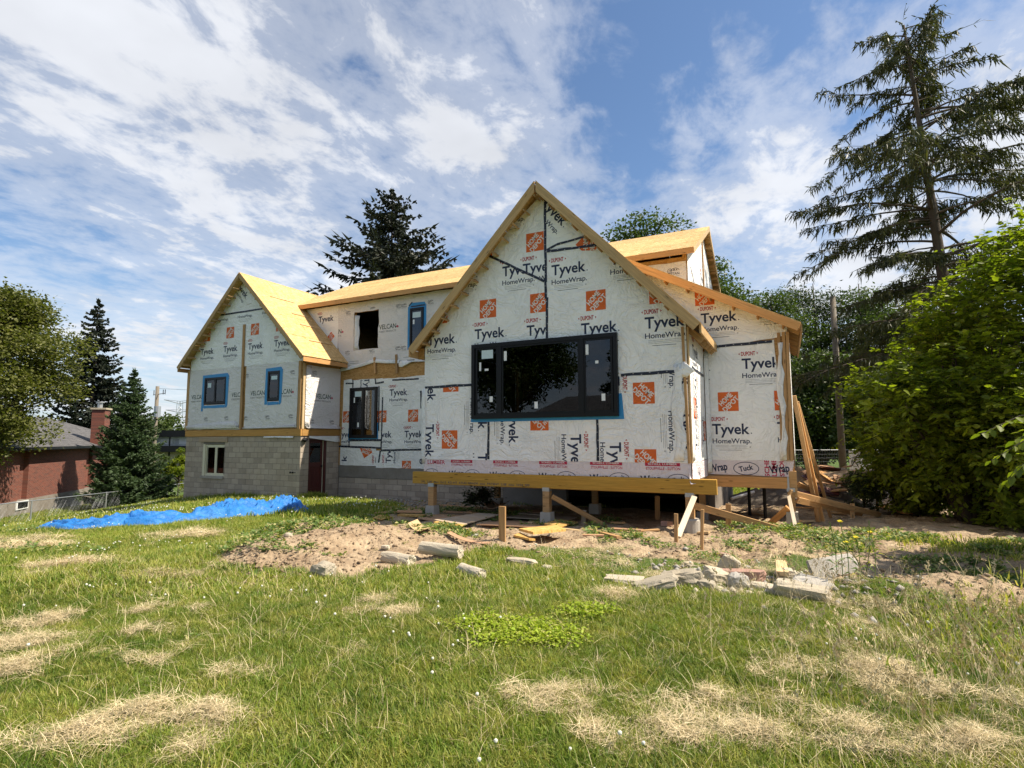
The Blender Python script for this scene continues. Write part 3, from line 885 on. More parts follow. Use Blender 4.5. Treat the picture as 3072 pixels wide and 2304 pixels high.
# upper sheets: left of the vertical tape, right of it
eL = f_roof(FX0) - .04
A0 = F_(1466, 700)
up_prints_L = [(T_, q5(955, 1030), 0, 1), (T_, q5(410, 1080), 0, 1), (T_, F_(1425, 1018), 0, 1), (T_, F_(1581, 1008), 0, 1), (T_, F_(1284, 1036), 0, 1),
               (HD, q5(812, 1348), 0, 1), (HD, q5(1320, 1290), 0, 1), (HD, q5(335, 1410), 0, 1)]
up_prints_T = [(T_, q5(1160, 1005), 0, 1), (T_, q5(865, 445), 0, 1), (HD, q5(1280, 685), 0, 1), (HD, q5(775, 790), 0, 1)]
up_prints_R = [(T_, q5(1445, 1020), 0, 1), (T_, q6(435, 915), 0, 1), (T_, F_(1744, 1003), 0, 1), (T_, q6(780, 1548), 0, 1), (HD, q5(1885, 1265), 0, 1), (HD, q6(930, 1190), 0, 1)]
up_prints_RT = [(u_tyvek('TH'), q5(1330, 320), -48, 1), (u_home_depot(), (F_(1768, 731)[0], F_(1768, 731)[1]), 42, 1), (u_tyvek('D'), q5(1715, 655), -28, 1), (u_tyvek('D'), q5(1310, 205), -48, 1)]
lw = xt
Lpoly = [(FX0 + .005, zs), (lw, zs), (lw, seamL[1][1]), seamL[0], (FX0 + .005, eL)]
sL = sheet(PF, Lpoly, 'wrap', up_prints_L, off=.014, clip=[(FX0, zs), (lw, zs), (lw, seamL[1][1]), seamL[0], (FX0, eL)], holes=[], parent=HOUSE, seed=21, wob=.002) if False else None
def poly_cut(x0, x1):  # the strips above, beside the window head
    return None
# left upper sheet cut round the window: above the head and beside it
for k, pc in enumerate(([(FX0 + .005, zs), (W_F[0], zs), (W_F[0], W_F[3]), (lw, W_F[3]), (lw, seamL[1][1]), seamL[0], (FX0 + .005, eL)],)):
    o = sheet(PF, pc, 'wrap', [], off=.014, parent=HOUSE, seed=21, wob=.002)
    print_on(PF, up_prints_L, [(FX0, zs), (W_F[0], zs), (W_F[0], eL + 1.6), (FX0, eL)], .0175, o)
    print_on(PF, up_prints_L, [(W_F[0] + .0005, W_F[3]), (lw, W_F[3]), (lw, seamL[1][1]), seamL[0], (W_F[0] + .0005, f_roof(W_F[0]) - .05)], .0175, o)
sheet(PF, [seamL[0], seamL[1], (lw, FPZ - .1), (FPK, FPZ - .05)], 'wrap', up_prints_T, off=.0175, clip=[seamL[0], seamL[1], (lw, f_roof(lw) - .04), (FPK, FPZ - .05)], parent=HOUSE, seed=22, wob=.002)
rA = seamR1[0]; rB = (seamR1[1][0], f_roof(seamR1[1][0]) - .04)
sheet(PF, [(lw, W_F[3]), (W_F[2], W_F[3]), (W_F[2], zs + .03), (FX1 - .01, zs + .03), (FX1 - .01, f_roof(FX1) - .04), rB, (lw, rA[1])], 'wrap', [], off=.015, parent=HOUSE, seed=23, wob=.002)
print_on(PF, up_prints_R, [(lw + .01, W_F[3]), (W_F[2], W_F[3]), (W_F[2], 9), (rB[0], rB[1]), (lw + .01, rA[1])] and [(lw + .01, W_F[3]), (W_F[2], W_F[3]), (W_F[2], f_roof(W_F[2]) - .04), rB, (lw + .01, rA[1])], .0185, HOUSE, 'printed_lettering')
print_on(PF, up_prints_R, [(W_F[2] + .0005, zs + .05), (FX1 - .01, zs + .05), (FX1 - .01, f_roof(FX1) - .04), (W_F[2] + .0005, f_roof(W_F[2]) - .04)], .0185, HOUSE, 'printed_lettering')
sheet(PF, [(lw, rA[1]), rB, (lw, f_roof(lw) - .05)], 'wrap', up_prints_RT, off=.0185, parent=HOUSE, seed=24, wob=.002)
# seams
tape(PF, (xt, f_roof(xt) - .05), (xt, q5(1400, 1085)[1]), .062, HOUSE); tape(PF, (xt - .01, q5(1380, 1085)[1]), (xt, q5(1400, 1250)[1]), .06, HOUSE, off=.026)
tape(PF, (xt + .03, q5(1400, 1250)[1] + .03), (xt + .015, W_F[3] + .02), .06, HOUSE)
tape(PF, seamL[0], seamL[1], .055, HOUSE, off=.0275); tape(PF, *seamR1, .06, HOUSE, off=.0275); tape(PF, seamR2[0], seamR2[1], .05, HOUSE, off=.03); tape(PF, seamR2[1], seamR2[2], .055, HOUSE, off=.0285)
tape(PF, (FX0 + .02, zs - .005), (W_F[0] - .05, zs + .005), .06, HOUSE); tape(PF, (W_F[2] + .05, zs + .04), (FX1 - .22, zs + .055), .065, HOUSE)
tape(PF, (xa, zb + .02), (xa + .01, W_F[1] - .04), .06, HOUSE); tape(PF, (xb, zb + .02), (xb, W_F[1] - .04), .06, HOUSE)
# window
wf = window(PF, *[W_F[i] for i in (0, 2, 1, 3)], HOUSE, [(0.03, .20), (.225, .765), (.79, .97)], proud=.11, fw=.085, deep=.08,
            label='wide black three-part front window',
            muntins=[(-6.21, 2.16, -6.195, 3.69), (-3.47, 2.16, -3.455, 3.69)],
            stickers=[(-6.17, 3.55, .30, .20, 'sticker_blue'), (-6.36, 3.27, .05, .20, 'sticker'), (-6.19, 3.19, .10, .05, 'sticker'), (-6.07, 2.50, .08, .13, 'sticker'),
                      (-5.70, 3.48, .07, .22, 'sticker'), (-4.94, 2.33, .08, .15, 'sticker'), (-3.745, 3.48, .07, .22, 'sticker'), (-3.53, 3.2, .07, .06, 'sticker'), (-3.40, 2.45, .08, .15, 'sticker')])
flat_piece('flashing_tape', PF, [(W_F[0] - .05, 1.98), (W_F[2] + .10, 1.985), (W_F[2] + .06, 2.52), (W_F[2], 2.52), (W_F[2], 2.06), (W_F[0], 2.06), (W_F[0], 2.38), (W_F[0] - .05, 2.38)], .021, .004, M['blue_tape'], HOUSE)
# right-hand corner: bare studs between two torn edges of wrap
box('corner_post', (FX1 - .20, YF - .0135, 1.12), (FX1 - .012, YF + .02, 3.86), M['lumber'], HOUSE) if False else None
board('corner_stud', (FX1 - .03, YF - .03, 1.1), (FX1 - .075, YF - .03, 3.80), .05, .03, M['lumber'], HOUSE, up=(0, 1, 0))
board('corner_stud', (FX1 + .02, YF + .03, 1.1), (FX1 + .02, YF + .03, 3.80), .03, .06, M['lumber_pale'], HOUSE, up=(0, 1, 0))
def flap(name, pts, mat='wrap', fold=.05, parent=HOUSE, seed=0):
    """a loose strip of cloth: list of (left point, right point) stations, gathered into folds"""
    rr = np.random.default_rng(seed); n = len(pts); m = 9; V = []
    for i, (a, b) in enumerate(pts):
        a = np.array(a, float); b = np.array(b, float)
        for j in range(m):
            t_ = j / (m - 1); p = a + (b - a) * t_; out_ = fold * (math.sin(t_ * 9 + i * 1.3) * .5 + rr.uniform(-.3, .3)) * math.sin(math.pi * min(1, t_ * 1.0))
            V.append(p + np.array([out_ * .3, -abs(out_), 0]))
    F = [(i * m + j, i * m + j + 1, (i + 1) * m + j + 1, (i + 1) * m + j) for i in range(n - 1) for j in range(m - 1)]
    o = mk(name, V, F, M[mat], parent, smooth=True)
    sm = o.modifiers.new('thick', 'SOLIDIFY'); sm.thickness = .004
    return o
zl = np.linspace(3.05, 1.14, 12)
flap('torn_wrap_edge', [((FX1 - .30 + .05 * math.sin(z * 5), YF - .03, z), (FX1 - .09 + .04 * math.sin(z * 9), YF - .035, z)) for z in zl], seed=3)
flap('torn_wrap_edge', [((FX1 + .035, YF + .02, z), (FX1 + .035, YF + .28 + .05 * math.sin(z * 6), z)) for z in zl], seed=4, fold=.03)
flap('torn_wrap_corner', [((FX1 - .10, YF - .045, 3.08), (FX1 - .06, YF - .05, 3.10)), ((FX1 - .12, YF - .05, 3.0), (FX1 + .08, YF - .06, 2.97)), ((FX1 - .12, YF - .05, 2.88), (FX1 + .14, YF - .06, 2.90)), ((FX1 - .10, YF - .045, 2.80), (FX1 - .03, YF - .05, 2.78))], seed=5, fold=.012)
# left edge gathered sheet
flap('torn_wrap_edge', [((FX0 - .09 + .02 * math.sin(z * 7), YF + .02, z), (FX0 + .05 + .015 * math.sin(z * 4), YF - .03, z)) for z in np.linspace(2.84, 1.0, 10)], seed=6, fold=.03)
# skirt wrap over the beam
zsk = .77
sk_pr = [(u_stouffville(), (F_(1355, 1392)[0], .985), 0, .72), (u_stouffville(), (F_(1482, 1393)[0], .985), 0, .76), (u_stouffville(), (F_(1620, 1396)[0], .985), 0, .80), (u_stouffville(), (F_(1773, 1399)[0], .985), 0, .84),
         (u_stouffville(), (F_(1938, 1402)[0], .985), 0, .84), (u_txt('LUMBER', .5, .09, 'crimson'), (F_(1284, 1385)[0], .99), 0, 1)]
for uu in (1296, 1418, 1553, 1700, 1858, 2035):
    sk_pr.append((u_tuck(), (F_(uu, 1420)[0], .77), 0, .80 if uu > 1600 else .74))
for uu in (1348, 1470, 1617, 1770, 1922):
    sk_pr.append((u_txt('Wrap', .42, .13, 'navy', .03), (F_(uu, 1425)[0], .70), 4, 1))
sheet(PF, [(FX0 + .01, zsk + .045), (-5.5, zsk + .01), (-3.5, zsk - .015), (FX1 - .0, zsk - .02), (FX1 - .0, zb + .006), (FX0 + .01, zb + .006)], 'wrap_pink', sk_pr, off=.010, parent=HOUSE, seed=31, name='skirt_wrap')
sheet(PFS, [(YF - .02, zsk - .02), (YR - .02, zsk - .05), (YR - .02, zb), (YF - .02, zb)], 'wrap_pink', [(u_tuck(), (YF + .9, .86), 0, .8)], off=.02, parent=HOUSE, seed=32, name='skirt_wrap')
flap('skirt_wrap_corner', [((FX1 - .05, YF - .025, 1.09), (FX1 + .03, YF + .3, 1.09)), ((FX1 - .04, YF - .04, .9), (FX1 + .06, YF + .28, .9)), ((FX1 - .02, YF - .08, .73), (FX1 + .16, YF + .15, .74)), ((FX1 - .0, YF - .12, .70), (FX1 + .2, YF + .05, .73))], mat='wrap_pink', seed=8)
# short side wall of the block
sheet(PFS, rect(YF + .12, zb, YR - .1, 3.0), 'wrap', [(T_, (YF + .75, 1.35), 90, 1), (T_, (YF + .75, 2.9), -90, 1), (HD, (YF + .62, 2.2), 90, 1), (HD, (YR - .28, 1.75), -90, 1), (T_, (YR - .5, 1.45), 90, .8)], off=.02, parent=HOUSE, seed=33)
sheet(PFS, rect(YF + .05, 3.0, YR - .1, 3.72), 'wrap', [(u_tyvek('DTH'), (YF + .5, 3.3), 0, 1)], off=.022, parent=HOUSE, seed=34)
tape(PFS, (YF + .1, 3.02), (YR - .2, 3.02), .06, HOUSE, off=.03)
flap('corner_wrap', [((FX1 + .04, YR - .16, z), (FX1 + .12, YR - .03, z)) for z in np.linspace(3.6, .8, 12)], seed=9, fold=.03)
# beam and piers under it
bx0, bx1 = -8.26, -1.23
beam = board('beam', (bx0, YF - .005, .657), (bx1, YF - .005, .657), .13, .286, M['lvl'], HOUSE)
print_on(Plane('y', YF - .072), [(u_txt('LVL  2.0E  ooo  2x12  KD-HT  STUD GRADE  ooo  PATENT  2.0E  ooo  1234  SPF', 2.9, .045, 'grey_ink', .02), (bx0 + .25, .545), 0, 1)], rect(bx0, .4, bx1, .9), .001, beam)
def pier(u0, v0, u1, v1, y, ztop, w_=.14, pw=.28, round_=False, mat='lumber'):
    cx = (px(u0, v0, y=y)[0] + px(u1, v1, y=y)[0]) / 2
    zg = hz_(cx, y); zp = px(u0, v1, y=y)[2]
    st = box('post', (cx - w_ / 2, y - w_ / 2, zp), (cx + w_ / 2, y + w_ / 2, ztop - .06), M[mat], HOUSE)
    box('post_cap', (cx - w_ / 2 - .006, y - w_ / 2 - .006, ztop - .062), (cx + w_ / 2 + .006, y + w_ / 2 + .006, ztop + .02), M['steel'], HOUSE) if ztop > .45 else None
    if round_:
        mb = MB(); mb.tube([(cx, y, zg - .2), (cx, y, zp - .03), (cx, y, zp)], [pw / 2, pw / 2, pw / 2 - .03], 20); mb.build('concrete_pier', M['concrete'], HOUSE, smooth=False)
    else:
        mb = MB(); a = pw / 2; mb.add([(cx - a, y - a, zg - .2), (cx + a, y - a, zg - .2), (cx + a, y + a, zg - .2), (cx - a, y + a, zg - .2), (cx - a * .86, y - a * .86, zp), (cx + a * .86, y - a * .86, zp), (cx + a * .86, y + a * .86, zp), (cx - a * .86, y + a * .86, zp)], BOXF)
        mb.build('concrete_pier', M['concrete'], HOUSE)
    return cx
pier(1287, 1450, 1308, 1515, YF, .514, .15, .27)
pier(1630, 1470, 1653, 1535, YF, .514, .15, .27)
pier(2057, 1490, 2085, 1554, YF, .514, .15, .36, True)
pier(2363, 1500, 2388, 1534, YR, .48, .15, .27)
for cx in (-7.5, -4.6, -1.9):
    y = 14.3; zg = hz_(cx, y); box('post', (cx - .07, y - .07, zg + .25), (cx + .07, y + .07, .52), M['lumber'], HOUSE); box('concrete_pier', (cx - .13, y - .13, zg - .2), (cx + .13, y + .13, zg + .25), M['concrete'], HOUSE)
box('girder', (-8, 14.25, .36), (-1.7, 14.39, .50), M['lvl'], HOUSE) if False else None
for cx, y in ((-.55, 15.1), (-.95, 16.0)):
    mb = MB(); zg = hz_(cx, y); mb.tube([(cx, y, zg - .1), (cx, y, .5)], .04, 8); mb.build('jack_post', M['black'], HOUSE)
# floor joists seen from below
for k in range(15):
    x = FX0 + .3 + k * .41; box('floor_joist', (x, YF + .08, .515), (x + .038, YM - .14, .60), M['stud'], HOUSE) if False else None

# ---- right wing
RX0, RX1 = -1.69, .13
def r_roof(x): return 4.00 - .527 * (x - .396)
wall(PR, [(RX0 - .05, .86), (RX1, .86), (RX1, r_roof(RX1) - .08), (-3.6, r_roof(-3.6) - .08), (-3.6, 5.2), (RX0 - .05, 3.6)])
flat_piece('wall', Plane('x', RX1), rect(YR + .005, .86, 17.9, 3.95), -.12, .12, M['osb_wall'], HOUSE)
box('floor_deck', (RX0 + .02, YR + .02, .50), (RX1 - .13, 17.9, .86), M['lumber'], HOUSE)
flat_piece('wall', Plane('y', 18.02), rect(-2.2, .5, RX1 - .13, 4.4), -.0, .1, M['osb_wall'], HOUSE)
Rr = lambda u, v: PR.uv(1980 + u / 2.765, 900 + v / 2.765)
zt = Rr(385, 395)[1]
sheet(PR, [(RX0 + .05, zb - .01), Rr(1040, 1335), Rr(985, 700), Rr(945, 330), (Rr(385, 395)[0], zt), (RX0 + .05, zt)], 'wrap',
      [(T_, Rr(435, 1112), 0, 1), (T_, Rr(680, 572), 0, 1), (T_, (Rr(435, 1112)[0] - .84, Rr(470, 585)[1]), 0, 1), (T_, (Rr(975, 1100)[0], Rr(975, 1100)[1]), 0, 1), (HD, Rr(566, 843), 0, 1), (HD, Rr(1040, 832), 0, 1)], off=.014,
      clip=[(RX0 + .05, zb - .01), Rr(1035, 1333), Rr(940, 330), (RX0 + .05, zt)], parent=HOUSE, seed=41)
top = [(RX0 - .05, zt - .02), Rr(935, 320), Rr(1050, 290), Rr(1055, 205), (-3.6, r_roof(-3.6) - .1), (-3.5, 5.25)]
sheet(PR, top, 'wrap', [(T_, Rr(385 - 45, 195), 0, 1), (T_, Rr(800, 80), 0, 1), (HD, Rr(370, -30), 0, 1), (T_, Rr(-20, 215), 0, .9)], off=.017, clip=[(RX0 - .05, zt), Rr(1050, 290), Rr(1055, 205), (-3.6, r_roof(-3.6) - .1), (-3.5, 5.3)], parent=HOUSE, seed=42)
tape(PR, Rr(385, 395), Rr(930, 345), .062, HOUSE, off=.026)
for k, (a, b) in enumerate((((972, 310), (1018, 1330)), ((1012, 305), (1060, 1332)), ((1045, 303), (1092, 1333)))):
    p0 = Rr(*b); p1 = Rr(*a); board('corner_stud', (p0[0], YR - .022 - .006 * k, p0[1]), (p1[0] + .03, YR - .022 - .006 * k, p1[1] + .1), .065, .03, M['lumber'], HOUSE, up=(0, 1, 0))
flap('torn_wrap_edge', [((RX1 - .24 + .04 * math.sin(z * 4), YR - .03, z), (RX1 - .13 + .03 * math.sin(z * 9), YR - .045, z)) for z in np.linspace(3.7, 1.1, 12)], seed=12, fold=.05)
flap('side_wrap', [((RX1 + .012, YR - .02, z), (RX1 + .03, YR + .6, z)) for z in np.linspace(3.75, 1.1, 10)], seed=13, fold=.02)
sheet(Plane('x', RX1), rect(YR + .5, .9, 17.8, 3.7), 'wrap', [(T_, (YR + 1, 2.4), 0, 1), (HD, (YR + 2.6, 1.9), 0, 1), (T_, (YR + 2.4, 3.1), 0, 1)], off=.012, parent=HOUSE, seed=43)
sheet(PR, [(RX0 + .02, .76), (RX1 - .06, .74), (RX1 + .0, zb), (RX0 + .02, zb)], 'wrap_pink', [(u_txt('Wrap', .40, .16, 'navy', .03), (Rr(415, 1450)[0], .80), 10, 1), (u_tuck(), (Rr(715, 1408)[0], .90), 0, 1),
      (u_txt('Wrap', .40, .16, 'navy', .03), (Rr(915, 1460)[0], .80), 8, 1), (u_txt('SCHELL', .62, .10, 'crimson', .03), (Rr(908, 1450)[0], .72), 90, .9), (u_txt('LUMBER', .62, .10, 'crimson', .03), (Rr(968, 1450)[0], .74), 90, .9),
      (u_txt('STOUFF', .62, .09, 'crimson', .03), (Rr(1030, 1430)[0], .74), 90, .9)], off=.012, parent=HOUSE, seed=44, name='skirt_wrap')
rb = board('beam', (RX0 + .0, YR - .02, .60), (RX1 - .10, YR - .02, .60), .10, .24, M['rake_orange'], HOUSE)
box('post', (RX1 - .12, YR - .06, .30), (RX1 + .03, YR + .09, .86), M['lumber'], HOUSE)
box('joist_hanger', (RX1 - .16, YR - .08, .50), (RX1 - .122, YR - .055, .74), M['steel'], HOUSE)

# ---- mid wing (upper storey and ground floor)
MX0, MX1 = -18.35, -2.37
EZ, EY, RY, RZ = 6.985, 16.05, 20.29, 9.06
O1 = (-14.86, 5.0, -13.66, 6.50); O2 = (-12.16, 4.96, -11.64, 6.33); O3 = (-14.92, 1.66, -13.66, 3.51)
flat_piece('foundation_wall', PM, [(XL, -.9), (-6.2, -.9), (-6.2, .44), (XL, .44)], -.21, .2, M['mortar'], HOUSE)
flat_piece('foundation_wall', Plane('x', -2.0), rect(16.3, -1.5, 23.89, .44), -.2, .2, M['mortar'], HOUSE)  # side wall added to block light so the crawl space stays dark
flat_piece('foundation_wall', Plane('y', 23.9), rect(XL, -1.5, -2.21, .44), 0, .2, M['mortar'], HOUSE)  # back wall, likewise added to close off the crawl space from light
wall(PM, [(XL - 2.9, .62), (MX1, .62), (MX1, 6.86), (XL - 2.9, 6.86)], 'osb_wall', .12, holes=[rect(*O1), rect(*O2), rect(*O3)])
flat_piece('wall', Plane('x', MX0 + .3), [(YM + .01, 4.0), (24.0, 4.0), (24.0, 7.1), (RY, RZ - .08), (YM + .01, 7.1)], -.12, .12, M['osb_wall'], HOUSE)
flat_piece('wall', Plane('y', 24.2), rect(MX0 + .3, .46, MX1 - .13, 7.08), -.0, .12, M['osb_wall'], HOUSE)
flat_piece('gable_wall', PD, [(YM + .005, -.9), (24.2, -.9), (24.2, 6.9), (RY, RZ - .1), (YM + .005, 6.9 + .1)], -.12, .12, M['osb_wall'], HOUSE)
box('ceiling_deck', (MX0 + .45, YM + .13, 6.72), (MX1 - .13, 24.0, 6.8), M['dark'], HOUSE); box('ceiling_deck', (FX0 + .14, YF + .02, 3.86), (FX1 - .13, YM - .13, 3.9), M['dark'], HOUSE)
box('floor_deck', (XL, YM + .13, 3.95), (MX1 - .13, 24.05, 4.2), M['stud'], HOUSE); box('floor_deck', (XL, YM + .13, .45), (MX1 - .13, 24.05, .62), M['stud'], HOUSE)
Mm = lambda u, v: PM.uv(960 + u / 4.1475, 1100 + v / 4.1475)
M3 = lambda u, v: PM.uv(900 + u / 4.148, 800 + v / 4.148)
# upper sheets
Tv = u_velcan(); Tt = u_titan()
lu = [(M3(105, 530)[0], 6.86), (M3(480, 490)[0], 6.86), (M3(482, 700)[0], M3(482, 700)[1]), M3(478, 1000), M3(560, 1240), M3(420, 960), M3(330, 830), M3(240, 700)]
sheet(PM, [(MX0 + .9, 6.87), (M3(485, 480)[0], 6.87), (M3(485, 480)[0], M3(485, 1050)[1]), (M3(590, 1210)[0], M3(590, 1210)[1]), (XL - .35, 4.35)], 'wrap',
      [(u_tyvek('T'), M3(235, 695), 0, 1), (u_dupont_oval(), M3(230, 600), 0, 1), (HD, M3(390, 870), 45, .62)], off=.014, clip=[(MX0 + .9, 6.87), (M3(485, 480)[0], 6.87), (M3(485, 480)[0], M3(485, 1050)[1]), (XL - .45, 4.5)], parent=HOUSE, seed=51)
uv_poly = [M3(540, 1250)[0:2], M3(740, 1215), M3(930, 1165), M3(1240, 1160), M3(1250, 1250), M3(1330, 1230), M3(1400, 1180), M3(1560, 1185), (-7.9, M3(1560, 1185)[1]), (-7.9, 6.88), (M3(478, 480)[0], 6.88), M3(478, 1000)]
sheet(PM, uv_poly, 'wrap_velcan',
      [(Tv, (M3(988, 785)[0], M3(988, 785)[1]), 0, 1), (Tv, (M3(988, 785)[0] - 1.14, M3(988, 800)[1]), 0, 1), (Tv, (M3(485, 835)[0] - .66, M3(485, 835)[1]), 0, 1),
       (Tt, M3(575, 575), 0, .9), (Tt, M3(880, 525), 0, .9), (Tt, M3(1200, 490), 0, .9), (Tt, M3(1265, 485), 0, .9), (Tt, M3(1595, 440), 0, .9), (Tt, M3(565, 1070), 0, .9), (Tt, M3(870, 1045), 0, .9), (Tt, M3(1190, 1015), 0, .9), (Tt, M3(1260, 1010), 0, .9),
       ([('light_ink', tri_rect(0, 0, .5, .02), 0), ('light_ink', tri_rect(.05, -.07, .5, -.05), 0)], M3(610, 1190), 0, 1), ([('light_ink', tri_rect(0, 0, .6, .02), 0), ('grey_ink', tri_rect(.18, -.12, .5, -.09), 0)], M3(1290, 1135), 0, 1)],
      off=.0175, clip=[M3(480, 1245), (-7.9, 4.15), (-7.9, 6.88), (M3(478, 480)[0], 6.88)], holes=[wobble(rect(*O1), .03, 5), rect(O2[0] + .03, O2[1] + .03, O2[2] - .03, O2[3] - .03)], void=(O1[0] - .03, O1[1] - .03, O1[2] + .03, O1[3] + .03), parent=HOUSE, seed=52)
flap('rolled_wrap_edge', [((M3(u, v)[0], YM - .03, M3(u, v)[1]), (M3(u, v)[0] + .02, YM - .06, M3(u, v + 45)[1])) for u, v in ((500, 1265), (620, 1240), (760, 1205), (930, 1150), (1060, 1160), (1245, 1160))], seed=15, fold=.05)
flap('hanging_wrap_tip', [((M3(u, 1170)[0], YM - .03, M3(u, 1170)[1]), (M3(u, 1170)[0], YM - .08, M3(u, v)[1])) for u, v in ((1248, 1250), (1290, 1252), (1330, 1228), (1400, 1190), (1555, 1185))], seed=16, fold=.05)
# torn inner curtain of the empty opening
flap('torn_wrap_edge', [((O1[0] + .01, YM - .005, z), (O1[0] + .16 + .03 * math.sin(z * 8), YM + .10, z)) for z in np.linspace(6.38, 5.02, 8)], seed=17, fold=.03)
w2 = window(PM, O2[0] - .03, O2[2] + .05, O2[1] - .03, O2[3] + .03, HOUSE, [(.1, .9)], proud=.06, fw=.07, label='narrow upstairs window with blue flashing',
            muntins=[(-11.90, 5.0, -11.885, 6.3), (-12.1, 5.75, -11.7, 5.765)], stickers=[(-11.90, 6.10, .36, .2, 'sticker_blue'), (-12.03, 5.85, .07, .17, 'sticker')])
bt = [(O2[0] - .14, O2[1] - .12), (O2[0] - .03, O2[1] - .12), (O2[0] - .03, O2[3] + .03), (O2[2] + .05, O2[3] + .03), (O2[2] + .05, O2[1] - .1), (O2[2] + .16, O2[1] - .1), (O2[2] + .16, O2[3] + .10), (O2[2] + .08, O2[3] + .22), (O2[0] + .02, O2[3] + .24), (O2[0] - .14, O2[3] + .08)]
flat_piece('flashing_tape', PM, bt, .0225, .004, M['blue_tape'], HOUSE)
tape(PM, (O2[0] - .1, O2[3] + .14), (O2[0] + .06, O2[3] + .26), .05, HOUSE, off=.03, dots=False); tape(PM, (O2[0], O2[3] + .10), (O2[2] + .1, O2[3] + .10), .05, HOUSE, off=.03, dots=False)
# exposed sheathing band with two cleats
for u, v0, v1 in ((945, 1130, 1330), (1215, 1095, 1330)):
    a = M3(u, v1); b_ = M3(u - 8, v0); board('cleat', (a[0], YM - .05, a[1]), (b_[0], YM - .05, b_[1]), .09, .04, M['lumber'], HOUSE, up=(0, 1, 0))
# ground floor sheets
zl0, zl1 = .60, 3.83
mw = rect(*O3)
midp = [(XL + .10, Mm(285, 170)[1]), Mm(285, 170)]
Lx = Mm(775, 600)[0]; lowz = Mm(400, 1000)[1]
gp = [(T_, Mm(870, 362), 0, 1), (T_, Mm(1055, 878), 0, 1), (T_, (Mm(1055, 878)[0] - 1.38, Mm(1055, 878)[1]), 0, 1), (HD, Mm(1163, 610), 0, 1), (HD, (Mm(1163, 610)[0] - 1.42, Mm(1163, 610)[1]), 0, 1), (T_, (Mm(870, 362)[0] - 1.36, Mm(870, 362)[1]), 0, 1)]
pr2 = [(HD, Mm(345, 625), 0, 1), (T_, (Mm(225, 880)[0], Mm(225, 880)[1]), 0, 1), (u_tyvek('TH'), Mm(560, 140), -90, 1)]
pr3 = [(HD, Mm(577, 1040), 120, 1), (u_txt('k', .2, .24, 'navy', .02), Mm(335, 1175), 90, 1), (u_tyvek('D'), Mm(1000, 1200), 90, 1), (T_, Mm(755, 1200), 90, 1)]
pr4 = [(T_, Mm(885, 1200), 90, 1), (HD, Mm(1080, 1240), 0, .9), (u_txt('e', .2, .24, 'navy', .02), Mm(1290, 1215), 90, 1)]
x0 = XL + .12
sheet(PM, [(x0, lowz), (O3[0], lowz), (O3[0], Mm(285, 160)[1]), (x0 + .06, Mm(285, 170)[1]), ], 'wrap', [pr2[0], pr2[1]], off=.014, parent=HOUSE, seed=61)
sheet(PM, rect(O3[0], O3[3], Lx, Mm(600, 155)[1]), 'wrap', [pr2[2]], off=.015, parent=HOUSE, seed=62)
sheet(PM, rect(O3[0], lowz, Lx, O3[1]), 'wrap', [], off=.015, parent=HOUSE, seed=63)
sheet(PM, rect(O3[2], O3[1], Lx, O3[3]), 'wrap', [gp[5], gp[4]], off=.015, parent=HOUSE, seed=64)
sheet(PM, [(Lx, Mm(780, 1045)[1]), (-7.9, Mm(1250, 1035)[1]), (-7.9, 4.0), (Mm(1130, 125)[0], Mm(1130, 125)[1]), (Lx, Mm(800, 150)[1])], 'wrap', gp, off=.017, parent=HOUSE, seed=65)
sheet(PM, [(XL + .09, .61), (Mm(700, 1195)[0], .60), (Mm(700, 1195)[0], lowz), (XL + .09, lowz)], 'wrap', pr3, off=.018, parent=HOUSE, seed=66)
sheet(PM, [(Mm(700, 1195)[0], .545), (-7.9, .52), (-7.9, Mm(1250, 1035)[1]), (Mm(700, 1195)[0], Mm(780, 1045)[1])], 'wrap', pr4, off=.020, parent=HOUSE, seed=67)
for a, b_, w_ in (((240, 992), (760, 1010), .07), ((765, 1042), (1265, 1030), .07), ((370, 560), (368, 985), .05), ((785, 380), (765, 1040), .06), ((740, 240), (735, 800), .05), ((415, 165), (415, 262), .05), ((325, 208), (425, 212), .05),
                  ((692, 150), (700, 215), .06), ((690, 210), (800, 190), .06), ((905, 168), (1235, 152), .06), ((380, 915), (765, 915), .08), ((755, 1045), (735, 1195), .07), ((1260, 300), (1265, 520), .07), ((385, 400), (380, 560), .05)):
    tape(PM, Mm(*a), Mm(*b_), w_, HOUSE, off=.0265)
w3 = window(PM, O3[0] - .03, O3[2] + .03, O3[1] - .03, O3[3] + .03, HOUSE, [(.06, .475), (.525, .94)], proud=.08, fw=.08, label='black two-part ground-floor window',
            muntins=[], stickers=[(-14.55, 3.3, .32, .2, 'sticker_blue'), (-14.73, 3.07, .06, .2, 'sticker'), (-14.52, 2.13, .08, .17, 'sticker'), (-14.13, 3.33, .06, .2, 'sticker')])
flat_piece('flashing_tape', PM, [(O3[0] - .10, 1.54), (O3[2] + .08, 1.54), (O3[2] + .08, 2.2), (O3[2] + .03, 2.2), (O3[2] + .03, 1.63), (O3[0] - .03, 1.63), (O3[0] - .03, 2.0), (O3[0] - .10, 2.0)], .022, .003, M['blue_tape'], HOUSE)
# foundation of the mid wing: parged top course
flat_piece('parging', PM, wobble([(XL + .02, .18), (-8.9, .10), (MX1, .1), (MX1, .6), (XL + .02, .6)], .03, 3), .0, .02, M['parge'], HOUSE)
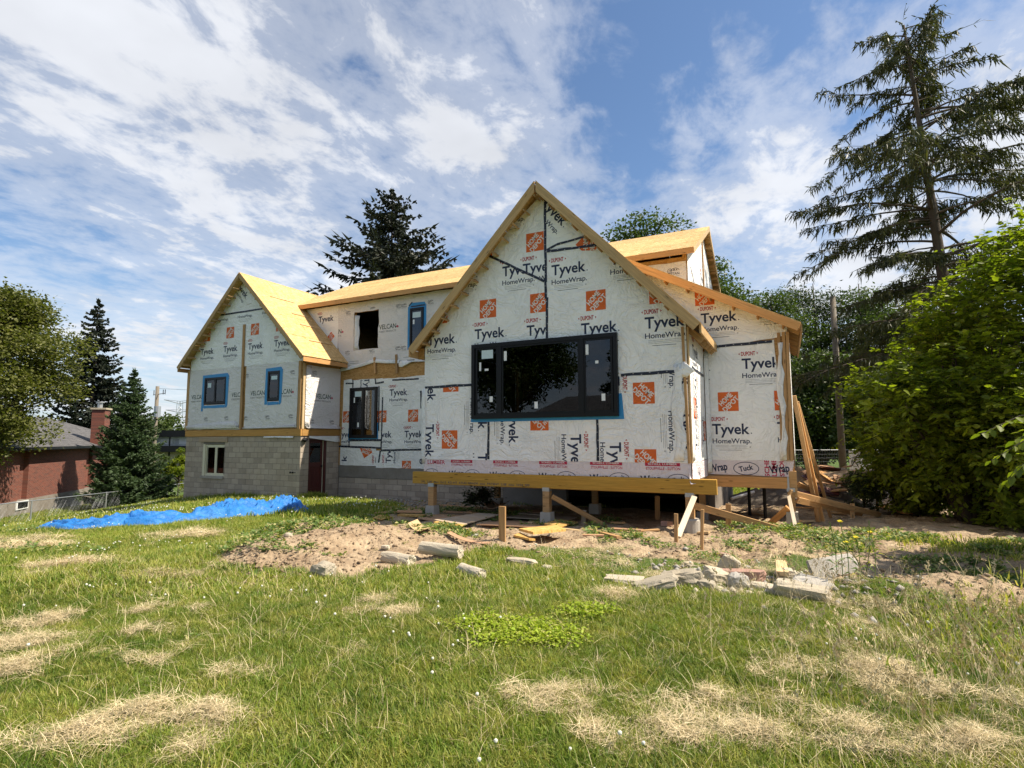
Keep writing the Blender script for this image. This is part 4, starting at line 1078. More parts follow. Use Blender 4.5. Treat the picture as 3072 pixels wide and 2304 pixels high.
# interior things seen through glass
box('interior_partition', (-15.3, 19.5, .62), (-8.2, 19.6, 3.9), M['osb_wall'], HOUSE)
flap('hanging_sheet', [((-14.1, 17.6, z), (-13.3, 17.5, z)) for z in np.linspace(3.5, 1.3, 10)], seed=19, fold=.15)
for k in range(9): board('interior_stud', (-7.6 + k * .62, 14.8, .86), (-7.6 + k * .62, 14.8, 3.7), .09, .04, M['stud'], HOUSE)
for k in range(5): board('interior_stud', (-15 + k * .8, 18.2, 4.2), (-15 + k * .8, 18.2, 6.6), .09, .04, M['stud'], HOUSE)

# ---- left block
LPX, LPZ = -18.60, 8.0
def l_roof(x): return LPZ - .995 * abs(x - LPX)
LW1 = (-20.86, 2.97, -19.53, 4.08); LW2 = (-17.26, 3.0, -16.6, 4.15); LB = (-20.75, .15, -19.5, 1.42)
zj = 4.42
wall(PL_, [(XW, 1.96), (XL, 1.96), (XL, zj), (XL, l_roof(XL) - .05), (LPX, LPZ - .05), (XW, l_roof(XW) - .05)], 'osb_wall', .12, holes=[rect(*LW1), rect(*LW2)])
wall(PS, [(YL + .005, 1.96), (YM - .005, 1.96), (YM - .005, 4.4), (YL + .005, 4.4)], 'osb_wall', .12)
flat_piece('wall', Plane('x', XW + .12), rect(YL + .125, -1.1, 20.4, 4.4), -.12, .12, M['osb_wall'], HOUSE)
flat_piece('wall', Plane('y', 20.4), rect(XW, -1.1, XL - .13, 4.4), -.0, .12, M['osb_wall'], HOUSE)
box('floor_deck', (XW + .13, YL + .13, 1.75), (XL - .13, 20.3, 1.95), M['stud'], HOUSE)
board('rim_board', (XW - .02, YL - .012, 1.84), (XL + .03, YL - .012, 1.84), .06, .24, M['band'], HOUSE)
board('rim_board', (XL + .015, YL + .025, 1.84), (XL + .015, YM - .02, 1.84), .05, .24, M['band'], HOUSE)
l1 = lambda u, v: PL_.uv(500 + u / 3.318, 780 + v / 3.318)
l2 = lambda u, v: PL_.uv(500 + u / 4.148, 1160 + v / 4.148)
sheet(PL_, [(XW + .02, 2.0), (l1(740, 1600)[0], 1.985), (l1(740, 1600)[0], zj), (XW + .08, zj)], 'wrap_velcan',
      [(Tv, l1(250, 1388), 0, .95), (Tv, l1(650, 1365), 0, .95), (Tt, l1(375, 1580), 0, .85), (Tt, l1(578, 1570), 0, .85), (Tt, l1(590, 1165), 0, .85), (Tt, l1(190, 1590), 0, .85), (Tt, l1(190, 1195), 0, .85)], off=.014,
      holes=[rect(*LW1)], void=LW1, parent=HOUSE, seed=71)
sheet(PL_, [(l1(775, 1600)[0], 1.985), (XL - .22, 2.02), (XL - .20, zj + .02), (l1(775, 1600)[0], zj)], 'wrap_velcan',
      [(Tv, l1(838, 1350), 0, .95), (Tv, (l1(838, 1350)[0] + 1.4, l1(838, 1350)[1]), 0, .95), (Tt, l1(768, 1572), 0, .85), (Tt, l1(985, 1562), 0, .85), (Tt, l1(1215, 1552), 0, .85), (Tt, l1(780, 1150), 0, .85), (Tt, l1(1235, 1115), 0, .85)], off=.015,
      holes=[rect(*LW2)], void=LW2, parent=HOUSE, seed=72)
tg = [(XW + .1, zj - .02), (XL + .0, zj - .02), (XL + .0, l_roof(XL) - .09), (l1(970, 485)[0], l_roof(l1(970, 485)[0]) - .09), (l1(510, 555)[0], l1(510, 555)[1]), (XW + .1, l_roof(XW + .1) - .09)]
TTs = u_tyvek('THL') + [(a, b_ + np.array([0.0, .31]), c_) for a, b_, c_ in u_dupont_oval()]
sheet(PL_, [tg[0], tg[1], tg[2], tg[3], tg[4], tg[5]], 'wrap',
      [(TTs, l1(342, 945), 0, 1), (TTs, l1(570, 918), 0, 1), (TTs, l1(815, 892), 0, 1), (TTs, l1(1075, 862), 0, 1), (HD, l1(638, 724), 0, 1), (HD, l1(884, 690), 0, 1), (HD, l1(405, 758), 0, 1), (HD, l1(1137, 650), 0, 1),
       (u_tyvek('HL'), (l1(712, 583)[0], l1(712, 583)[1] + .212), 0, 1), (u_tyvek('HL'), (l1(712, 583)[0] - 1.36, l1(712, 583)[1] + .19), 0, 1), (u_tyvek('HL'), (l1(712, 583)[0] + 1.36, l1(712, 583)[1] + .23), 0, 1)], off=.0185, parent=HOUSE, seed=73)
sheet(PL_, [tg[4], tg[3], (LPX, LPZ - .12)], 'wrap', [(u_tyvek('TH'), l1(700, 262), -46, 1), (u_tyvek('TH'), l1(885, 445), -46, 1), (HD, l1(738, 545), 45, .8)], off=.021, parent=HOUSE, seed=74)
tape(PL_, (tg[4][0], tg[4][1]), (tg[3][0], l1(970, 485)[1]), .07, HOUSE, off=.028)
flap('sagging_wrap_hem', [((l2(u, v)[0], YL - .03, l2(u, v)[1]), (l2(u, v)[0] + .05, YL - .06, l2(u, v2)[1])) for u, v, v2 in ((255, 490, 530), (400, 470, 530), (560, 455, 528), (700, 440, 525), (850, 430, 520), (900, 470, 515))], mat='wrap_velcan', seed=21, fold=.08)
flap('sagging_wrap_hem', [((l2(u, v)[0], YL - .03, l2(u, v)[1]), (l2(u, v)[0] + .05, YL - .06, l2(u, v2)[1])) for u, v, v2 in ((950, 510, 525), (1150, 505, 522), (1400, 495, 512), (1600, 470, 505))], mat='wrap_velcan', seed=22, fold=.05)
pp = l1(780, 645); pb = l1(745, 1659)
board('vertical_batten', (pb[0], YL - .045, 2.0), (pp[0] + .02, YL - .045, pp[1]), .11, .045, M['lumber'], HOUSE, up=(0, 1, 0))
for xx, ww in ((XW - .01, .14), (XL - .115, .13)):
    board('corner_post', (xx, YL - .018, 1.97), (xx, YL - .018, zj), ww, .03, M['lumber'], HOUSE, up=(0, 1, 0))
board('corner_post', (XL + .012, YL + .06, 1.97), (XL + .012, YL + .06, 4.35), .03, .10, M['lumber_pale'], HOUSE, up=(0, 1, 0))
sheet(PS, [(YL + .2, 2.0), (YM - .03, 1.99), (YM - .03, 4.30), (YL + .18, 4.28)], 'wrap_velcan', [(Tv, (YL + .62, 3.1), 0, .95), (Tt, (YL + .42, 4.05), 0, .85), (Tt, (YL + .35, 2.25), 0, .85), (Tt, (YL + 1.35, 2.25), 0, .85)], off=.014, parent=HOUSE, seed=75)
flap('bunched_wrap_edge', [((XL + .03, YL + .13, z), (XL + .07, YL + .32, z)) for z in np.linspace(4.25, 2.0, 10)], mat='wrap_velcan', seed=23, fold=.04)
flap('sagging_wrap_hem', [((XL + .03, YL + .2 + k * .35, 2.1 + .05 * math.sin(k * 2)), (XL + .08, YL + .2 + k * .35, 1.99)) for k in range(6)], mat='wrap_velcan', seed=24, fold=.05)
flap('draped_wrap_strip', [((XL + .05, YL + .35 + k * .22, 1.71 - .0), (XL + .06, YL + .35 + k * .22, 1.64 - .025 * k)) for k in range(8)], seed=25, fold=.03)
flap('loose_flashing', [((-17.3 + k * .3, YL - .05, 1.71), (-17.3 + k * .3, YL - .08, 1.655 + .01 * math.sin(k))) for k in range(6)], seed=26, fold=.02)
wl1 = window(PL_, LW1[0] + .03, LW1[2] - .03, LW1[1] + .03, LW1[3] - .03, HOUSE, [(.05, .48), (.52, .95)], proud=.04, fw=.07, label='black sliding window on the left gable, ringed with blue flashing', stickers=[(-20.55, 3.75, .2, .18, 'sticker_blue'), (-20.2, 3.55, .05, .6, 'sticker')])
wl2 = window(PL_, LW2[0] + .02, LW2[2] - .02, LW2[1] + .03, LW2[3] - .03, HOUSE, [(.08, .92)], proud=.04, fw=.07, label='narrow black window on the left gable, ringed with blue flashing', muntins=[(-16.94, 3.1, -16.925, 4.0)], stickers=[(-16.92, 3.87, .3, .14, 'sticker_blue')])
for q, leg in ((LW1, .25), (LW2, .12)):
    a, b_, c_, d_ = q
    flat_piece('flashing_tape', PL_, [(a - .12, b_ - leg), (a - .02, b_ - leg), (a - .02, b_ - .12), (a + .03, b_ - .12), (a + .03, d_ - .03), (c_ - .03, d_ - .03), (c_ - .03, b_ - .12), (c_ + .04, b_ - .14), (c_ + .10, b_ - .05), (c_ + .13, d_), (c_ + .04, d_ + .11), (a - .10, d_ + .08)], .0235, .004, M['blue_tape'], HOUSE)
    tape(PL_, (a + .05, b_ - .08), (c_ - .05, b_ - .08), .11, HOUSE, off=.027, mat='blue_tape', dots=False)
# masonry of the left block: every block a piece
backing = flat_piece('foundation_wall', PL_, [(XW + .01, -1.3), (XL - .01, -1.3), (XL - .01, 1.72), (XW + .01, 1.72)], -.19, .183, M['mortar'], HOUSE, holes=[rect(LB[0], LB[1], LB[2], LB[3])])
DR = (14.90, -.46, 15.76, 1.60)
backing2 = flat_piece('foundation_wall', PS, [(YL + .2, -1.3), (YM - .005, -1.3), (YM - .005, 1.72), (YL + .2, 1.72)], -.19, .183, M['mortar'], HOUSE, holes=[rect(*DR)])
ncount = 0
def block(pl_, u0, v0, u1, v1):
    global ncount
    g = .005; ncount += 1; c = .006; rr = random.uniform(-.0015, .002)
    pts = [(u0 + g, v0 + g), (u1 - g, v0 + g), (u1 - g, v1 - g), (u0 + g, v1 - g)]; mu, mv = (u0 + u1) / 2, (v0 + v1) / 2
    V = [pl_.p3(a, b_, -.05) for a, b_ in pts] + [pl_.p3(a, b_, -c + rr) for a, b_ in pts] + [pl_.p3(a + (c if a < mu else -c), b_ + (c if b_ < mv else -c), rr) for a, b_ in pts]
    F = [(0, 1, 5, 4), (1, 2, 6, 5), (2, 3, 7, 6), (3, 0, 4, 7), (4, 5, 9, 8), (5, 6, 10, 9), (6, 7, 11, 10), (7, 4, 8, 11), (8, 9, 10, 11)]
    mk('concrete_block', V, F, M['block'], HOUSE)
def lay(pl_, ua, ub, zlo, ztop, hole, parity0=0, reverse=False, jitter=0.0):
    z = ztop; row = 0
    while z > zlo + .02:
        z0 = max(z - .2, zlo); u = ua - (.2 if (row + parity0) % 2 else 0.0)
        while u < ub - .01:
            a, b_ = max(u, ua), min(u + .4, ub)
            if b_ - a > .03:
                segs = [(a, b_)]
                if hole and z0 < hole[3] - .03 and z > hole[1] + .03:
                    segs = []
                    if a < hole[0]: segs.append((a, min(b_, hole[0])))
                    if b_ > hole[2]: segs.append((max(a, hole[2]), b_))
                for s0, s1 in segs:
                    if s1 - s0 > .03 and hz_(*(((s0 + s1) / 2, pl_.c) if pl_.ax == 'y' else (pl_.c, (s0 + s1) / 2))) < z + .1: block(pl_, s0, z0, s1, z)
            u += .4
        z -= .2; row += 1
lay(PL_, XW, XL, -1.2, 1.715, (LB[0], LB[1], LB[2], 1.515))
lay(PS, YL + .2 - .195, YM, -.9, 1.715, (DR[0], DR[1], DR[2], 1.60), 1)
lay(PM, XL + .02, -8.4, -.7, .14, None)
lay_n = ncount
board('lintel', (-21.0, YL - .012, 1.61), (-19.33, YL - .012, 1.60), .06, .20, M['ply_grey'], HOUSE)
wb = window(PL_, LB[0] + .12, LB[2], LB[1] + .04, LB[3] - .02, HOUSE, [(.04, .5), (.54, .97)], mat='cream', proud=-.04, fw=.07, label='cream two-part basement window')
box('window_jamb', (LB[0], YL - .01, LB[1] + .02), (LB[0] + .12, YL + .10, LB[3]), M['cream'], HOUSE)
box('window_sill', (LB[0] - .08, YL - .05, LB[1] - .06), (LB[2] + .0, YL + .12, LB[1] + .04), M['concrete'], HOUSE)
# maroon side door, recessed into the masonry
dr = box('door', (XL - .16, DR[0] + .05, DR[1] + .05), (XL - .12, DR[2] - .11, DR[3] - .04), M['door'], HOUSE, label='maroon door with glass upper half')
yd0, yd1 = DR[0] + .05, DR[2] - .11
mb = MB(); zz = (DR[1] + .05, DR[3] - .04)
for a, b_, c_, d_ in ((yd0, zz[0], yd1, zz[0] + .24), (yd0, zz[0] + 1.0, yd1, zz[0] + 1.16), (yd0, zz[1] - .10, yd1, zz[1]), (yd0, zz[0] + .24, yd0 + .10, zz[0] + 1.0), (yd1 - .10, zz[0] + .24, yd1, zz[0] + 1.0), (yd0, zz[0] + 1.16, yd0 + .09, zz[1] - .1), (yd1 - .09, zz[0] + 1.16, yd1, zz[1] - .1)):
    mb.box(XL - .12, a, b_, XL - .10, c_, d_)
for k in range(3): mb.box(XL - .12, yd0 + .10 + (k + 1) * (yd1 - yd0 - .2) / 4 - .008, zz[0] + .24, XL - .108, yd0 + .10 + (k + 1) * (yd1 - yd0 - .2) / 4 + .008, zz[0] + 1.0)
mb.build('door_panelling', M['door'], dr)
box('door_glass', (XL - .119, yd0 + .092, zz[0] + 1.162), (XL - .112, yd1 - .092, zz[1] - .102), M['glass'], dr); box('door_glass_backing', (XL - .1199, yd0 + .092, zz[0] + 1.162), (XL - .1192, yd1 - .092, zz[1] - .102), M['dark'], dr)  # thin sheet in the dark interior colour right behind the door glass
box('door_handle', (XL - .10, yd1 - .07, zz[0] + .98), (XL - .05, yd1 - .03, zz[0] + 1.06), M['black'], dr)
mb = MB(); mb.box(XL - .17, DR[0] + .001, DR[1] + .05, XL - .02, DR[0] + .045, DR[3]); mb.box(XL - .17, DR[2] - .10, DR[1] + .05, XL - .02, DR[2] - .005, DR[3]); mb.box(XL - .17, DR[0] + .045, DR[3] - .035, XL - .02, DR[2] - .1, DR[3]); mb.build('door_frame', M['door'], HOUSE)
box('door_trim', (XL - .10, yd1 + .004, DR[1] + .05), (XL - .07, yd1 + .028, DR[3] - .05), M['cream'], HOUSE)
box('door_sill', (XL - .18, DR[0] - .02, DR[1] - .01), (XL + .09, DR[2] + .04, DR[1] + .045), M['ply_grey'], HOUSE)
mb = MB(); mb.tube([(XL - .20, YL - .01, .42), (XL - .20, YL - .06, .42)], .012, 6); mb.tube([(XL - .42, YL - .06, .42), (XL - .30, YL - .06, .42)], .014, 6); mb.box(XL - .44, YL - .065, .39, XL - .42, YL - .005, .45); mb.box(XL - .31, YL - .065, .395, XL - .29, YL - .005, .445); mb.build('hose_bracket', M['black'], HOUSE)
mb = MB(); mb.tube([(XL + .06, YL + .02, 1.60), (XL + .10, YL + .10, 1.56), (XL + .08, YL + .22, 1.60)], [.05, .08, .05], 10); mb.tube([(XL + .02, YL + .15, 1.66), (XL + .06, YL + .12, 1.58)], .03, 8); mb.build('flood_light', M['black'], HOUSE)

# ---- roofs: every sheathing panel a piece
def slope(p0, along, upv, W, L, clipf=None, pw=2.44, ph=1.22, th=.014, mat='osb', stagger=True, name='roof_panel'):
    """panels laid from the eave corner p0; along and upv are unit vectors in the roof plane"""
    p0, a, u = (Vector(q) for q in (p0, along, upv)); nrm = a.cross(u).normalized()
    if nrm.z < 0: nrm = -nrm
    r = 0; v = 0.0
    while v < L - .01:
        v1 = min(v + ph, L); s = -(pw / 2 if (r % 2 and stagger) else 0)
        while s < W - .01:
            s0, s1 = max(s, 0), min(s + pw, W)
            if s1 - s0 > .02:
                g = .006; lift = random.uniform(0, .007)
                cs = [p0 + a * x + u * y for x, y in ((s0 + g, v + g), (s1 - g, v + g), (s1 - g, v1 - g), (s0 + g, v1 - g))]
                V = [c for c in cs] + [c + nrm * (th + lift) for c in cs]
                F = BOXF if (cs[1] - cs[0]).cross(cs[3] - cs[0]).dot(nrm) > 0 else [tuple(reversed(f)) for f in BOXF]
                # local frame: X along the eave so that flakes follow the sheet
                ctr = sum(V, Vector()) / 8; Mx = Matrix((a, u, nrm if a.cross(u).dot(nrm) > 0 else -nrm)).transposed().to_4x4(); Mx.translation = ctr; inv = Mx.inverted()
                me = mesh_np(name, [inv @ q for q in V], F, M[mat]); o = bpy.data.objects.new(name, me); o.matrix_basis = Mx; link(o, HOUSE)
            s += pw
        v = v1; r += 1
def nv(x, y, z): return Vector((x, y, z)).normalized()
# left block
yo = 14.10; LE = 3.50
sl = nv(-1, 0, .995); slL = nv(1, 0, .995)
eRx, eLx = LPX + LE, LPX - LE
eze = LPZ - .995 * LE; LL = LE * math.hypot(1, .995)
slope((eRx, yo, eze), (0, 1, 0), sl, 6.2, LL - .01)
slope((eLx, yo, eze), (0, 1, 0), slL, 6.2, LL - .01)
def rake(xe, ze, xp, zp, y, mat='rake', hh=.15, th=.038, name='rake_board'):
    d = nv(xp - xe, 0, zp - ze); up = Vector((-d.z, 0, d.x)); up = up if up.z > 0 else -up
    L = (Vector((xp, 0, zp)) - Vector((xe, 0, ze))).length; cut = hh * d.z / up.z          # plumb cut at the ridge
    V = [(x_, y_, z_) for y_ in (-th / 2, th / 2) for x_, z_ in ((0, -hh), (L - cut, -hh), (L, 0), (0, 0))]
    ax = d; zx = up; yx = zx.cross(ax); Mx = Matrix((ax, yx, zx)).transposed().to_4x4(); Mx.translation = Vector((xe, y, ze)) - up * .002
    F = [(0, 3, 2, 1), (4, 5, 6, 7), (0, 1, 5, 4), (1, 2, 6, 5), (2, 3, 7, 6), (3, 0, 4, 7)]
    F = [tuple(reversed(f)) for f in F]
    o = bpy.data.objects.new(name, mesh_np(name, V, F, M[mat])); o.matrix_basis = Mx; link(o, HOUSE)
def lookouts(xe, ze, xp, zp, y0, y1, n, s0=.3, hh=.09, mat='rake'):
    d = Vector((xp - xe, 0, zp - ze)); L = d.length; d.normalize(); up = Vector((-d.z, 0, d.x)); up = up if up.z > 0 else -up
    for k in range(n):
        s = s0 + (L - s0 - .25) * k / (n - 1); c = Vector((xe, 0, ze)) + d * s - up * (.15 + hh / 2 - .04)
        board('lookout', (c.x, y0, c.z), (c.x, y1, c.z), .038, hh, M[mat], HOUSE, up=up)
rake(eRx, eze, LPX + .02, LPZ, yo + .019); rake(eLx, eze, LPX - .02, LPZ, yo + .019)
lookouts(eLx, eze, LPX, LPZ, yo + .04, YL - .03, 12); lookouts(eRx, eze, LPX, LPZ, yo + .04, YL - .03, 12)
def soffit_rakeset(): pass
board('fascia', (eRx - .02, yo + .04, eze - .10), (eRx - .02, YM - .06, eze - .10), .036, .16, M['rake_orange'], HOUSE)
board('fascia', (eLx + .02, yo + .04, eze - .10), (eLx + .02, 20.2, eze - .10), .036, .16, M['rake_orange'], HOUSE)
box('soffit', (eLx + .05, yo + .04, eze - .185), (XW - .04, YL + .2, eze - .17), M['rake'], HOUSE)
box('soffit', (XL + .04, yo + .04, eze - .20), (eRx - .045, YL + .2, eze - .185), M['dark'], HOUSE) if False else None
for k in range(4): board('rafter_tail', (XL + .0, YL + .1 + k * .6, eze + .12), (eRx - .04, YL + .1 + k * .6, eze - .24 + .12), .038, .14, M['lumber'], HOUSE)
# toe boards nailed to the roof
for (u, v, u2, v2) in ((810, 888, 884, 912), (874, 939, 933, 957), (899, 972, 962, 990), (927, 1021, 997, 1037)):
    def onroof(u_, v_):
        d = ray(u_, v_); # plane: z + .995 x = LPZ + .995*LPX (+thickness)
        k0 = LPZ + .995 * LPX + .02; t = (k0 - CAM[2] - .995 * CAM[0]) / (d[2] + .995 * d[0]); return CAM + d * t
    a, b_ = onroof(u, v), onroof(u2, v2); z_ = (a[2] + b_[2]) / 2; x_ = (a[0] + b_[0]) / 2
    board('toe_board', (x_ + .01, a[1], z_ + .015), (x_ + .01, b_[1], z_ + .015), .038, .04, M['lumber_pale'], HOUSE, up=sl.cross(Vector((0, 1, 0))))
# mid wing
MU = nv(0, RY - EY, RZ - EZ); ML = math.hypot(RY - EY, RZ - EZ); MD = nv(0, -(RY - EY), RZ - EZ)
RX_ = -2.11
slope((MX0, EY, EZ), (1, 0, 0), MU, RX_ - MX0, ML)
slope((MX0, 2 * RY - EY, EZ), (1, 0, 0), MD, RX_ - MX0, ML)
board('fascia', (-17.60, EY + .0, EZ - .085), (-7.2, EY + .0, EZ - .085), .038, .15, M['rake_orange'], HOUSE)
board('fascia', (-7.198, EY + .0, EZ - .085), (RX_ - .0, EY + .0, EZ - .085), .038, .15, M['rake_orange'], HOUSE)
for k in range(25): x = -17.3 + k * .61; board('rafter_tail', (x, EY + .03, EZ - .09), (x, YM + .5, EZ - .09 + .488 * .83), .038, .12, M['lumber'], HOUSE)
def rake_y(x, y0, z0, y1, z1, mat='lumber_pale', hh=.15):
    d = nv(0, y1 - y0, z1 - z0); up = Vector((0, -d.z, d.y)); up = up if up.z > 0 else -up; e = -up * (hh / 2 + .002)
    board('rake_board', Vector((x, y0, z0)) + e, Vector((x, y1, z1)) + e, .036, hh, M[mat], HOUSE, up=up)
rake_y(RX_ - .018, EY + .03, EZ + .0, RY, RZ); rake_y(RX_ - .018, 2 * RY - EY, EZ, RY, RZ)
for k in range(11):
    s = .35 + k * .36; y = 2 * RY - EY - s * (RY - EY) / ML * 1.0; z = EZ + s * (RZ - EZ) / ML - .14
    board('lookout', (MX1 + .02, y, z), (RX_ - .04, y, z), .038, .09, M['rake_orange'], HOUSE)
    y = EY + s * (RY - EY) / ML; board('lookout', (MX1 + .02, y, z), (RX_ - .04, y, z), .038, .09, M['rake_orange'], HOUSE)
# gable wrap of the dormer end
sheet(PD, [(YM + .02, 5.0), (24.0, 5.0), (24.0, 6.8), (RY, RZ - .22), (YM + .02, 6.95)], 'wrap', [(T_, (19.2, 6.9), 0, 1), (HD, (18.2, 6.2), 0, 1), (T_, (17.3, 5.6), 90, 1)], off=.015, parent=HOUSE, seed=81)
board('gable_batten', (MX1 + .04, 19.9, 5.0), (MX1 + .04, 19.9, RZ - .3), .09, .04, M['lumber'], HOUSE, up=(1, 0, 0))
tape(PD, (17.0, 6.7), (19.6, 5.5), .07, HOUSE, off=.024); box('gable_window', (MX1 + .016, 18.0, 5.4), (MX1 + .05, 18.5, 6.0), M['black'], HOUSE)
# front strip of the upper wall right of the gable
sheet(PM, rect(-4.6, 5.0, MX1 - .02, 6.72), 'wrap_velcan', [(u_titan(), (px(2003, 815, y=YM)[0], px(2003, 815, y=YM)[2]), 0, 1.25)], off=.016, parent=HOUSE, seed=82)
# main gable
yo = 10.95; ex = -1.38; exl = -8.20; SL2 = 1.045
ezR = FPZ + .12 - SL2 * (ex - FPK); PZ = FPZ + .12; ezL = PZ - SL2 * (FPK - exl)
slope((ex, yo, ezR), (0, 1, 0), nv(-1, 0, SL2), 5.40, (ex - FPK) * math.hypot(1, SL2) - .01)
slope((exl, yo, ezL), (0, 1, 0), nv(1, 0, SL2), 5.40, (FPK - exl) * math.hypot(1, SL2) - .01)
rake(ex, ezR, FPK + .02, PZ, yo + .02, hh=.18); rake(exl, ezL, FPK - .02, PZ, yo + .02, hh=.18)
rake(ex, ezR, FPK + .02, PZ, YF - .07, hh=.10, name='ledger_board') if False else None
lookouts(exl, ezL, FPK, PZ, yo + .045, YF - .02, 12, s0=.35, hh=.10); lookouts(ex, ezR, FPK, PZ, yo + .045, YF - .02, 12, s0=.35, hh=.10)
board('fascia', (ex - .0, yo + .045, ezR - .10), (ex - .0, YR - .04, ezR - .10), .038, .17, M['rake'], HOUSE)
board('fascia', (exl + .0, yo + .045, ezL - .10), (exl + .0, YM - .4, ezL - .10), .038, .17, M['rake'], HOUSE)
for k in range(5): board('rafter_tail', (FX1 - .05, YF + .15 + k * .45, ezR + .06), (ex - .03, YF + .15 + k * .45, ezR - .26), .038, .12, M['lumber'], HOUSE)
for k in range(8): board('rafter_tail', (FX0 + .05, YF + .15 + k * .55, ezL + .06), (exl + .03, YF + .15 + k * .55, ezL - .12), .038, .12, M['lumber'], HOUSE)
box('eave_return', (exl + .03, YF - .02, ezL - .20), (FX0 - .02, YF + .05, ezL + .06), M['osb_wall'], HOUSE)
# right wing roof
slope((.396, 13.3, 4.04), (0, 1, 0), nv(-1, 0, .527), 3.07, 4.55)
slope((.396, 16.374, 4.04), (0, 1, 0), nv(-1, 0, .527), 1.4, 2.75)
rake(.396, 4.04, -3.66, 4.04 + .527 * 4.056, 13.32, 'rake_orange', .17)
board('fascia', (.40, 13.345, 3.94), (.40, 17.7, 3.94), .036, .17, M['rake'], HOUSE)
for k in range(10): board('rafter_tail', (RX1 + .0, YR + .02 + k * .4, 4.04), (.375, YR + .02 + k * .4, 3.90), .038, .12, M['lumber'], HOUSE)
lookouts(.396, 4.04, -3.6, 4.04 + .527 * 4, 13.345, YR - .02, 8, s0=.3, hh=.09, mat='rake_orange')
# ------------------------------------------------------------------ vegetation builders
def rot_to(dirs):
    d = dirs / (np.linalg.norm(dirs, axis=1, keepdims=True) + 1e-9)
    a = np.cross(d, np.array([0.0, 0.0, 1.0])); a /= (np.linalg.norm(a, axis=1, keepdims=True) + 1e-6); b = np.cross(a, d)
    return d, a, b


def leaf_quads(C, size, r, flat=0.5, aspect=0.55, jit=0.3):
    """folded rhombic leaves (4 verts, 2 tris) at centres C"""
    n = len(C); d = r.normal(size=(n, 3)); d[:, 2] *= flat; d, a, b = rot_to(d)
    tw = r.uniform(-1.2, 1.2, n)[:, None]; a2 = a * np.cos(tw) + b * np.sin(tw); nn = np.cross(d, a2)
    s = (size * r.uniform(1 - jit, 1 + jit, n))[:, None]
    V = np.stack([C - d * s * .5, C + a2 * s * aspect * .5 + nn * s * .08, C + d * s * .5, C - a2 * s * aspect * .5 + nn * s * .08], 1).reshape(-1, 3)
    k = np.arange(n)[:, None] * 4
    F = np.concatenate([k + np.array([[0, 1, 2]]), k + np.array([[0, 2, 3]])], 0)
    return V, F


def curve_pts(a, b, sag, n=6, r=None, wob=0.0):
    a = np.array(a, float); b = np.array(b, float); out = []
    for i in range(n + 1):
        t = i / n; p = a + (b - a) * t; p[2] += sag * 4 * t * (1 - t) * .5
        if r is not None and 0 < i < n: p = p + r.normal(size=3) * wob
        out.append(p)
    return out


def leafy_tree(name, u, D, ztop, rad, label, cat='tree', group=None, seed=1, nclus=60, leaves=14000, lsize=.16, mat='leaf_mid', zlow=.3, shape=1.0, trunk_r=.18, bark='bark', clr=.17, xy=None, lean=0.0, aspect=.6, openness=1.0, vis=True):
    """broad-leaved tree: base at photograph column u, D metres in front of the camera"""
    r = np.random.default_rng(seed)
    if xy is None:
        lat = (u - 1536) / FPX * D; g = _r * lat + np.array([-math.sin(_ya), math.cos(_ya), 0]) * D; xy = (g[0], g[1])
    zb_ = hz_(*xy) - .1; Hh = ztop - zb_
    t = empty(name, (xy[0], xy[1], zb_), label, cat, group)
    cz0 = zb_ + Hh * zlow; cc = np.array([xy[0] + lean, xy[1], (cz0 + ztop) / 2]); ax = np.array([rad, rad, (ztop - cz0) / 2])
    P = []
    while len(P) < nclus:
        q = r.normal(size=3); q /= np.linalg.norm(q); q *= r.uniform(.25, 1.0) ** .5
        w_ = 1 - .35 * max(0, q[2]) * shape - .15 * max(0, -q[2])
        q = q * np.array([w_, w_, 1.0]); q *= 1 - .12 * clr / .17 + .22 * (vnoise(q[0] * 2.3 + seed, q[2] * 2.3 + q[1], seed) - .5)
        P.append(cc + q * ax * .92)
    P = np.array(P); mb = MB()
    tp = [(xy[0], xy[1], zb_), (xy[0] + lean * .2 + r.normal() * .1, xy[1], zb_ + Hh * .3), (xy[0] + lean * .6, xy[1] + r.normal() * .15, zb_ + Hh * .6), (xy[0] + lean, xy[1], zb_ + Hh * .9)]
    mb.tube(tp, [trunk_r, trunk_r * .8, trunk_r * .45, trunk_r * .1], 8)
    for i in range(0, nclus):
        s = r.uniform(.15, .8); z0 = zb_ + Hh * min(.85, max(.12, (P[i][2] - zb_) / Hh * .62)); k = (z0 - zb_) / Hh
        st = np.array([xy[0] + lean * k, xy[1], z0]); rr_ = trunk_r * (.5 - .4 * k) * (1 if i % 3 else 1.1)
        mb.tube(curve_pts(st, P[i], Hh * .03, 4, r, Hh * .012), list(np.linspace(max(rr_, .02), .012, 5)), 5, cap=False)
    mb.build('trunk', M[bark], t, smooth=True)
    sizes = rad * clr * r.uniform(.7, 1.5, nclus) * 1.6; k = r.choice(nclus, leaves, p=sizes ** 2 / (sizes ** 2).sum())
    q = r.normal(size=(leaves, 3)); q /= np.linalg.norm(q, axis=1, keepdims=True); q *= (r.uniform(0.05, 1, leaves) ** .45)[:, None]; q[:, 2] *= .62
    q += r.normal(size=(leaves, 3)) * .12
    C = P[k] + q * sizes[k][:, None]
    V, F = leaf_quads(C, lsize, r, .6, aspect)
    mk('crown', V, F, M[mat], t)
    return t


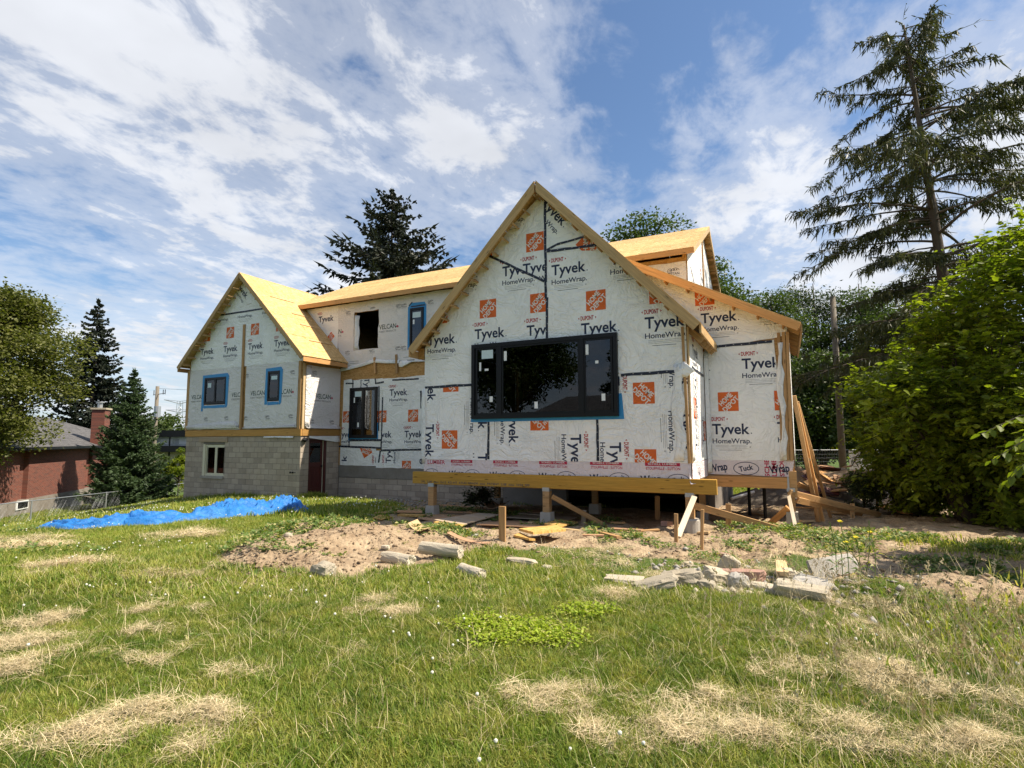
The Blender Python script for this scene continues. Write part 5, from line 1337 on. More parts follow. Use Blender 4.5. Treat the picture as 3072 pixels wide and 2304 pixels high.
M['leaf_mid'] = leaf('foliage_mid_green', (0.040, 0.068, 0.018), (0.085, 0.115, 0.030), .32)
M['leaf_olive'] = leaf('foliage_olive', (0.068, 0.086, 0.018), (0.165, 0.165, 0.042), .34)
M['leaf_dark'] = leaf('foliage_dark', (0.030, 0.048, 0.020), (0.060, 0.080, 0.030), .25)
M['leaf_bright'] = leaf('foliage_bright', (0.052, 0.092, 0.012), (0.30, 0.33, 0.026), .5, spec=.35)
M['needle_dark'] = leaf('needles_dark', (0.020, 0.030, 0.022), (0.045, 0.052, 0.034), .12)
M['needle_blue'] = leaf('needles_blue_green', (0.055, 0.10, 0.05), (0.11, 0.155, 0.065), .2)
M['needle_olive'] = leaf('needles_olive', (0.045, 0.055, 0.028), (0.12, 0.12, 0.04), .25)


def strips(P0, P1, wd, r, sag=0.0, up=None):
    """narrow flat sprays from P0 to P1, each two crossed tapered quads"""
    n = len(P0); d = P1 - P0; L = np.linalg.norm(d, axis=1, keepdims=True); dn, a, b = rot_to(d)
    out = []; Fo = []
    for k, ax in enumerate((a, b)):
        ph = r.uniform(0, math.pi, n)[:, None]; s = a * np.cos(ph) + b * np.sin(ph) if k == 0 else -a * np.sin(ph) + b * np.cos(ph)
        mid = P0 + d * .45 + np.array([0, 0, sag]) * L; w_ = (wd * r.uniform(.7, 1.2, n))[:, None]
        V = np.stack([P0, mid + s * w_, P1, mid - s * w_], 1).reshape(-1, 3); out.append(V)
        i = np.arange(n)[:, None] * 4 + k * n * 4; Fo += [i + np.array([[0, 1, 2]]), i + np.array([[0, 2, 3]])]
    return np.concatenate(out), np.concatenate(Fo)


def conifer(name, u, D, ztop, rad, label, group=None, seed=1, whorls=34, per=9, mat='needle_dark', zlow=.04, trunk_r=.2, power=.85, droop=-.25, tip_up=.12, tw=9, twl=.45, wd=.06, xy=None, sparse=0.0, irregular=.25, twin=False, hang=.35, sub=3):
    r = np.random.default_rng(seed)
    if xy is None:
        lat = (u - 1536) / FPX * D; g = _r * lat + np.array([-math.sin(_ya), math.cos(_ya), 0]) * D; xy = (g[0], g[1])
    zb_ = hz_(*xy) - .1; Hh = ztop - zb_; t = empty(name, (xy[0], xy[1], zb_), label, 'tree', group)
    mb = MB(); mb.tube([(xy[0], xy[1], zb_), (xy[0] + .1, xy[1], zb_ + Hh * .5), (xy[0], xy[1], ztop - .1)], [trunk_r, trunk_r * .6, .02], 9)
    A = []; B = []; 
    for i in range(whorls):
        f = i / (whorls - 1); z = zb_ + Hh * (zlow + (1 - zlow) * (1 - (1 - f) ** 1.05)) - .15
        L0 = rad * (1 - f) ** power + .12
        for k in range(per if f < .8 else max(4, per - 3)):
            if r.random() < sparse: continue
            az = r.uniform(0, 2 * math.pi); L = L0 * r.uniform(1 - irregular, 1 + irregular * .6); hd = np.array([math.cos(az), math.sin(az), 0])
            p0 = np.array([xy[0], xy[1], z + r.uniform(-.2, .2)]); n = 7; pts = []
            for j in range(n + 1):
                s = j / n; pts.append(p0 + hd * L * s + np.array([0, 0, droop * L * s * (1 - .4 * s) + tip_up * L * s ** 3]))
            mb.tube(pts[::2] if n % 2 else pts, list(np.linspace(max(.012, trunk_r * .16 * L / rad), .006, len(pts[::2]))), 4, cap=False)
            side = np.array([-hd[1], hd[0], 0])
            m = max(3, int(tw * L / rad * 1.3 + 2))
            for q in range(m):
                s = (q + r.random()) / m * .93 + .07; j = min(int(s * n), n - 1); c = pts[j] + (pts[j + 1] - pts[j]) * (s * n - j)
                for sg in (-1, 1):
                    ln = twl * (1.15 - .65 * s) * r.uniform(.6, 1.2) * (.18 + .82 * L / rad)
                    e = c + side * sg * ln * r.uniform(.5, 1) + hd * ln * r.uniform(.2, .8) + np.array([0, 0, -hang * ln * r.uniform(.3, 1.2)])
                    for w_ in range(sub):
                        tt = r.random() * .5; a_ = c + (e - c) * tt; A.append(a_); B.append(a_ + (e - c) * (1 - tt) * r.uniform(.8, 1.1) + r.normal(size=3) * ln * .22)
            A.append(pts[-2]); B.append(pts[-1] + (pts[-1] - pts[-2]) * .6)
    for q in range(6): A.append(np.array([xy[0], xy[1], ztop - .9 + q * .15])); B.append(np.array([xy[0] + r.normal() * .1, xy[1] + r.normal() * .1, ztop + .25]))
    mb.build('trunk', M['bark'], t, smooth=True)
    V, F = strips(np.array(A), np.array(B), wd, r)
    mk('crown', V, F, M[mat], t)
    return t


# ------------------------------------------------------------------ neighbour's side, left
conifer('spruce', 395, 36, 6.1, 2.35, 'bushy young blue-green spruce standing beside the brick chimney', seed=3, whorls=44, per=14, mat='needle_blue', tw=12, twl=.50, wd=.036, droop=-.05, tip_up=.25, hang=.25, power=.80, sub=6)
conifer('spruce', 272, 58, 16.4, 4.7, 'tall dark spruce with a forked top behind the brick house', seed=4, whorls=36, per=11, mat='needle_dark', tw=12, twl=1.0, wd=.12, droop=-.30, tip_up=.25, hang=.4, trunk_r=.3, power=.75, sub=3)
leafy_tree('maple_tree', -50, 27, 10.8, 4.3, 'large olive-green tree overhanging the brick house at the left edge', seed=11, nclus=85, leaves=60000, lsize=.165, mat='leaf_olive', zlow=.14, trunk_r=.22, clr=.155, shape=1.3)
leafy_tree('round_tree', 490, 75, 5.2, 5.2, 'round distant tree behind the white building', seed=12, nclus=50, leaves=9000, lsize=.4, mat='leaf_mid', zlow=.1)
leafy_tree('round_tree', 400, 82, 4.9, 5.0, 'distant tree half hidden by the young spruce', seed=13, nclus=40, leaves=7000, lsize=.42, mat='leaf_mid', zlow=.1)
leafy_tree('shrub', 492, 47, .75, 1.1, 'small rounded shrub in front of the white building', 'shrub', seed=14, nclus=24, leaves=3500, lsize=.16, mat='leaf_mid', zlow=.05, trunk_r=.05, group='shrubs by the white building')
leafy_tree('shrub', 545, 44, 1.35, 1.25, 'taller shrub touching the block wall corner of the house', 'shrub', seed=15, nclus=26, leaves=4500, lsize=.16, mat='leaf_bright', zlow=.02, trunk_r=.05, group='shrubs by the white building')
conifer('spruce', 1165, 36, 18.2, 7.3, 'tall dark spruce rising behind the long plywood roof', seed=8, whorls=46, per=11, mat='needle_dark', tw=17, twl=1.0, wd=.075, droop=-.12, tip_up=.22, hang=.5, trunk_r=.25, power=.58, irregular=.4, sub=4, sparse=.1)
leafy_tree('tall_tree', 1955, 46, 22.4, 5.4, 'tall tree showing above the roof right of the peak', seed=21, nclus=60, leaves=20000, lsize=.30, mat='leaf_mid', zlow=.35, trunk_r=.3)
leafy_tree('tall_tree', 2110, 44, 18.4, 4.3, 'tree crown just right of the upper gable end', seed=22, nclus=70, leaves=20000, lsize=.26, mat='leaf_mid', zlow=.2, trunk_r=.3)
for k, (u, D, zt_, rd, md, sd, lab) in enumerate(((2230, 50, 16.2, 4.8, 'leaf_mid', 31, 'mid-green tree behind the low right roof'), (2330, 44, 14.6, 4.4, 'leaf_mid', 32, 'tree right behind the roof corner, left of the bare pole'),
                                                 (2460, 47, 16.6, 5.2, 'leaf_dark', 33, 'dark tree behind the bare pole'), (2600, 42, 15.0, 4.8, 'leaf_mid', 34, 'tree between the bare pole and the leafy bush'), (2760, 46, 15.6, 5.0, 'leaf_dark', 35, 'dark tree behind the leafy bush'),
                                                 (2960, 42, 11.5, 5.0, 'leaf_dark', 36, 'dark tree behind the bush at the right edge'))):
    leafy_tree('locust_tree', u, D, zt_, rd, lab, seed=sd, nclus=85, leaves=20000, lsize=.24, mat=md, zlow=.08, trunk_r=.32, group='trees behind the lot', clr=.15, aspect=.45)
def trunkish(u0, v0, u1, v1, D, r0, r1):
    pass
# understorey hedge that closes the view under the trees
for k, (u, D, zt_, rd, lab) in enumerate(((2420, 38, 8.2, 3.6, 'low dark bush behind the temporary fence, left of the pole'), (2560, 36, 7.6, 3.8, 'low dark bush behind the temporary fence, right of the pole'), (2720, 35, 7.8, 3.8, 'low dark bush behind the white tarpaulin on the fence'), (2880, 35, 8.0, 3.8, 'low dark bush far right behind the leafy bush'), (2300, 42, 8.4, 3.8, 'low dark bush behind the leaning lumber'))):
    leafy_tree('bush', u, D, zt_, rd, lab, 'bush', seed=50 + k, nclus=70, leaves=20000, lsize=.24, mat='leaf_mid', zlow=.0, trunk_r=.08, group='bushes at the back of the lot')
# the big ragged spruce on the right
def big_spruce():
    r = np.random.default_rng(78); D = 19.5; u = 2895
    lat = (u - 1536) / FPX * D; g = _r * lat + np.array([-math.sin(_ya), math.cos(_ya), 0]) * D; x0, y0 = g[0], g[1]; zb_ = hz_(x0, y0) - .1
    t = empty('spruce', (x0, y0, zb_), 'huge ragged spruce with drooping open branches at the right', 'tree')
    ztop = 17.6; xt_ = x0 - 1.15 * _r[0]; yt_ = y0 - 1.15 * _r[1]
    def trunk(z):
        f = (z - zb_) / (ztop - zb_); return np.array([x0 + (xt_ - x0) * f ** 1.3, y0 + (yt_ - y0) * f ** 1.3, z])
    mb = MB(); zs_ = np.linspace(zb_, ztop - .6, 12); mb.tube([trunk(z) for z in zs_], list(np.linspace(.30, .03, 12)), 10)
    A = []; B = []; W = []
    def spray(c, d, ln, hang):
        """a side shoot with short needle-clad twigs hanging from it"""
        e = c + d * ln + np.array([0, 0, -.18 * ln]); A.append(c); B.append(e); W.append(.012)
        k = max(2, int(ln / .085))
        for q in range(k):
            a_ = c + (e - c) * (q + r.random()) / k; hl = hang * r.uniform(.25, 1.15)
            dn = np.array([r.normal() * .32, r.normal() * .32, -1.0]) * hl + d * hl * r.uniform(.1, .7)
            A.append(a_); B.append(a_ + dn); W.append(.011)
            if r.random() < .5: A.append(a_); B.append(a_ + np.array([r.normal(), r.normal(), r.uniform(-.3, .5)]) * .10 + d * .06); W.append(.010)
    nb = 122
    for i in range(nb):
        f = min(.99, max(0, (i + r.normal() * 1.5) / nb)); z = 3.4 + (ztop - 4.0) * f; az = r.uniform(0, 6.283); hd = np.array([math.cos(az), math.sin(az), 0])
        L = (7.3 * (1 - f) ** .50 + .5) * (r.uniform(.45, 1.1) if r.random() < .75 else r.uniform(.25, .55)); L *= 1.0 + .14 * float(hd @ _r)
        p0 = trunk(z); n = 10; rise = r.uniform(.0, .42) if f > .22 else r.uniform(-.28, .10); sag = r.uniform(.22, .50); tip = r.uniform(.0, .16); bend = r.normal() * .18
        side = np.array([-hd[1], hd[0], 0]); pts = []
        for j in range(n + 1):
            s = j / n; pts.append(p0 + hd * L * s + side * bend * L * s * s + np.array([0, 0, L * (rise * s - sag * s * s + tip * s ** 4)]) + r.normal(size=3) * .035 * s * L / 3)
        mb.tube(pts, list(np.linspace(.020 + .007 * L, .006, n + 1)), 5, cap=False)
        bare = r.uniform(.12, .45); m = int(5 + L * 4.2)
        for q in range(m):
            s = bare + (1 - bare) * (q + r.random()) / m; j = min(int(s * n), n - 1); c = pts[j] + (pts[j + 1] - pts[j]) * (s * n - j); sg = 1 if r.random() < .5 else -1
            if r.random() < .22 and s < .8:                    # a long secondary limb
                ln = L * (1 - s) * r.uniform(.35, .7); d2 = hd * .75 + side * sg * .65 + np.array([0, 0, r.uniform(-.25, .12)]); e = c + d2 * ln
                mb.tube([c, c + d2 * ln * .5 + np.array([0, 0, .04 * ln]), e], [.012, .008, .004], 4, cap=False)
                for w_ in range(int(3 + ln * 7)):
                    tt = r.uniform(.2, 1); a_ = c + (e - c) * tt; spray(a_, (hd * r.uniform(.2, 1) + side * r.normal() * .7) * .8 + np.array([0, 0, -.15]), r.uniform(.15, .5), .30)
            for w_ in range(2):
                spray(c, side * sg * r.uniform(.4, 1) * (1 if w_ else -1) + hd * r.uniform(.2, .9) + np.array([0, 0, r.uniform(-.45, .15)]), (1.0 - .6 * s) * r.uniform(.2, .85) * min(1, .4 + L / 6), r.uniform(.22, .48))
        for w_ in range(6): spray(pts[-2] + (pts[-1] - pts[-2]) * r.random(), hd * .6 + r.normal(size=3) * .35, .25, .30)
    for k in range(9): spray(trunk(ztop - 1.6 + k * .15), np.array([r.normal(), r.normal(), .9]), r.uniform(.3, .8), .2)
    for k in range(26):
        z = r.uniform(2.5, 9.5); az = r.uniform(0, 6.3); p0 = trunk(z); mb.tube([p0, p0 + np.array([math.cos(az), math.sin(az), r.uniform(-.3, .1)]) * r.uniform(.6, 2.4)], [.025, .006], 4, cap=False)
    mb.build('trunk', M['bark'], t, smooth=True)
    V, F = strips(np.array(A), np.array(B), .021, r); mk('crown', V, F, M['needle_olive'], t)
big_spruce()


def leaf_shape(C, d, nrm, s):
    """six-point pointed leaf folded along its midrib"""
    n = len(C); a = np.cross(d, nrm); a /= np.linalg.norm(a, axis=1, keepdims=True) + 1e-9; s = s[:, None]
    V = np.stack([C, C + d * s * .35 + a * s * .30 + nrm * s * .05, C + d * s * .75 + a * s * .20 - nrm * s * .02, C + d * s - nrm * s * .12, C + d * s * .75 - a * s * .20 - nrm * s * .02, C + d * s * .35 - a * s * .30 + nrm * s * .05], 1).reshape(-1, 3)
    k = np.arange(n)[:, None] * 6
    F = np.concatenate([k + np.array([[0, 1, 2]]), k + np.array([[0, 2, 3]]), k + np.array([[0, 3, 4]]), k + np.array([[0, 4, 5]])], 0)
    return V, F


def big_bush(name, label, cx, cy, ztop, rad, seed, nclus, leaves, lsize, mat='leaf_bright', zl=-.2, boxr=None, trunk_r=.09, cat='bush', shp=(1, 1)):
    r = np.random.default_rng(seed); zb_ = hz_(cx, cy) - .1; t = empty(name, (cx, cy, zb_), label, cat)
    P = []
    while len(P) < nclus:
        q = r.normal(size=3); q /= np.linalg.norm(q); q *= r.uniform(.3, 1.0) ** .4
        k = 1 + .30 * (vnoise(q[0] * 2 + seed, q[2] * 2 + q[1] * 2, seed) - .5) * 2
        q = q * k; p = np.array([cx + q[0] * rad * shp[0], cy + q[1] * rad * shp[1], (zb_ + zl + ztop) / 2 + q[2] * (ztop - zb_ - zl) / 2]); 
        if p[2] > zb_ + .15: P.append(p)
    P = np.array(P); mb = MB(); stems = [np.array([cx + r.normal() * .35, cy + r.normal() * .35, zb_]) for _ in range(7)]
    for i in range(nclus):
        st = stems[i % 7]; mb.tube(curve_pts(st, P[i], .5, 5, r, .06), list(np.linspace(trunk_r * r.uniform(.5, 1), .008, 6)), 5, cap=False)
    mb.build('trunk', M['bark'], t, smooth=True)
    # sprays: leaves stand alternately along arching shoots
    ns = leaves // 9; k = r.integers(0, nclus, ns); out_ = P[k] - np.array([cx, cy, (zb_ + ztop) / 2 - .6]); out_ /= np.linalg.norm(out_, axis=1, keepdims=True)
    S0 = P[k] + r.normal(size=(ns, 3)) * rad * .13; sd = out_ * .9 + r.normal(size=(ns, 3)) * .55 + np.array([0, 0, .25]); sd /= np.linalg.norm(sd, axis=1, keepdims=True); sl_ = r.uniform(.25, .75, ns)
    Cs = []; Ds = []; Ns = []; Sz = []
    for j in range(9):
        f = (j + .5) / 9; c = S0 + sd * (sl_ * f)[:, None] + np.array([0, 0, -1.0]) * (sl_ * .35 * f * f)[:, None]
        az = r.uniform(0, 6.28, ns); hv = np.stack([np.cos(az), np.sin(az), r.uniform(-.7, .1, ns)], 1) * .8 + sd * .5; hv /= np.linalg.norm(hv, axis=1, keepdims=True)
        up = np.array([0, 0, 1.0]) + r.normal(size=(ns, 3)) * .4; up -= hv * (up * hv).sum(1, keepdims=True); up /= np.linalg.norm(up, axis=1, keepdims=True)
        Cs.append(c); Ds.append(hv); Ns.append(up); Sz.append(lsize * r.uniform(.6, 1.25, ns) * (1.1 - .5 * f))
    V, F = leaf_shape(np.concatenate(Cs), np.concatenate(Ds), np.concatenate(Ns), np.concatenate(Sz))
    V[:, 2] = np.maximum(V[:, 2], zb_ + .12)
    mk('foliage', V, F, M[mat], t)
    A = S0; B = S0 + sd * sl_[:, None]; V, F = strips(A, B, .004, r); mk('twigs', V, F, M['bark'], t)
    return t


def at_uD(u, D):
    lat = (u - 1536) / FPX * D; g = _r * lat + np.array([-math.sin(_ya), math.cos(_ya), 0]) * D; return g[0], g[1]


bx, by = at_uD(2930, 14.5)
big_bush('bush', 'big bright yellow-green leafy bush filling the right edge', bx, by, 5.0, 2.75, 5, 85, 34000, .20, zl=.1, shp=(1, 1))
bx, by = at_uD(3200, 13.5)
big_bush('bush', 'taller bright leafy bush cut by the right edge of the view', bx, by, 7.7, 2.4, 6, 75, 24000, .20, zl=.2)
bx, by = at_uD(2735, 16.5)
big_bush('bush', 'lower leafy growth left of the big bush, beside the lumber pile', bx, by, 3.1, 1.35, 9, 50, 11000, .16, zl=.0)
bx, by = at_uD(3950, 6.6)
big_bush('bush', 'leafy bush whose near branch reaches in at the right edge', bx, by, 4.6, 1.9, 7, 80, 20000, .16, zl=.4)
# near branch that reaches into the picture
def near_branch():
    r = np.random.default_rng(5); p0 = np.array([*at_uD(3400, 5.6), 1.75]); t = empty('branch', p0, 'single leafy branch reaching in low at the right edge', 'branch'); mb = MB()
    tipx = at_uD(2950, 5.9); Cs = []; Ds = []; Ns = []; Sz = []
    for k, (ue, ze) in enumerate(((2935, 1.62), (2960, 1.35), (3010, 1.15), (3040, 1.55), (2985, 1.05), (3090, 1.3))):
        e = np.array([*at_uD(ue, 5.6 + .15 * k), ze]); pts = curve_pts(p0, e, .35, 7, r, .02); mb.tube(pts, list(np.linspace(.012, .003, 8)), 5, cap=False)
        for j in range(26):
            s = .25 + .75 * j / 25; i = min(int(s * 7), 6); c = pts[i] + (pts[i + 1] - pts[i]) * (s * 7 - i); d = (pts[i + 1] - pts[i]); d = d / np.linalg.norm(d)
            sd_ = np.cross(d, [0, 0, 1]) * (1 if j % 2 else -1) + d * .7 + np.array([0, 0, -.45]) + r.normal(size=3) * .25; sd_ /= np.linalg.norm(sd_)
            up = np.array([0, 0, 1.0]) + r.normal(size=3) * .3; up -= sd_ * (up @ sd_); up /= np.linalg.norm(up); Cs.append(c); Ds.append(sd_); Ns.append(up); Sz.append(r.uniform(.08, .14))
    V, F = leaf_shape(np.array(Cs), np.array(Ds), np.array(Ns), np.array(Sz)); mk('foliage', V, F, M['leaf_bright'], t); mb.build('stem', M['bark'], t)
near_branch()
# dark ferny shrub by the debris
bx, by = at_uD(2575, 17.0)
leafy_tree('shrub', 0, 0, .75, .8, 'dark feathery shrub beside the debris heap', 'shrub', seed=61, nclus=22, leaves=6000, lsize=.09, mat='leaf_dark', zlow=.0, trunk_r=.03, xy=(bx, by), aspect=.3)

# ------------------------------------------------------------------ brick bungalow next door
FWD = np.array([-math.sin(_ya), math.cos(_ya), 0]); 
def build_bungalow():
    A = np.array([*at_uD(72, 31)]); B = np.array([*at_uD(310, 40.7)]); d = (B - A) / np.linalg.norm(B - A); nrm = np.array([d[1], -d[0]])  # towards the lot
    ang = math.atan2(d[1], d[0]); zg = -2.25; s0, s1 = -14.0, 17.5
    t = empty('brick_house', (A[0], A[1], zg), 'low red brick house with a grey shingle roof behind the chain-link fence', 'house')
    Mx = Matrix(((d[0], -nrm[0], 0, A[0]), (d[1], -nrm[1], 0, A[1]), (0, 0, 1, 0), (0, 0, 0, 1)))   # local x along wall, y into house
    def lo(name, mb, mat, **k):
        me = mesh_np(name, mb.V, mb.F, [M[q] for q in mat] if isinstance(mat, (list, tuple)) else M[mat], mb.M); o = bpy.data.objects.new(name, me); o.matrix_basis = Mx; link(o, t); return tag(o, **k)
    mb = MB(); mb.box(s0, .25, zg + .55, s1, 9.5, 1.18); lo('wall', mb, 'nbrick')
    mb = MB(); mb.box(-2.1, 0, zg + .55, .0, .249, 1.18); mb.box(.9, .0, zg + .55, 7.9, .249, 1.18); mb.box(8.9, .05, zg + .55, s1, .249, 1.18); lo('brick_pier', mb, 'nbrick', kind='stuff')
    mb = MB(); mb.box(s0, -.04, zg - 1.2, s1, 9.6, zg + .55); lo('foundation', mb, 'parge')
    mb = MB(); mb.box(-.2, -.10, zg + .05, .95, -.045, zg + .5); lo('basement_window', mb, 'sticker'); mb = MB(); mb.box(-.1, -.12, zg + .12, .85, -.104, zg + .44); lo('window_grille', mb, 'black')
    mb = MB(); mb.add([(s0 - .5, -.55, 1.18), (s1 + .5, -.55, 1.18), (s1 + .5, 10.2, 1.18), (s0 - .5, 10.2, 1.18), (s0 + 4, 4.8, 3.3), (s1 - 4.2, 4.8, 3.3)], [(0, 1, 5, 4), (1, 2, 5), (2, 3, 4, 5), (3, 0, 4), (3, 2, 1, 0)]); lo('roof', mb, 'shingle')
    mb = MB(); mb.box(s0 - .5, -.60, 1.06, s1 + .5, -.56, 1.22); lo('eaves_gutter', mb, 'black')
    c = np.array([*at_uD(352, 40.0)]); q = c - A; sx, sy = q @ d, -(q @ nrm)
    mb = MB(); mb.box(sx - .45, sy + .6, 1.2, sx + .45, sy + 1.4, 3.75); ch = lo('chimney', mb, 'nbrick')
    for a, b, e in ((3.75, 3.87, .08),): mb = MB(); mb.box(sx - .45 - e, sy + .6 - e, a, sx + .45 + e, sy + 1.4 + e, b); o = lo('chimney_cap', mb, 'concrete_pale')
    mb = MB(); mb.tube([Vector((sx, sy + 1.1, 3.87)), Vector((sx, sy + 1.1, 4.25))], .16, 10); mb.tube([Vector((sx, sy + 1.1, 4.25)), Vector((sx, sy + 1.1, 4.32))], .26, 10); lo('flue_cowl', mb, 'steel')
build_bungalow()

def white_building():
    A = np.array(at_uD(452, 60)); B = np.array(at_uD(640, 60)); d = (B - A) / np.linalg.norm(B - A); zg = hz_(*A) - .2
    t = empty('white_building', (A[0], A[1], zg), 'low white-walled building with a flat black roof beyond the fence', 'building')
    nn = np.array([-d[1], d[0]]); Mx = Matrix(((d[0], nn[0], 0, A[0]), (d[1], nn[1], 0, A[1]), (0, 0, 1, 0), (0, 0, 0, 1)))
    def lo(name, bs, mat):
        mb = MB(); [mb.box(*b) for b in bs]; me = mesh_np(name, mb.V, mb.F, M[mat]); o = bpy.data.objects.new(name, me); o.matrix_basis = Mx; link(o, t)
    lo('wall', [(0, 0, zg, 12, 8, .3)], 'concrete_pale'); lo('roof', [(-.6, -.8, .3, 12.6, 8.6, .95)], 'black'); lo('upper_wall', [(.2, .6, .95, 12, 7, 1.9)], 'steel'); lo('roof_slab', [(-1.4, -.3, 1.9, 12.6, 8, 2.6)], 'black')
    lo('window', [(.9 + k * 1.8, .55, 1.15, 2.2 + k * 1.8, .59, 1.65) for k in range(3)][:1], 'sticker'); lo('window', [(2.9, .55, 1.15, 4.4, .59, 1.65)], 'sticker'); lo('window', [(5.2, -.05, -1.0, 5.9, -.01, .0)], 'black'); lo('downpipe', [(2.2, -.12, zg, 2.32, -.02, 2.0)], 'black')
white_building()

def utility_pole(name, u, D, ztop, r0, label, extras=True):
    x, y = at_uD(u, D); zg = hz_(x, y) - .1; t = empty(name, (x, y, zg), label, 'utility pole')
    mb = MB(); mb.tube([(x, y, zg), (x, y, (zg + ztop) / 2), (x, y, ztop)], [r0, r0 * .88, r0 * .75], 10); mb.build('pole', M['pole'], t, smooth=True)
    if extras:
        mb = MB(); mb.tube([(x + .5, y - .2, ztop - 2.9), (x + .5, y - .2, ztop - 1.9)], .28, 10); mb.build('transformer', M['steel'], t)
        mb = MB(); mb.tube([(x - .6, y, ztop - .8), (x + 1.2, y, ztop - .7)], .03, 5); [mb.tube([(x + q, y, ztop - .8), (x + q, y, ztop - .35)], .035, 5) for q in (.9, 1.2, -.5)]; mb.build('bracket', M['black'], t)
    return x, y, ztop
p1 = utility_pole('utility_pole', 468, 52, 6.6, .2, 'grey wooden utility pole beyond the young spruce')
p2 = utility_pole('utility_pole', 2518, 23, 7.5, .145, 'bare wooden utility pole standing right of the house', False)
def wire(a, b, sag, label, grp):
    mb = MB(); mb.tube(curve_pts(a, b, -sag, 16), .013, 5); o = mb.build('overhead_wire', M['black']); tag(o, label, 'wire', grp)
x_, y_ = at_uD(2340, 45); x2, y2 = at_uD(2900, 20)
for k, (z, lab) in enumerate(((4.45, 'upper thin wire passing the bare pole in front of the trees'), (3.85, 'lower thin wire passing the bare pole in front of the trees'))):
    wire((x_, y_, z + 1.2), (x2, y2, z - .2), .2, lab, 'wires by the bare pole')
x_, y_ = at_uD(545, 80)
wire((p1[0], p1[1], 6.4), (x_ + 20, y_ + 10, 8.2), .3, 'thin wire running right from the far utility pole', None)
# lattice pylon far away
def pylon():
    x, y = at_uD(538, 260); zg = -3; t = empty('pylon', (x, y, zg), 'pale lattice electricity pylon on the horizon', 'pylon'); mb = MB(); tp = 19.5
    for sx in (-1, 1):
        for sy in (-1, 1): mb.tube([(x + sx * 3, y + sy * 3, zg), (x + sx * 1, y + sy * 1, 12), (x + sx * .8, y + sy * .8, tp)], .14, 4)
    for k in range(9):
        z0 = k * 2.0; w0 = 2.6 - 1.7 * min(1, z0 / 12); mb.tube([(x - w0 * _r[0], y - w0 * _r[1], z0), (x + w0 * _r[0], y + w0 * _r[1], z0 + 2)], .09, 4); mb.tube([(x + w0 * _r[0], y + w0 * _r[1], z0), (x - w0 * _r[0], y - w0 * _r[1], z0 + 2)], .09, 4)
    mb.build('tower', M['steel'], t); mb = MB()
    for z, L in ((tp, 7.5), (15.5, 6.5)):
        for s in (-1, 1): mb.tube([(x, y, z - 1.2), (x + s * L * _r[0], y + s * L * _r[1], z + (.8 if z == tp else 0))], .16, 4); mb.tube([(x, y, z), (x + s * L * _r[0], y + s * L * _r[1], z + (.8 if z == tp else 0))], .1, 4)
    mb.build('crossarm', M['steel'], t)
pylon()

# ------------------------------------------------------------------ chain-link fence
m, n, b, o = new_mat('chain_link_wire'); b.inputs['Base Color'].default_value = (.33, .34, .35, 1); setb(b, .5, .5); b.inputs['Metallic'].default_value = .5; M['chain'] = m
def chain_fence():
    a = np.array([*at_uD(116, 25.6)]); b_ = np.array([*at_uD(335, 32.7)]); c = np.array([*at_uD(514, 40.6)]); e = np.array([*at_uD(600, 41.5)]); s = a - (b_ - a) * .9; s2 = s - (b_ - a)
    t = empty('chain_link_fence', (a[0], a[1], hz_(*a)), 'low chain-link fence of the brick house garden', 'fence'); line = [s2, s, a, b_, c, e]; hh = 1.0
    for i, p in enumerate(line):
        z = hz_(*p); mb = MB(); mb.tube([(p[0], p[1], z - .1), (p[0], p[1], z + hh + .04)], .035, 8); mb.build('fence_post', M['steel'], t)
    for i in range(len(line) - 1):
        p, q = line[i], line[i + 1]; mb = MB(); mb.tube([(p[0], p[1], hz_(*p) + hh), (q[0], q[1], hz_(*q) + hh)], .022, 6); mb.build('top_rail', M['steel'], t)
        L = np.hypot(*(q - p)); nn = int(L / .11); A = []; B = []
        for k in range(-10, nn):
            for sg in (1, -1):
                f0 = k / nn; f1 = f0 + hh / L
                g0, g1 = (f0, f1) if sg > 0 else (f1, f0)
                def P_(f, h): f_ = min(max(f, 0), 1); w_ = p + (q - p) * f_; return (w_[0], w_[1], hz_(*w_) + h)
                # clip to the bay
                ts = np.array([0, 1.0]); 
                if f1 <= 0 or f0 >= 1: continue
                ta, tb = max(0, -f0 / (f1 - f0)), min(1, (1 - f0) / (f1 - f0))
                fa, fb = f0 + (f1 - f0) * ta, f0 + (f1 - f0) * tb; ha, hb = (ta * hh, tb * hh) if sg > 0 else ((1 - ta) * hh, (1 - tb) * hh)
                A.append(P_(fa, ha)); B.append(P_(fb, hb))
        r = np.random.default_rng(2); V, F = strips(np.array(A), np.array(B), .0035, r)
        # straight wires, not tapered
        o = mk('wire_mesh', V, F, M['chain'], t, kind='stuff')
chain_fence()
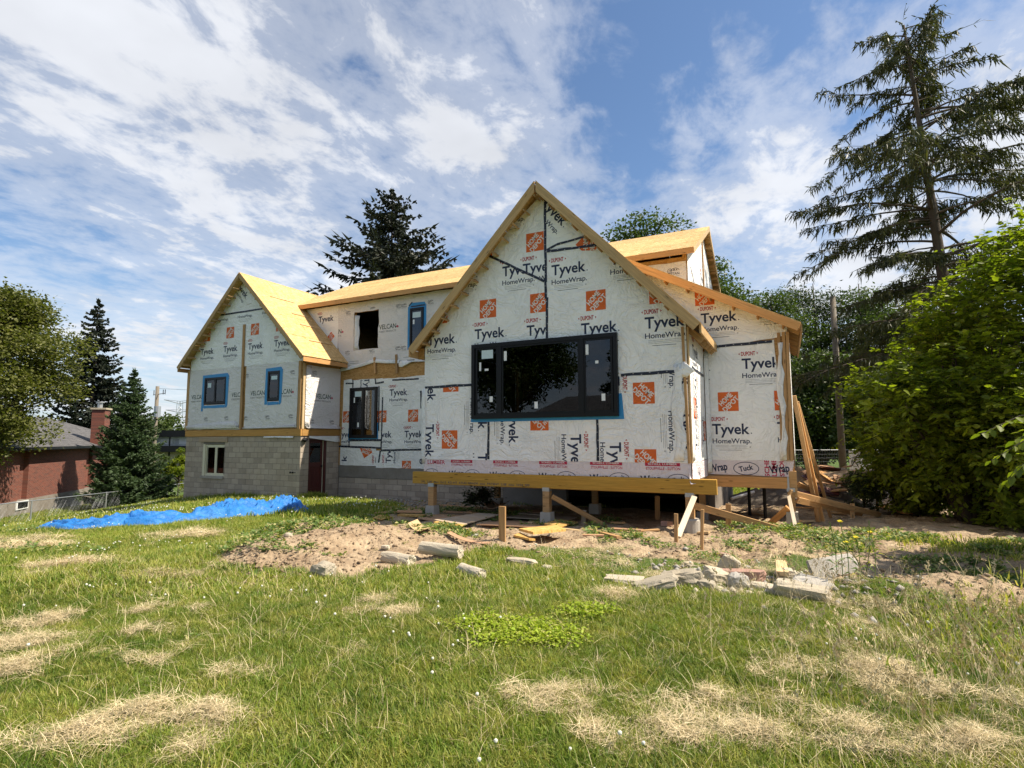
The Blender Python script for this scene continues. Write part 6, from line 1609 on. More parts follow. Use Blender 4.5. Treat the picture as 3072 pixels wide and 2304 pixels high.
# temporary fence and things at the back right
def temp_fence():
    pts = [np.array(at_uD(u, 26 - .0 * k)) for k, u in enumerate((2270, 2420, 2560, 2700, 2840))]
    t = empty('temporary_fence', (pts[0][0], pts[0][1], hz_(*pts[0])), 'temporary mesh fence panels behind the debris heap', 'fence'); zt_ = 1.0
    for i in range(len(pts)):
        p = pts[i]; mb = MB(); mb.tube([(p[0], p[1], hz_(*p) - .05), (p[0], p[1], zt_)], .02, 6); mb.build('fence_post', M['steel'], t)
    for i in range(len(pts) - 1):
        p, q = pts[i], pts[i + 1]; mb = MB()
        for z in (zt_, -.7): mb.tube([(p[0], p[1], z), (q[0], q[1], z)], .009, 4)
        for k in range(9): mb.tube([(p[0], p[1], .8 - k * .17), (q[0], q[1], .8 - k * .17)], .0025, 3)
        for k in range(1, 28): w_ = p + (q - p) * k / 28; mb.tube([(w_[0], w_[1], -.9), (w_[0], w_[1], zt_)], .004, 3, cap=False)
        mb.build('fence_panel', M['chain'], t)
    a, b_ = np.array(at_uD(2540, 25.6)), np.array(at_uD(2860, 25.0)); V = []; N = 40
    r = np.random.default_rng(3)
    for i in range(N + 1):
        f = i / N; p = a + (b_ - a) * f; fold = .10 * math.sin(i * 1.3) + r.normal() * .03
        for j in range(5): V.append((p[0] + fold * _r[1] * -1, p[1] + fold, .98 - j * .36 - (.05 * math.sin(i * .7)) * (j == 0)))
    F = [(i * 5 + j, i * 5 + j + 1, (i + 1) * 5 + j + 1, (i + 1) * 5 + j) for i in range(N) for j in range(4)]
    mk('white_tarpaulin', V, F, M['plastic'], None, smooth=True, label='white tarpaulin hung on the temporary fence at the back', cat='tarpaulin')
temp_fence()

# ------------------------------------------------------------------ behind the camera: what the front window mirrors
leafy_tree('maple_tree', 0, 0, 11.5, 4.6, 'broad tree behind the camera mirrored in the front window', seed=91, nclus=80, leaves=24000, lsize=.24, mat='leaf_mid', zlow=.25, xy=(-15.2, -9.0))
leafy_tree('maple_tree', 0, 0, 9.0, 2.4, 'second tree behind the camera mirrored in the narrow panes', seed=92, nclus=60, leaves=14000, lsize=.24, mat='leaf_dark', zlow=.2, xy=(-7.6, -10.0))
def mirrored_house():
    t = empty('bungalow', (-14, -22, 0), 'low grey house behind the camera mirrored in the front window', 'house')
    box('wall', (-20, -27, -.2), (-8, -19, 2.7), M['block'], t); mb = MB(); mb.add([(-20.6, -18.4, 2.7), (-7.4, -18.4, 2.7), (-7.4, -27.6, 2.7), (-20.6, -27.6, 2.7), (-17, -23, 5.2), (-11, -23, 5.2)], [(1, 0, 4, 5), (2, 1, 5), (3, 2, 5, 4), (0, 3, 4), (0, 1, 2, 3)]); mb.build('roof', M['shingle'], t)
    box('window', (-16, -18.99, 1), (-14, -18.9, 2.1), M['black'], t); box('door', (-12, -18.99, 0), (-11.1, -18.92, 2.1), M['door'], t)
mirrored_house()
# ------------------------------------------------------------------ tarp
def tarp():
    r = np.random.default_rng(4)
    st = [((112, 1592), .10, .04), ((160, 1585), .30, .18), ((250, 1583), .42, .22), ((330, 1578), .46, .30), ((380, 1572), .55, .36), ((470, 1570), .52, .30), ((560, 1562), .48, .30), ((640, 1557), .50, .42), ((700, 1547), .60, .50), ((780, 1540), .62, .44), ((840, 1532), .55, .50), ((880, 1530), .42, .42), ((900, 1536), .34, .10), ((915, 1540), .10, .03)]
    C = np.array([G0(*s[0])[:2] for s in st]); W = np.array([s[1] for s in st]); Hh = np.array([s[2] for s in st])
    d = np.r_[0, np.cumsum(np.hypot(*np.diff(C, axis=0).T))]; NS, NT_ = 260, 44; s = np.linspace(0, d[-1], NS)
    cx, cy = np.interp(s, d, C[:, 0]), np.interp(s, d, C[:, 1]); w_ = np.interp(s, d, W); h_ = np.interp(s, d, Hh)
    tx, ty = np.gradient(cx), np.gradient(cy); L = np.hypot(tx, ty); nx_, ny_ = -ty / L, tx / L; k = np.hanning(21); k /= k.sum()
    nx_ = np.convolve(np.pad(nx_, 10, 'edge'), k, 'valid'); ny_ = np.convolve(np.pad(ny_, 10, 'edge'), k, 'valid')
    S, T = np.meshgrid(s, np.linspace(-1, 1, NT_), indexing='ij')
    ww = w_[:, None] * .82 * (1 + .35 * fbm(S * 1.1, T * .3 + 4, 7, 3) * np.sign(T)); X = cx[:, None] + nx_[:, None] * T * ww; Y = cy[:, None] + ny_[:, None] * T * ww
    prof = np.clip(1 - np.abs(T) ** 2.2, 0, 1) ** .7
    rid = 1 - np.abs(fbm(S * 1.6 + T * 1.5, T * 2.0 - S * .5, 11, 4)) * 2.6; rid2 = 1 - np.abs(fbm(S * 3.2 - T * 2.0, T * 3 + S, 19, 2)) * 3
    Z = H(X, Y) + .035 + prof * h_[:, None] * .75 * (.30 + .42 * np.clip(rid, 0, 1) ** 1.3 + .34 * np.clip(rid2, -.2, 1)) + .008 * rid2
    X = X + .05 * fbm(S * 2, T * 2, 23, 2); Y = Y + .05 * fbm(S * 2, T * 2, 29, 2)
    i = np.arange(NS * NT_).reshape(NS, NT_); F = np.stack([i[:-1, :-1], i[1:, :-1], i[1:, 1:], i[:-1, 1:]], -1).reshape(-1, 4)
    mk('tarp', np.stack([X.ravel(), Y.ravel(), Z.ravel()], 1), F, M['tarp'], smooth=True, label='long crumpled blue tarpaulin lying on the grass', cat='tarp')
tarp()


def gp(u, v, dz=0.0): p = G(u, v); return Vector((p[0], p[1], p[2] + dz))


def lay_sheet(name, pts, mat, label, cat, th=.018, lift=.02, group=None, curl=0.0, tilt=None):
    """a flat sheet of board lying where its four corners touch the ground"""
    P_ = [gp(*p) for p in pts]; zz = [p.z for p in P_]
    # best plane through the corners
    c = sum(P_, Vector()) / len(P_); A = np.array([[p.x - c.x, p.y - c.y, 1] for p in P_]); sol = np.linalg.lstsq(A, np.array(zz), rcond=None)[0]
    sol[0] = max(-.25, min(.25, sol[0])); sol[1] = max(-.25, min(.25, sol[1]))
    top = max(0, max(p.z - (sol[0] * (p.x - c.x) + sol[1] * (p.y - c.y) + sol[2]) for p in P_)) * .6 + lift
    if tilt: sol[0] += tilt[0]; sol[1] += tilt[1]
    e = (P_[1] - P_[0]); ang = math.atan2(e.y, e.x); ca, sa = math.cos(ang), math.sin(ang); N = 8
    loc = [((p.x - c.x) * ca + (p.y - c.y) * sa, -(p.x - c.x) * sa + (p.y - c.y) * ca) for p in P_]
    V = []; F = []
    for j in range(N + 1):
        for i in range(N + 1):
            s, t = i / N, j / N
            q = [loc[0][k] * (1 - s) * (1 - t) + loc[1][k] * s * (1 - t) + loc[2][k] * s * t + loc[3][k] * (1 - s) * t for k in (0, 1)]
            X = c.x + q[0] * ca - q[1] * sa; Y = c.y + q[0] * sa + q[1] * ca
            V.append((q[0], q[1], sol[0] * (X - c.x) + sol[1] * (Y - c.y) + top + curl * 4 * (s - .5) ** 2))
    n = len(V); V = V + [(x, y, z + th) for x, y, z in V]; m = N + 1
    for j in range(N):
        for i in range(N):
            a = j * m + i; F.append((n + a, n + a + 1, n + a + m + 1, n + a + m)); F.append((a, a + m, a + m + 1, a + 1))
    bd = [i for i in range(m)] + [j * m + N for j in range(1, m)] + [N * m + i for i in range(N - 1, -1, -1)] + [j * m for j in range(N - 1, 0, -1)]
    for k in range(len(bd)): a, b_ = bd[k], bd[(k + 1) % len(bd)]; F.append((a, b_, n + b_, n + a))
    me = mesh_np(name, V, F, M[mat]); o = bpy.data.objects.new(name, me); o.matrix_basis = Matrix.Translation((c.x, c.y, sol[2])) @ Matrix.Rotation(ang, 4, 'Z'); link(o)
    return tag(o, label, cat, group)


SH = 'sheets of board lying in front of the house'
lay_sheet('plywood_sheet', ((1252, 1563), (1340, 1576), (1400, 1555), (1303, 1544)), 'ply_brown', 'brown grooved plywood sheet below the left concrete pier', 'plywood', group=SH)
lay_sheet('plywood_sheet', ((1302, 1581), (1385, 1592), (1499, 1563), (1435, 1551)), 'ply_grey', 'grey-brown plywood sheet with a pale yellow front edge', 'plywood', lift=.09, group=SH)
lay_sheet('plywood_strip', ((1300, 1583), (1385, 1594), (1392, 1589), (1312, 1577)), 'ply_yellow', 'pale yellow strip along the front of the grey plywood', 'plywood', lift=.085, th=.015, group=SH)
lay_sheet('plywood_sheet', ((1429, 1580), (1622, 1587), (1644, 1577), (1511, 1565)), 'ply_brown', 'long brown sheet lying behind the upright stake', 'plywood', group=SH)
lay_sheet('plywood_sheet', ((1633, 1582), (1679, 1592), (1733, 1576), (1679, 1569)), 'ply_yellow', 'yellow plywood piece below the middle pier', 'plywood', lift=.05, th=.03, group=SH)
lay_sheet('plywood_sheet', ((1556, 1610), (1600, 1628), (1698, 1612), (1668, 1600)), 'ply_yellow', 'thick yellow plywood piece lying in front on the grass', 'plywood', lift=.10, th=.04, group=SH)
lay_sheet('plywood_sheet', ((1541, 1615), (1588, 1631), (1606, 1626), (1560, 1608)), 'ply_yellow', 'smaller yellow piece tucked under the thick yellow plywood', 'plywood', lift=.02, th=.03, group=SH)
lay_sheet('cardboard_piece', ((1223, 1587), (1272, 1615), (1302, 1596), (1252, 1582)), 'lumber_pale', 'bent tan piece of board on the soil left of the concrete tube', 'board', th=.006, curl=.07, lift=.03, group=SH)
lay_sheet('cardboard_piece', ((1340, 1612), (1466, 1647), (1472, 1642), (1350, 1606)), 'ply_brown', 'thin curled brown strip behind the concrete tube', 'board', th=.006, curl=.05, group=SH)
lay_sheet('plywood_sheet', ((1451, 1533), (1492, 1541), (1530, 1522), (1480, 1516)), 'ply_brown', 'curved brown board propped near the middle under the beam', 'plywood', th=.012, curl=.10, lift=.08, group=SH)
lay_sheet('plywood_sheet', ((1119, 1558), (1145, 1564), (1176, 1555), (1140, 1549)), 'ply_yellow', 'small yellow plywood piece at the left of the debris', 'plywood', th=.02, group=SH)
lay_sheet('plywood_sheet', ((1500, 1557), (1700, 1566), (1730, 1558), (1560, 1550)), 'ply_grey', 'dim grey board lying under the beam by the middle pier', 'plywood', group=SH)
lay_sheet('wood_scrap', ((1560, 1538), (1620, 1542), (1625, 1535), (1570, 1532)), 'ply_brown', 'dim brown board farther back under the house', 'board', group=SH)
BD = 'boards lying and leaning round the house'


def lie(name, u0, v0, u1, v1, w_, h_, mat, label, cat='board', dz=0.0, group=BD, dz2=None):
    a, b_ = gp(u0, v0, h_ / 2 + .01 + dz), gp(u1, v1, h_ / 2 + .01 + (dz if dz2 is None else dz2))
    return board(name, a, b_, w_, h_, M[mat], label=label, cat=cat, group=group)


lie('plank', 1106, 1520, 1235, 1530, .24, .035, 'ply_brown', 'long brown plank lying left of the left pier')
lie('plank', 1306, 1531, 1342, 1534, .20, .035, 'ply_brown', 'short brown plank end showing right of the left pier')
lie('plank', 1315, 1519, 1455, 1528, .12, .04, 'ply_brown', 'dim brown plank running under the beam behind the left pier')
lie('plank', 1192, 1544, 1266, 1546, .20, .04, 'ply_brown', 'short brown board stacked on a yellow one', dz=.05)
lie('plank', 1198, 1549, 1272, 1552, .16, .045, 'ply_yellow', 'short yellow board under the short brown one')
lie('plank', 1590, 1571, 1634, 1568, .10, .03, 'lumber_pale', 'small pale offcut in front of the middle pier')
lie('plank', 1628, 1562, 1664, 1576, .14, .03, 'lumber', 'small tilted offcut at the foot of the middle pier', dz=.06, dz2=.02)
lie('plank', 1765, 1593, 1858, 1618, .09, .04, 'lumber', 'short two-by-four lying on the soil under the beam')
lie('plank', 1748, 1610, 1812, 1611, .08, .03, 'ply_brown', 'dark thin batten beside the short two-by-four')
lie('plank', 2093, 1604, 2128, 1602, .10, .04, 'lumber_pale', 'pale block of wood right of the right pier')
lie('plank', 1992, 1580, 2010, 1580, .12, .10, 'brickred', 'reddish block lying in the shade under the beam', 'block')
lie('plank', 2140, 1500, 2240, 1503, .16, .03, 'lumber', 'board lying behind the right wing beam')
lie('plank', 2210, 1540, 2320, 1511, .06, .03, 'ply_grey', 'thin grey strip lying in the shade under the right wing')
lie('plank', 2400, 1568, 2440, 1566, .09, .04, 'lumber_pale', 'short pale offcut left of the leaning bundle foot')
lie('plank', 2490, 1541, 2540, 1545, .10, .04, 'lumber', 'short board lying right of the leaning lumber')
lie('plank', 1150, 1500, 1195, 1503, .1, .03, 'ply_grey', 'grey scrap board near the block wall')
lie('plank', 1085, 1545, 1120, 1549, .1, .03, 'ply_grey', 'grey batten left of the debris')
lie('plank', 1835, 1572, 1872, 1573, .08, .04, 'lumber', 'little wood scrap in the shade beneath the window wall')
lie('plank', 1830, 1587, 1850, 1587, .08, .03, 'lumber_pale', 'little pale scrap in the shade beneath the window wall')
lie('plank', 2600, 1540, 2628, 1528, .12, .04, 'lumber_white', 'whitish scrap on top of the boards by the bush', dz=.10)


def upright(name, u, v0, v1, w_, mat, label, cat='stake', du=0, th=.04, dd=0.0, group='wooden stakes driven in the ground'):
    """stake whose foot is at photograph (u, v1) and whose top shows at v0"""
    g = G(u, v1); D = float((g - CAM) @ FWD[:3]) if len(FWD) == 3 else 0
    top = px(u + du, v0, y=g[1] + dd)
    return board(name, Vector((g[0], g[1], g[2] - .12)), Vector(top), w_, th, M[mat], up=(0, 1, 0), label=label, cat=cat, group=group)


upright('stake', 1507, 1519, 1617, .105, 'lumber', 'wide upright wooden stake in front of the plywood sheets')
upright('stake', 1750, 1530, 1573, .10, 'ply_grey', 'short grey stake propping the sloping brace', du=2)
upright('stake', 2028, 1541, 1628, .062, 'lumber', 'narrow stake left of the whitish leaning strut')
upright('stake', 2104, 1528, 1648, .050, 'lumber', 'tall thin stake in front of the right pier', du=3)
upright('stake', 2185, 1512, 1577, .10, 'lumber', 'wide stake behind the long sloping brace')
upright('stake', 2557, 1510, 1554, .10, 'lumber', 'short stake between the two low boards on the right')
board('stake', (*at_uD(2612, 17.5), -1.0), (*at_uD(2613, 17.5), .75), .05, .05, M['lumber'], label='thin post standing by the white plastic in the bushes', cat='stake', group='wooden stakes driven in the ground')
upright('stake', 1972, 1488, 1558, .10, 'lumber', 'dim wooden post in the dark under the house', th=.09)
upright('stake', 2510, 1453, 1505, .09, 'lumber', 'post standing in front of the debris heap')


def strut(name, u0, v0, y0, u1, v1, w_, h_, mat, label, up=(0, 1, 0), lift=.03, group=BD):
    a = px(u0, v0, y=y0); b_ = gp(u1, v1, lift)
    return board(name, a, b_, w_, h_, M[mat], up=up, label=label, cat='brace', group=group)


strut('brace', 1656, 1489, YF - .10, 1808, 1577, .10, .04, 'lumber', 'sloping brace from the middle post down to the soil')
strut('brace', 2083, 1491, YF - .14, 2034, 1616, .10, .045, 'lumber_white', 'whitish strut leaning against the right post')
strut('brace', 2062, 1511, YF - .19, 2332, 1592, .13, .04, 'lumber', 'long sloping plank from the right post towards the right')
strut('brace', 2365, 1523, YR - .15, 2309, 1577, .13, .04, 'rake_orange', 'short tilted orange board left of the corner pier')
strut('brace', 2366, 1486, YR - .12, 2387, 1588, .07, .05, 'lumber_white', 'whitish stake leaning on the corner post')
strut('brace', 2368, 1478, YR - .16, 2640, 1548, .14, .04, 'lumber', 'upper of two long planks running right from the corner post')
strut('brace', 2392, 1500, YR + .12, 2585, 1548, .14, .04, 'lumber', 'lower of two long planks running right from the corner post')
strut('brace', 2392, 1452, YR + .5, 2500, 1500, .12, .04, 'lumber', 'plank behind the two long ones near the corner post')
# leaning lumber on the right side wall
for (u0, v0, u1, v1, y0, w_, mat_, lab) in ((2382, 1187, 2455, 1568, 14.6, .09, 'lumber', 'leftmost of the long boards leaning on the right wall'), (2390, 1212, 2467, 1566, 14.8, .10, 'rake_orange', 'orange board leaning on the right wall, second of the bundle'),
                                           (2392, 1205, 2492, 1554, 15.2, .07, 'lumber', 'rightmost slender board of the leaning bundle'), (2427, 1378, 2488, 1508, 15.0, .07, 'lumber_pale', 'pale board seen in the gap of the leaning bundle'), (2384, 1215, 2450, 1500, 14.7, .06, 'lumber', 'narrow board inside the leaning bundle')):
    a = px(u0, v0, y=y0); b_ = gp(u1, v1, .02); board('leaning_board', a, b_, w_, .05, M[mat_], up=(.3, 1, 0), label=lab, cat='board', group='boards leaning on the right wall')


def rock(name, u, v, sx, sy, sz, mat, label, cat='rubble', seed=0, cyl=False, yaw=0.0, tilt=(0, 0), group='broken concrete lying in the grass', boxy=.7, dz=0.0, rough=.10):
    """a broken lump: subdivided box, chipped and roughened"""
    r = np.random.default_rng(seed); N = 7; V = []; F = []; idx = {}
    def vid(p):
        k = tuple(np.round(p, 5))
        if k not in idx: idx[k] = len(V); V.append(p)
        return idx[k]
    L = np.linspace(-1, 1, N)
    for ax in range(3):
        for sg in (-1, 1):
            for i in range(N - 1):
                for j in range(N - 1):
                    q = []
                    for a, b_ in ((i, j), (i + 1, j), (i + 1, j + 1), (i, j + 1)):
                        p = [0, 0, 0]; p[ax] = sg; p[(ax + 1) % 3] = L[a]; p[(ax + 2) % 3] = L[b_]; q.append(vid(np.array(p, float)))
                    F.append(tuple(q) if sg > 0 else tuple(reversed(q)))
    V = np.array(V)
    if cyl:
        k = np.maximum(np.abs(V[:, 1]), np.abs(V[:, 2])); a = np.arctan2(V[:, 2], V[:, 1]); V[:, 1] = k * np.cos(a); V[:, 2] = k * np.sin(a)
    else:
        nrm = V / np.linalg.norm(V, axis=1, keepdims=True) * 1.25; V = V * boxy + nrm * (1 - boxy)
        for _ in range(3):                                        # knock corners off
            d = r.normal(size=3); d /= np.linalg.norm(d); lim = r.uniform(.95, 1.25); s = V @ d; m = s > lim; V[m] -= d * (s[m] - lim)[:, None]
    V = V + V * (r.normal(size=(len(V), 1)) * .02 + (fbm(V[:, 0] * 1.7 + seed, V[:, 1] * 1.7 + V[:, 2] * 2.1, seed, 3) * rough * 2)[:, None])
    g = gp(u, v); V = V * np.array([sx / 2, sy / 2, sz / 2]) * .82
    o = mk(name, V, F, M[mat], None, center=False)
    o.matrix_basis = Matrix.Translation((g.x, g.y, g.z + sz * .33 + dz * .8)) @ Matrix.Rotation(yaw, 4, 'Z') @ Matrix.Rotation(tilt[0], 4, 'Y') @ Matrix.Rotation(tilt[1], 4, 'X')
    ROOT_OF[o.name] = o.matrix_basis.copy(); return tag(o, label, cat, group)


rock('concrete_tube', 1322, 1664, .76, .20, .20, 'concrete_pale', 'longest concrete footing tube lying on its side', 'concrete', 1, True, -.02, rough=.03)
rock('concrete_tube', 1193, 1692, .60, .19, .19, 'concrete_pale', 'broken concrete tube at the edge of the soil heap', 'concrete', 2, True, -.12, rough=.08)
rock('concrete_tube', 1414, 1731, .52, .17, .17, 'concrete_pale', 'short pale concrete cylinder lying in the grass', 'concrete', 3, True, -.45, rough=.05)
rock('stone', 970, 1728, .30, .22, .20, 'concrete_pale', 'pale stone at the lower edge of the soil heap', 'stone', 4, boxy=.4, rough=.14)
rock('stone', 1565, 1693, .50, .20, .10, 'concrete_pale', 'flat white stone in the grass below the yellow plywood', 'stone', 5, boxy=.5)
rock('stone', 1640, 1709, .17, .12, .07, 'concrete_pale', 'small white stone right of the flat one', 'stone', 6, boxy=.5)
rock('brick', 1428, 1614, .20, .12, .09, 'concrete', 'grey brick on the soil left of the wide stake', 'brick', 7, yaw=.3)
rock('brick', 1157, 1646, .14, .10, .06, 'concrete_pale', 'small brick piece lying on the soil heap', 'brick', 8, yaw=.3)
rock('stone', 865, 1612, .12, .1, .08, 'concrete_pale', 'small white stone high on the soil heap', 'stone', 9, boxy=.5)
rock('stone', 1408, 1604, .16, .12, .08, 'concrete', 'rounded stone beside the grey brick', 'stone', 10, boxy=.4)
RB = dict(group='rubble pile in the grass')
rock('slab', 1872, 1752, .52, .30, .10, 'concrete_pale', 'flat tan slab at the left end of the rubble', 'rubble', 21, yaw=.1, **RB)
rock('slab', 1965, 1775, .52, .30, .12, 'concrete_pale', 'pale slab tilted up against the big lump', 'rubble', 22, yaw=.25, tilt=(-.30, 0), dz=.05, **RB)
rock('concrete_lump', 2045, 1762, .50, .28, .22, 'concrete_pale', 'biggest rough concrete lump in the rubble', 'rubble', 23, yaw=.15, tilt=(-.12, 0), rough=.14, **RB)
rock('concrete_lump', 2150, 1754, .32, .26, .22, 'concrete_pale', 'tan block with a peaked top beside the big lump', 'rubble', 24, yaw=.8, tilt=(.25, .2), **RB)
rock('concrete_lump', 2186, 1724, .26, .12, .28, 'concrete_pale', 'upright pointed white fragment behind the rubble', 'rubble', 25, yaw=.1, tilt=(.5, .1), boxy=.6, **RB)
rock('brick_block', 2222, 1750, .62, .20, .15, 'brickred', 'brownish brick block across the middle of the rubble', 'brick', 26, yaw=.05, tilt=(-.06, 0), dz=.04, boxy=.85, rough=.04, **RB)
rock('concrete_lump', 2216, 1772, .24, .20, .22, 'concrete', 'small grey pyramid-shaped fragment in front of the brick block', 'rubble', 27, yaw=.7, boxy=.3, **RB)
rock('concrete_lump', 2120, 1772, .20, .15, .14, 'concrete_pale', 'small white chip in front of the tan block', 'rubble', 28, boxy=.5, **RB)
rock('concrete_lump', 2290, 1776, .28, .16, .12, 'concrete_pale', 'low pale fragment right of the grey pyramid', 'rubble', 29, yaw=-.3, boxy=.5, **RB)
rock('slab', 2406, 1800, .56, .18, .20, 'concrete_pale', 'long pale broken slab at the right front of the rubble', 'rubble', 30, yaw=-.1, tilt=(.06, .3), rough=.12, **RB)
rock('concrete_lump', 2366, 1754, .28, .2, .16, 'concrete_pale', 'rounded pale lump behind the long slab', 'rubble', 31, boxy=.5, dz=.06, **RB)
rock('slab', 2442, 1770, .42, .26, .07, 'concrete', 'thin grey slab behind the right end of the rubble', 'rubble', 32, yaw=-.3, tilt=(.1, .25), dz=.05, **RB)
rock('slab', 2500, 1724, .70, .08, .28, 'concrete', 'large grey slab standing tilted on its edge at the right', 'rubble', 33, yaw=.55, tilt=(-.15, -.5), boxy=.9, rough=.03, **RB)
rock('concrete_lump', 2330, 1788, .20, .16, .12, 'concrete_pale', 'small lump left of the long slab', 'rubble', 34, boxy=.5, **RB)
rock('stone', 2065, 1698, .14, .1, .07, 'concrete_pale', 'small white stone behind the rubble', 'stone', 35, boxy=.4)
rock('brick', 2165, 1672, .24, .12, .08, 'brickred', 'half-buried brick behind the rubble', 'brick', 36, boxy=.85)
rock('stone', 2452, 1645, .12, .1, .06, 'concrete_pale', 'small stone on the bare soil right of the rubble', 'stone', 37, boxy=.4)
lie('plank', 2344, 1722, 2350, 1765, .12, .04, 'lumber_pale', 'short upright-looking wood piece on the rubble', dz=.12, group=None)


def pebbles(name, spots, n, s0, s1, mat, label, seed):
    """loose gravel, clods and crumbs of masonry: nobody could count them"""
    r = np.random.default_rng(seed); V = []; F = []
    base = np.array([(0, 0, 1), (.9, 0, .25), (.28, .85, .25), (-.73, .53, .25), (-.73, -.53, .25), (.28, -.85, .25), (0, 0, -.6)]); bf = [(0, 1, 2), (0, 2, 3), (0, 3, 4), (0, 4, 5), (0, 5, 1), (6, 2, 1), (6, 3, 2), (6, 4, 3), (6, 5, 4), (6, 1, 5)]
    C = [G(*p[:2]) for p in spots]; rad = [p[2] for p in spots]
    k = r.integers(0, len(spots), n); X = np.array([C[i][0] for i in k]) + r.normal(size=n) * np.array([rad[i] for i in k]); Y = np.array([C[i][1] for i in k]) + r.normal(size=n) * np.array([rad[i] for i in k]) * .8; Z = H(X, Y)
    S = s0 * (s1 / s0) ** (r.random(n) ** 2.2); sc = S[:, None, None] * r.uniform(.6, 1.3, (n, 1, 3)); a = r.uniform(0, 6.3, n); c_, s_ = np.cos(a), np.sin(a)
    B = base[None] * sc * (1 + r.normal(size=(n, 7, 1)) * .18); Xb = B[..., 0] * c_[:, None] - B[..., 1] * s_[:, None]; Yb = B[..., 0] * s_[:, None] + B[..., 1] * c_[:, None]
    V = np.stack([Xb + X[:, None], Yb + Y[:, None], B[..., 2] * .7 + Z[:, None] + S[:, None] * .2], -1).reshape(-1, 3)
    F = (np.array(bf)[None] + np.arange(n)[:, None, None] * 7).reshape(-1, 3)
    return mk(name, V, F, M[mat], None, label=label, cat='rubble', kind='stuff')


M['clod'] = concrete('soil_clods', (0.36, 0.265, 0.175), 1.2, .9, .5)
pebbles('soil_clods', [(830, 1660, .8), (1000, 1600, .8), (1230, 1620, .9), (905, 1715, .6), (1450, 1630, .7), (2000, 1670, 1.0), (2300, 1650, 1.2), (2250, 1600, .8), (2600, 1690, 1.0), (1700, 1620, 1.0), (2900, 1760, .9), (2700, 1730, .9), (760, 1690, .5)], 7000, .006, .040, 'clod', 'crumbly clods scattered over the bare soil', 3)
pebbles('rubble_chips', [(2080, 1765, .25), (2200, 1770, .25), (2350, 1780, .22), (2420, 1760, .22), (1960, 1765, .2), (2150, 1740, .25)], 150, .025, .085, 'concrete_pale', 'small broken chips lying between the bigger pieces of rubble', 5)
pebbles('masonry_crumbs', [(1060, 1500, .7), (1120, 1500, .9), (1200, 1510, 1.0), (1350, 1512, 1.2), (1480, 1510, 1.2), (2500, 1440, 1.3), (2200, 1745, .6), (2380, 1770, .5), (2250, 1490, 1.0)], 3500, .012, .07, 'concrete', 'broken masonry crumbs strewn along the foundation', 4)

rs = np.random.default_rng(31)
for k, (u, v, L, a, mt, lab) in enumerate(((1380, 1540, .9, .2, 'ply_brown', 'brown board scrap between the left and middle piers'), (1425, 1545, .6, -.5, 'lumber', 'short tan batten between the left and middle piers'), (1600, 1549, .8, .1, 'ply_grey', 'grey batten lying just left of the middle pier foot'), (1700, 1590, .5, .6, 'lumber_pale', 'pale batten beside the yellow plywood'),
                                         (1880, 1597, .6, -.1, 'ply_brown', 'brown strip on the soil below the dark opening'), (1945, 1590, .4, .5, 'lumber', 'small tan scrap below the dark opening'), (2230, 1570, .7, .2, 'ply_brown', 'brown strip below the long sloping plank'), (2290, 1545, .8, -.2, 'lumber', 'tan board in the shade of the right wing'), (2440, 1530, 1.1, .1, 'rake_orange', 'orange board lying between the leaning bundle and the low planks'),
                                         (2480, 1520, .9, -.3, 'lumber', 'tan board lying right behind the low planks'), (2530, 1500, .9, .3, 'ply_brown', 'brown board in front of the feathery shrub'), (1240, 1535, .7, -.1, 'ply_brown', 'brown batten left of the left pier'), (1160, 1540, .6, .3, 'lumber', 'tan scrap above the small yellow plywood'))):
    g = gp(u, v, .03); d = Vector((math.cos(a), math.sin(a), 0)) * L / 2; z0, z1 = hz_(g.x - d.x, g.y - d.y) + .03, hz_(g.x + d.x, g.y + d.y) + .03
    board('plank', (g.x - d.x, g.y - d.y, z0), (g.x + d.x, g.y + d.y, z1), .10 + .06 * rs.random(), .03, M[mt], label=lab, cat='board', group=BD)
# debris heap at the right rear
def pd(u, v, D):
    """a point D metres in front of the camera at photograph pixel (u, v)"""
    x, y = at_uD(u, D); q = ray(u, v); k = D / (q[0] * FWD[0] + q[1] * FWD[1]); return Vector((CAM[0] + q[0] * k, CAM[1] + q[1] * k, CAM[2] + q[2] * k))
def heap(name, c, rx, ry, h, mat, label, cat, seed, parent=None):
    n = 34; X, Y = np.meshgrid(np.linspace(-1, 1, n), np.linspace(-1, 1, n)); R_ = np.hypot(X, Y)
    Z = np.clip(1 - R_ ** 2, -.3, 1) * h + fbm(X * 3 + seed, Y * 3, seed, 5) * h * .5 * np.clip(1.2 - R_, 0, 1); i = np.arange(n * n).reshape(n, n); F = np.stack([i[:-1, :-1], i[:-1, 1:], i[1:, 1:], i[1:, :-1]], -1).reshape(-1, 4)
    Xw = c[0] + X * rx; Yw = c[1] + Y * ry; return mk(name, np.stack([Xw.ravel(), Yw.ravel(), (H(Xw, Yw) + Z - .06).ravel()], 1), F, M[mat], parent, smooth=True, label=label, cat=cat)
heap('soil_heap', at_uD(2395, 22), 2.0, 1.5, 1.45, 'clod', 'heap of tan soil behind the leaning lumber', 'soil heap', 3)
heap('brush_heap', at_uD(2290, 20.5), 1.7, 1.2, .62, 'bark_grey', 'brown heap of roots and brush seen under the right wing', 'brush', 5)
heap('plastic_heap', at_uD(2650, 19), .75, .5, .90, 'plastic', 'crumpled white plastic sheet in the bushes', 'plastic sheet', 6)
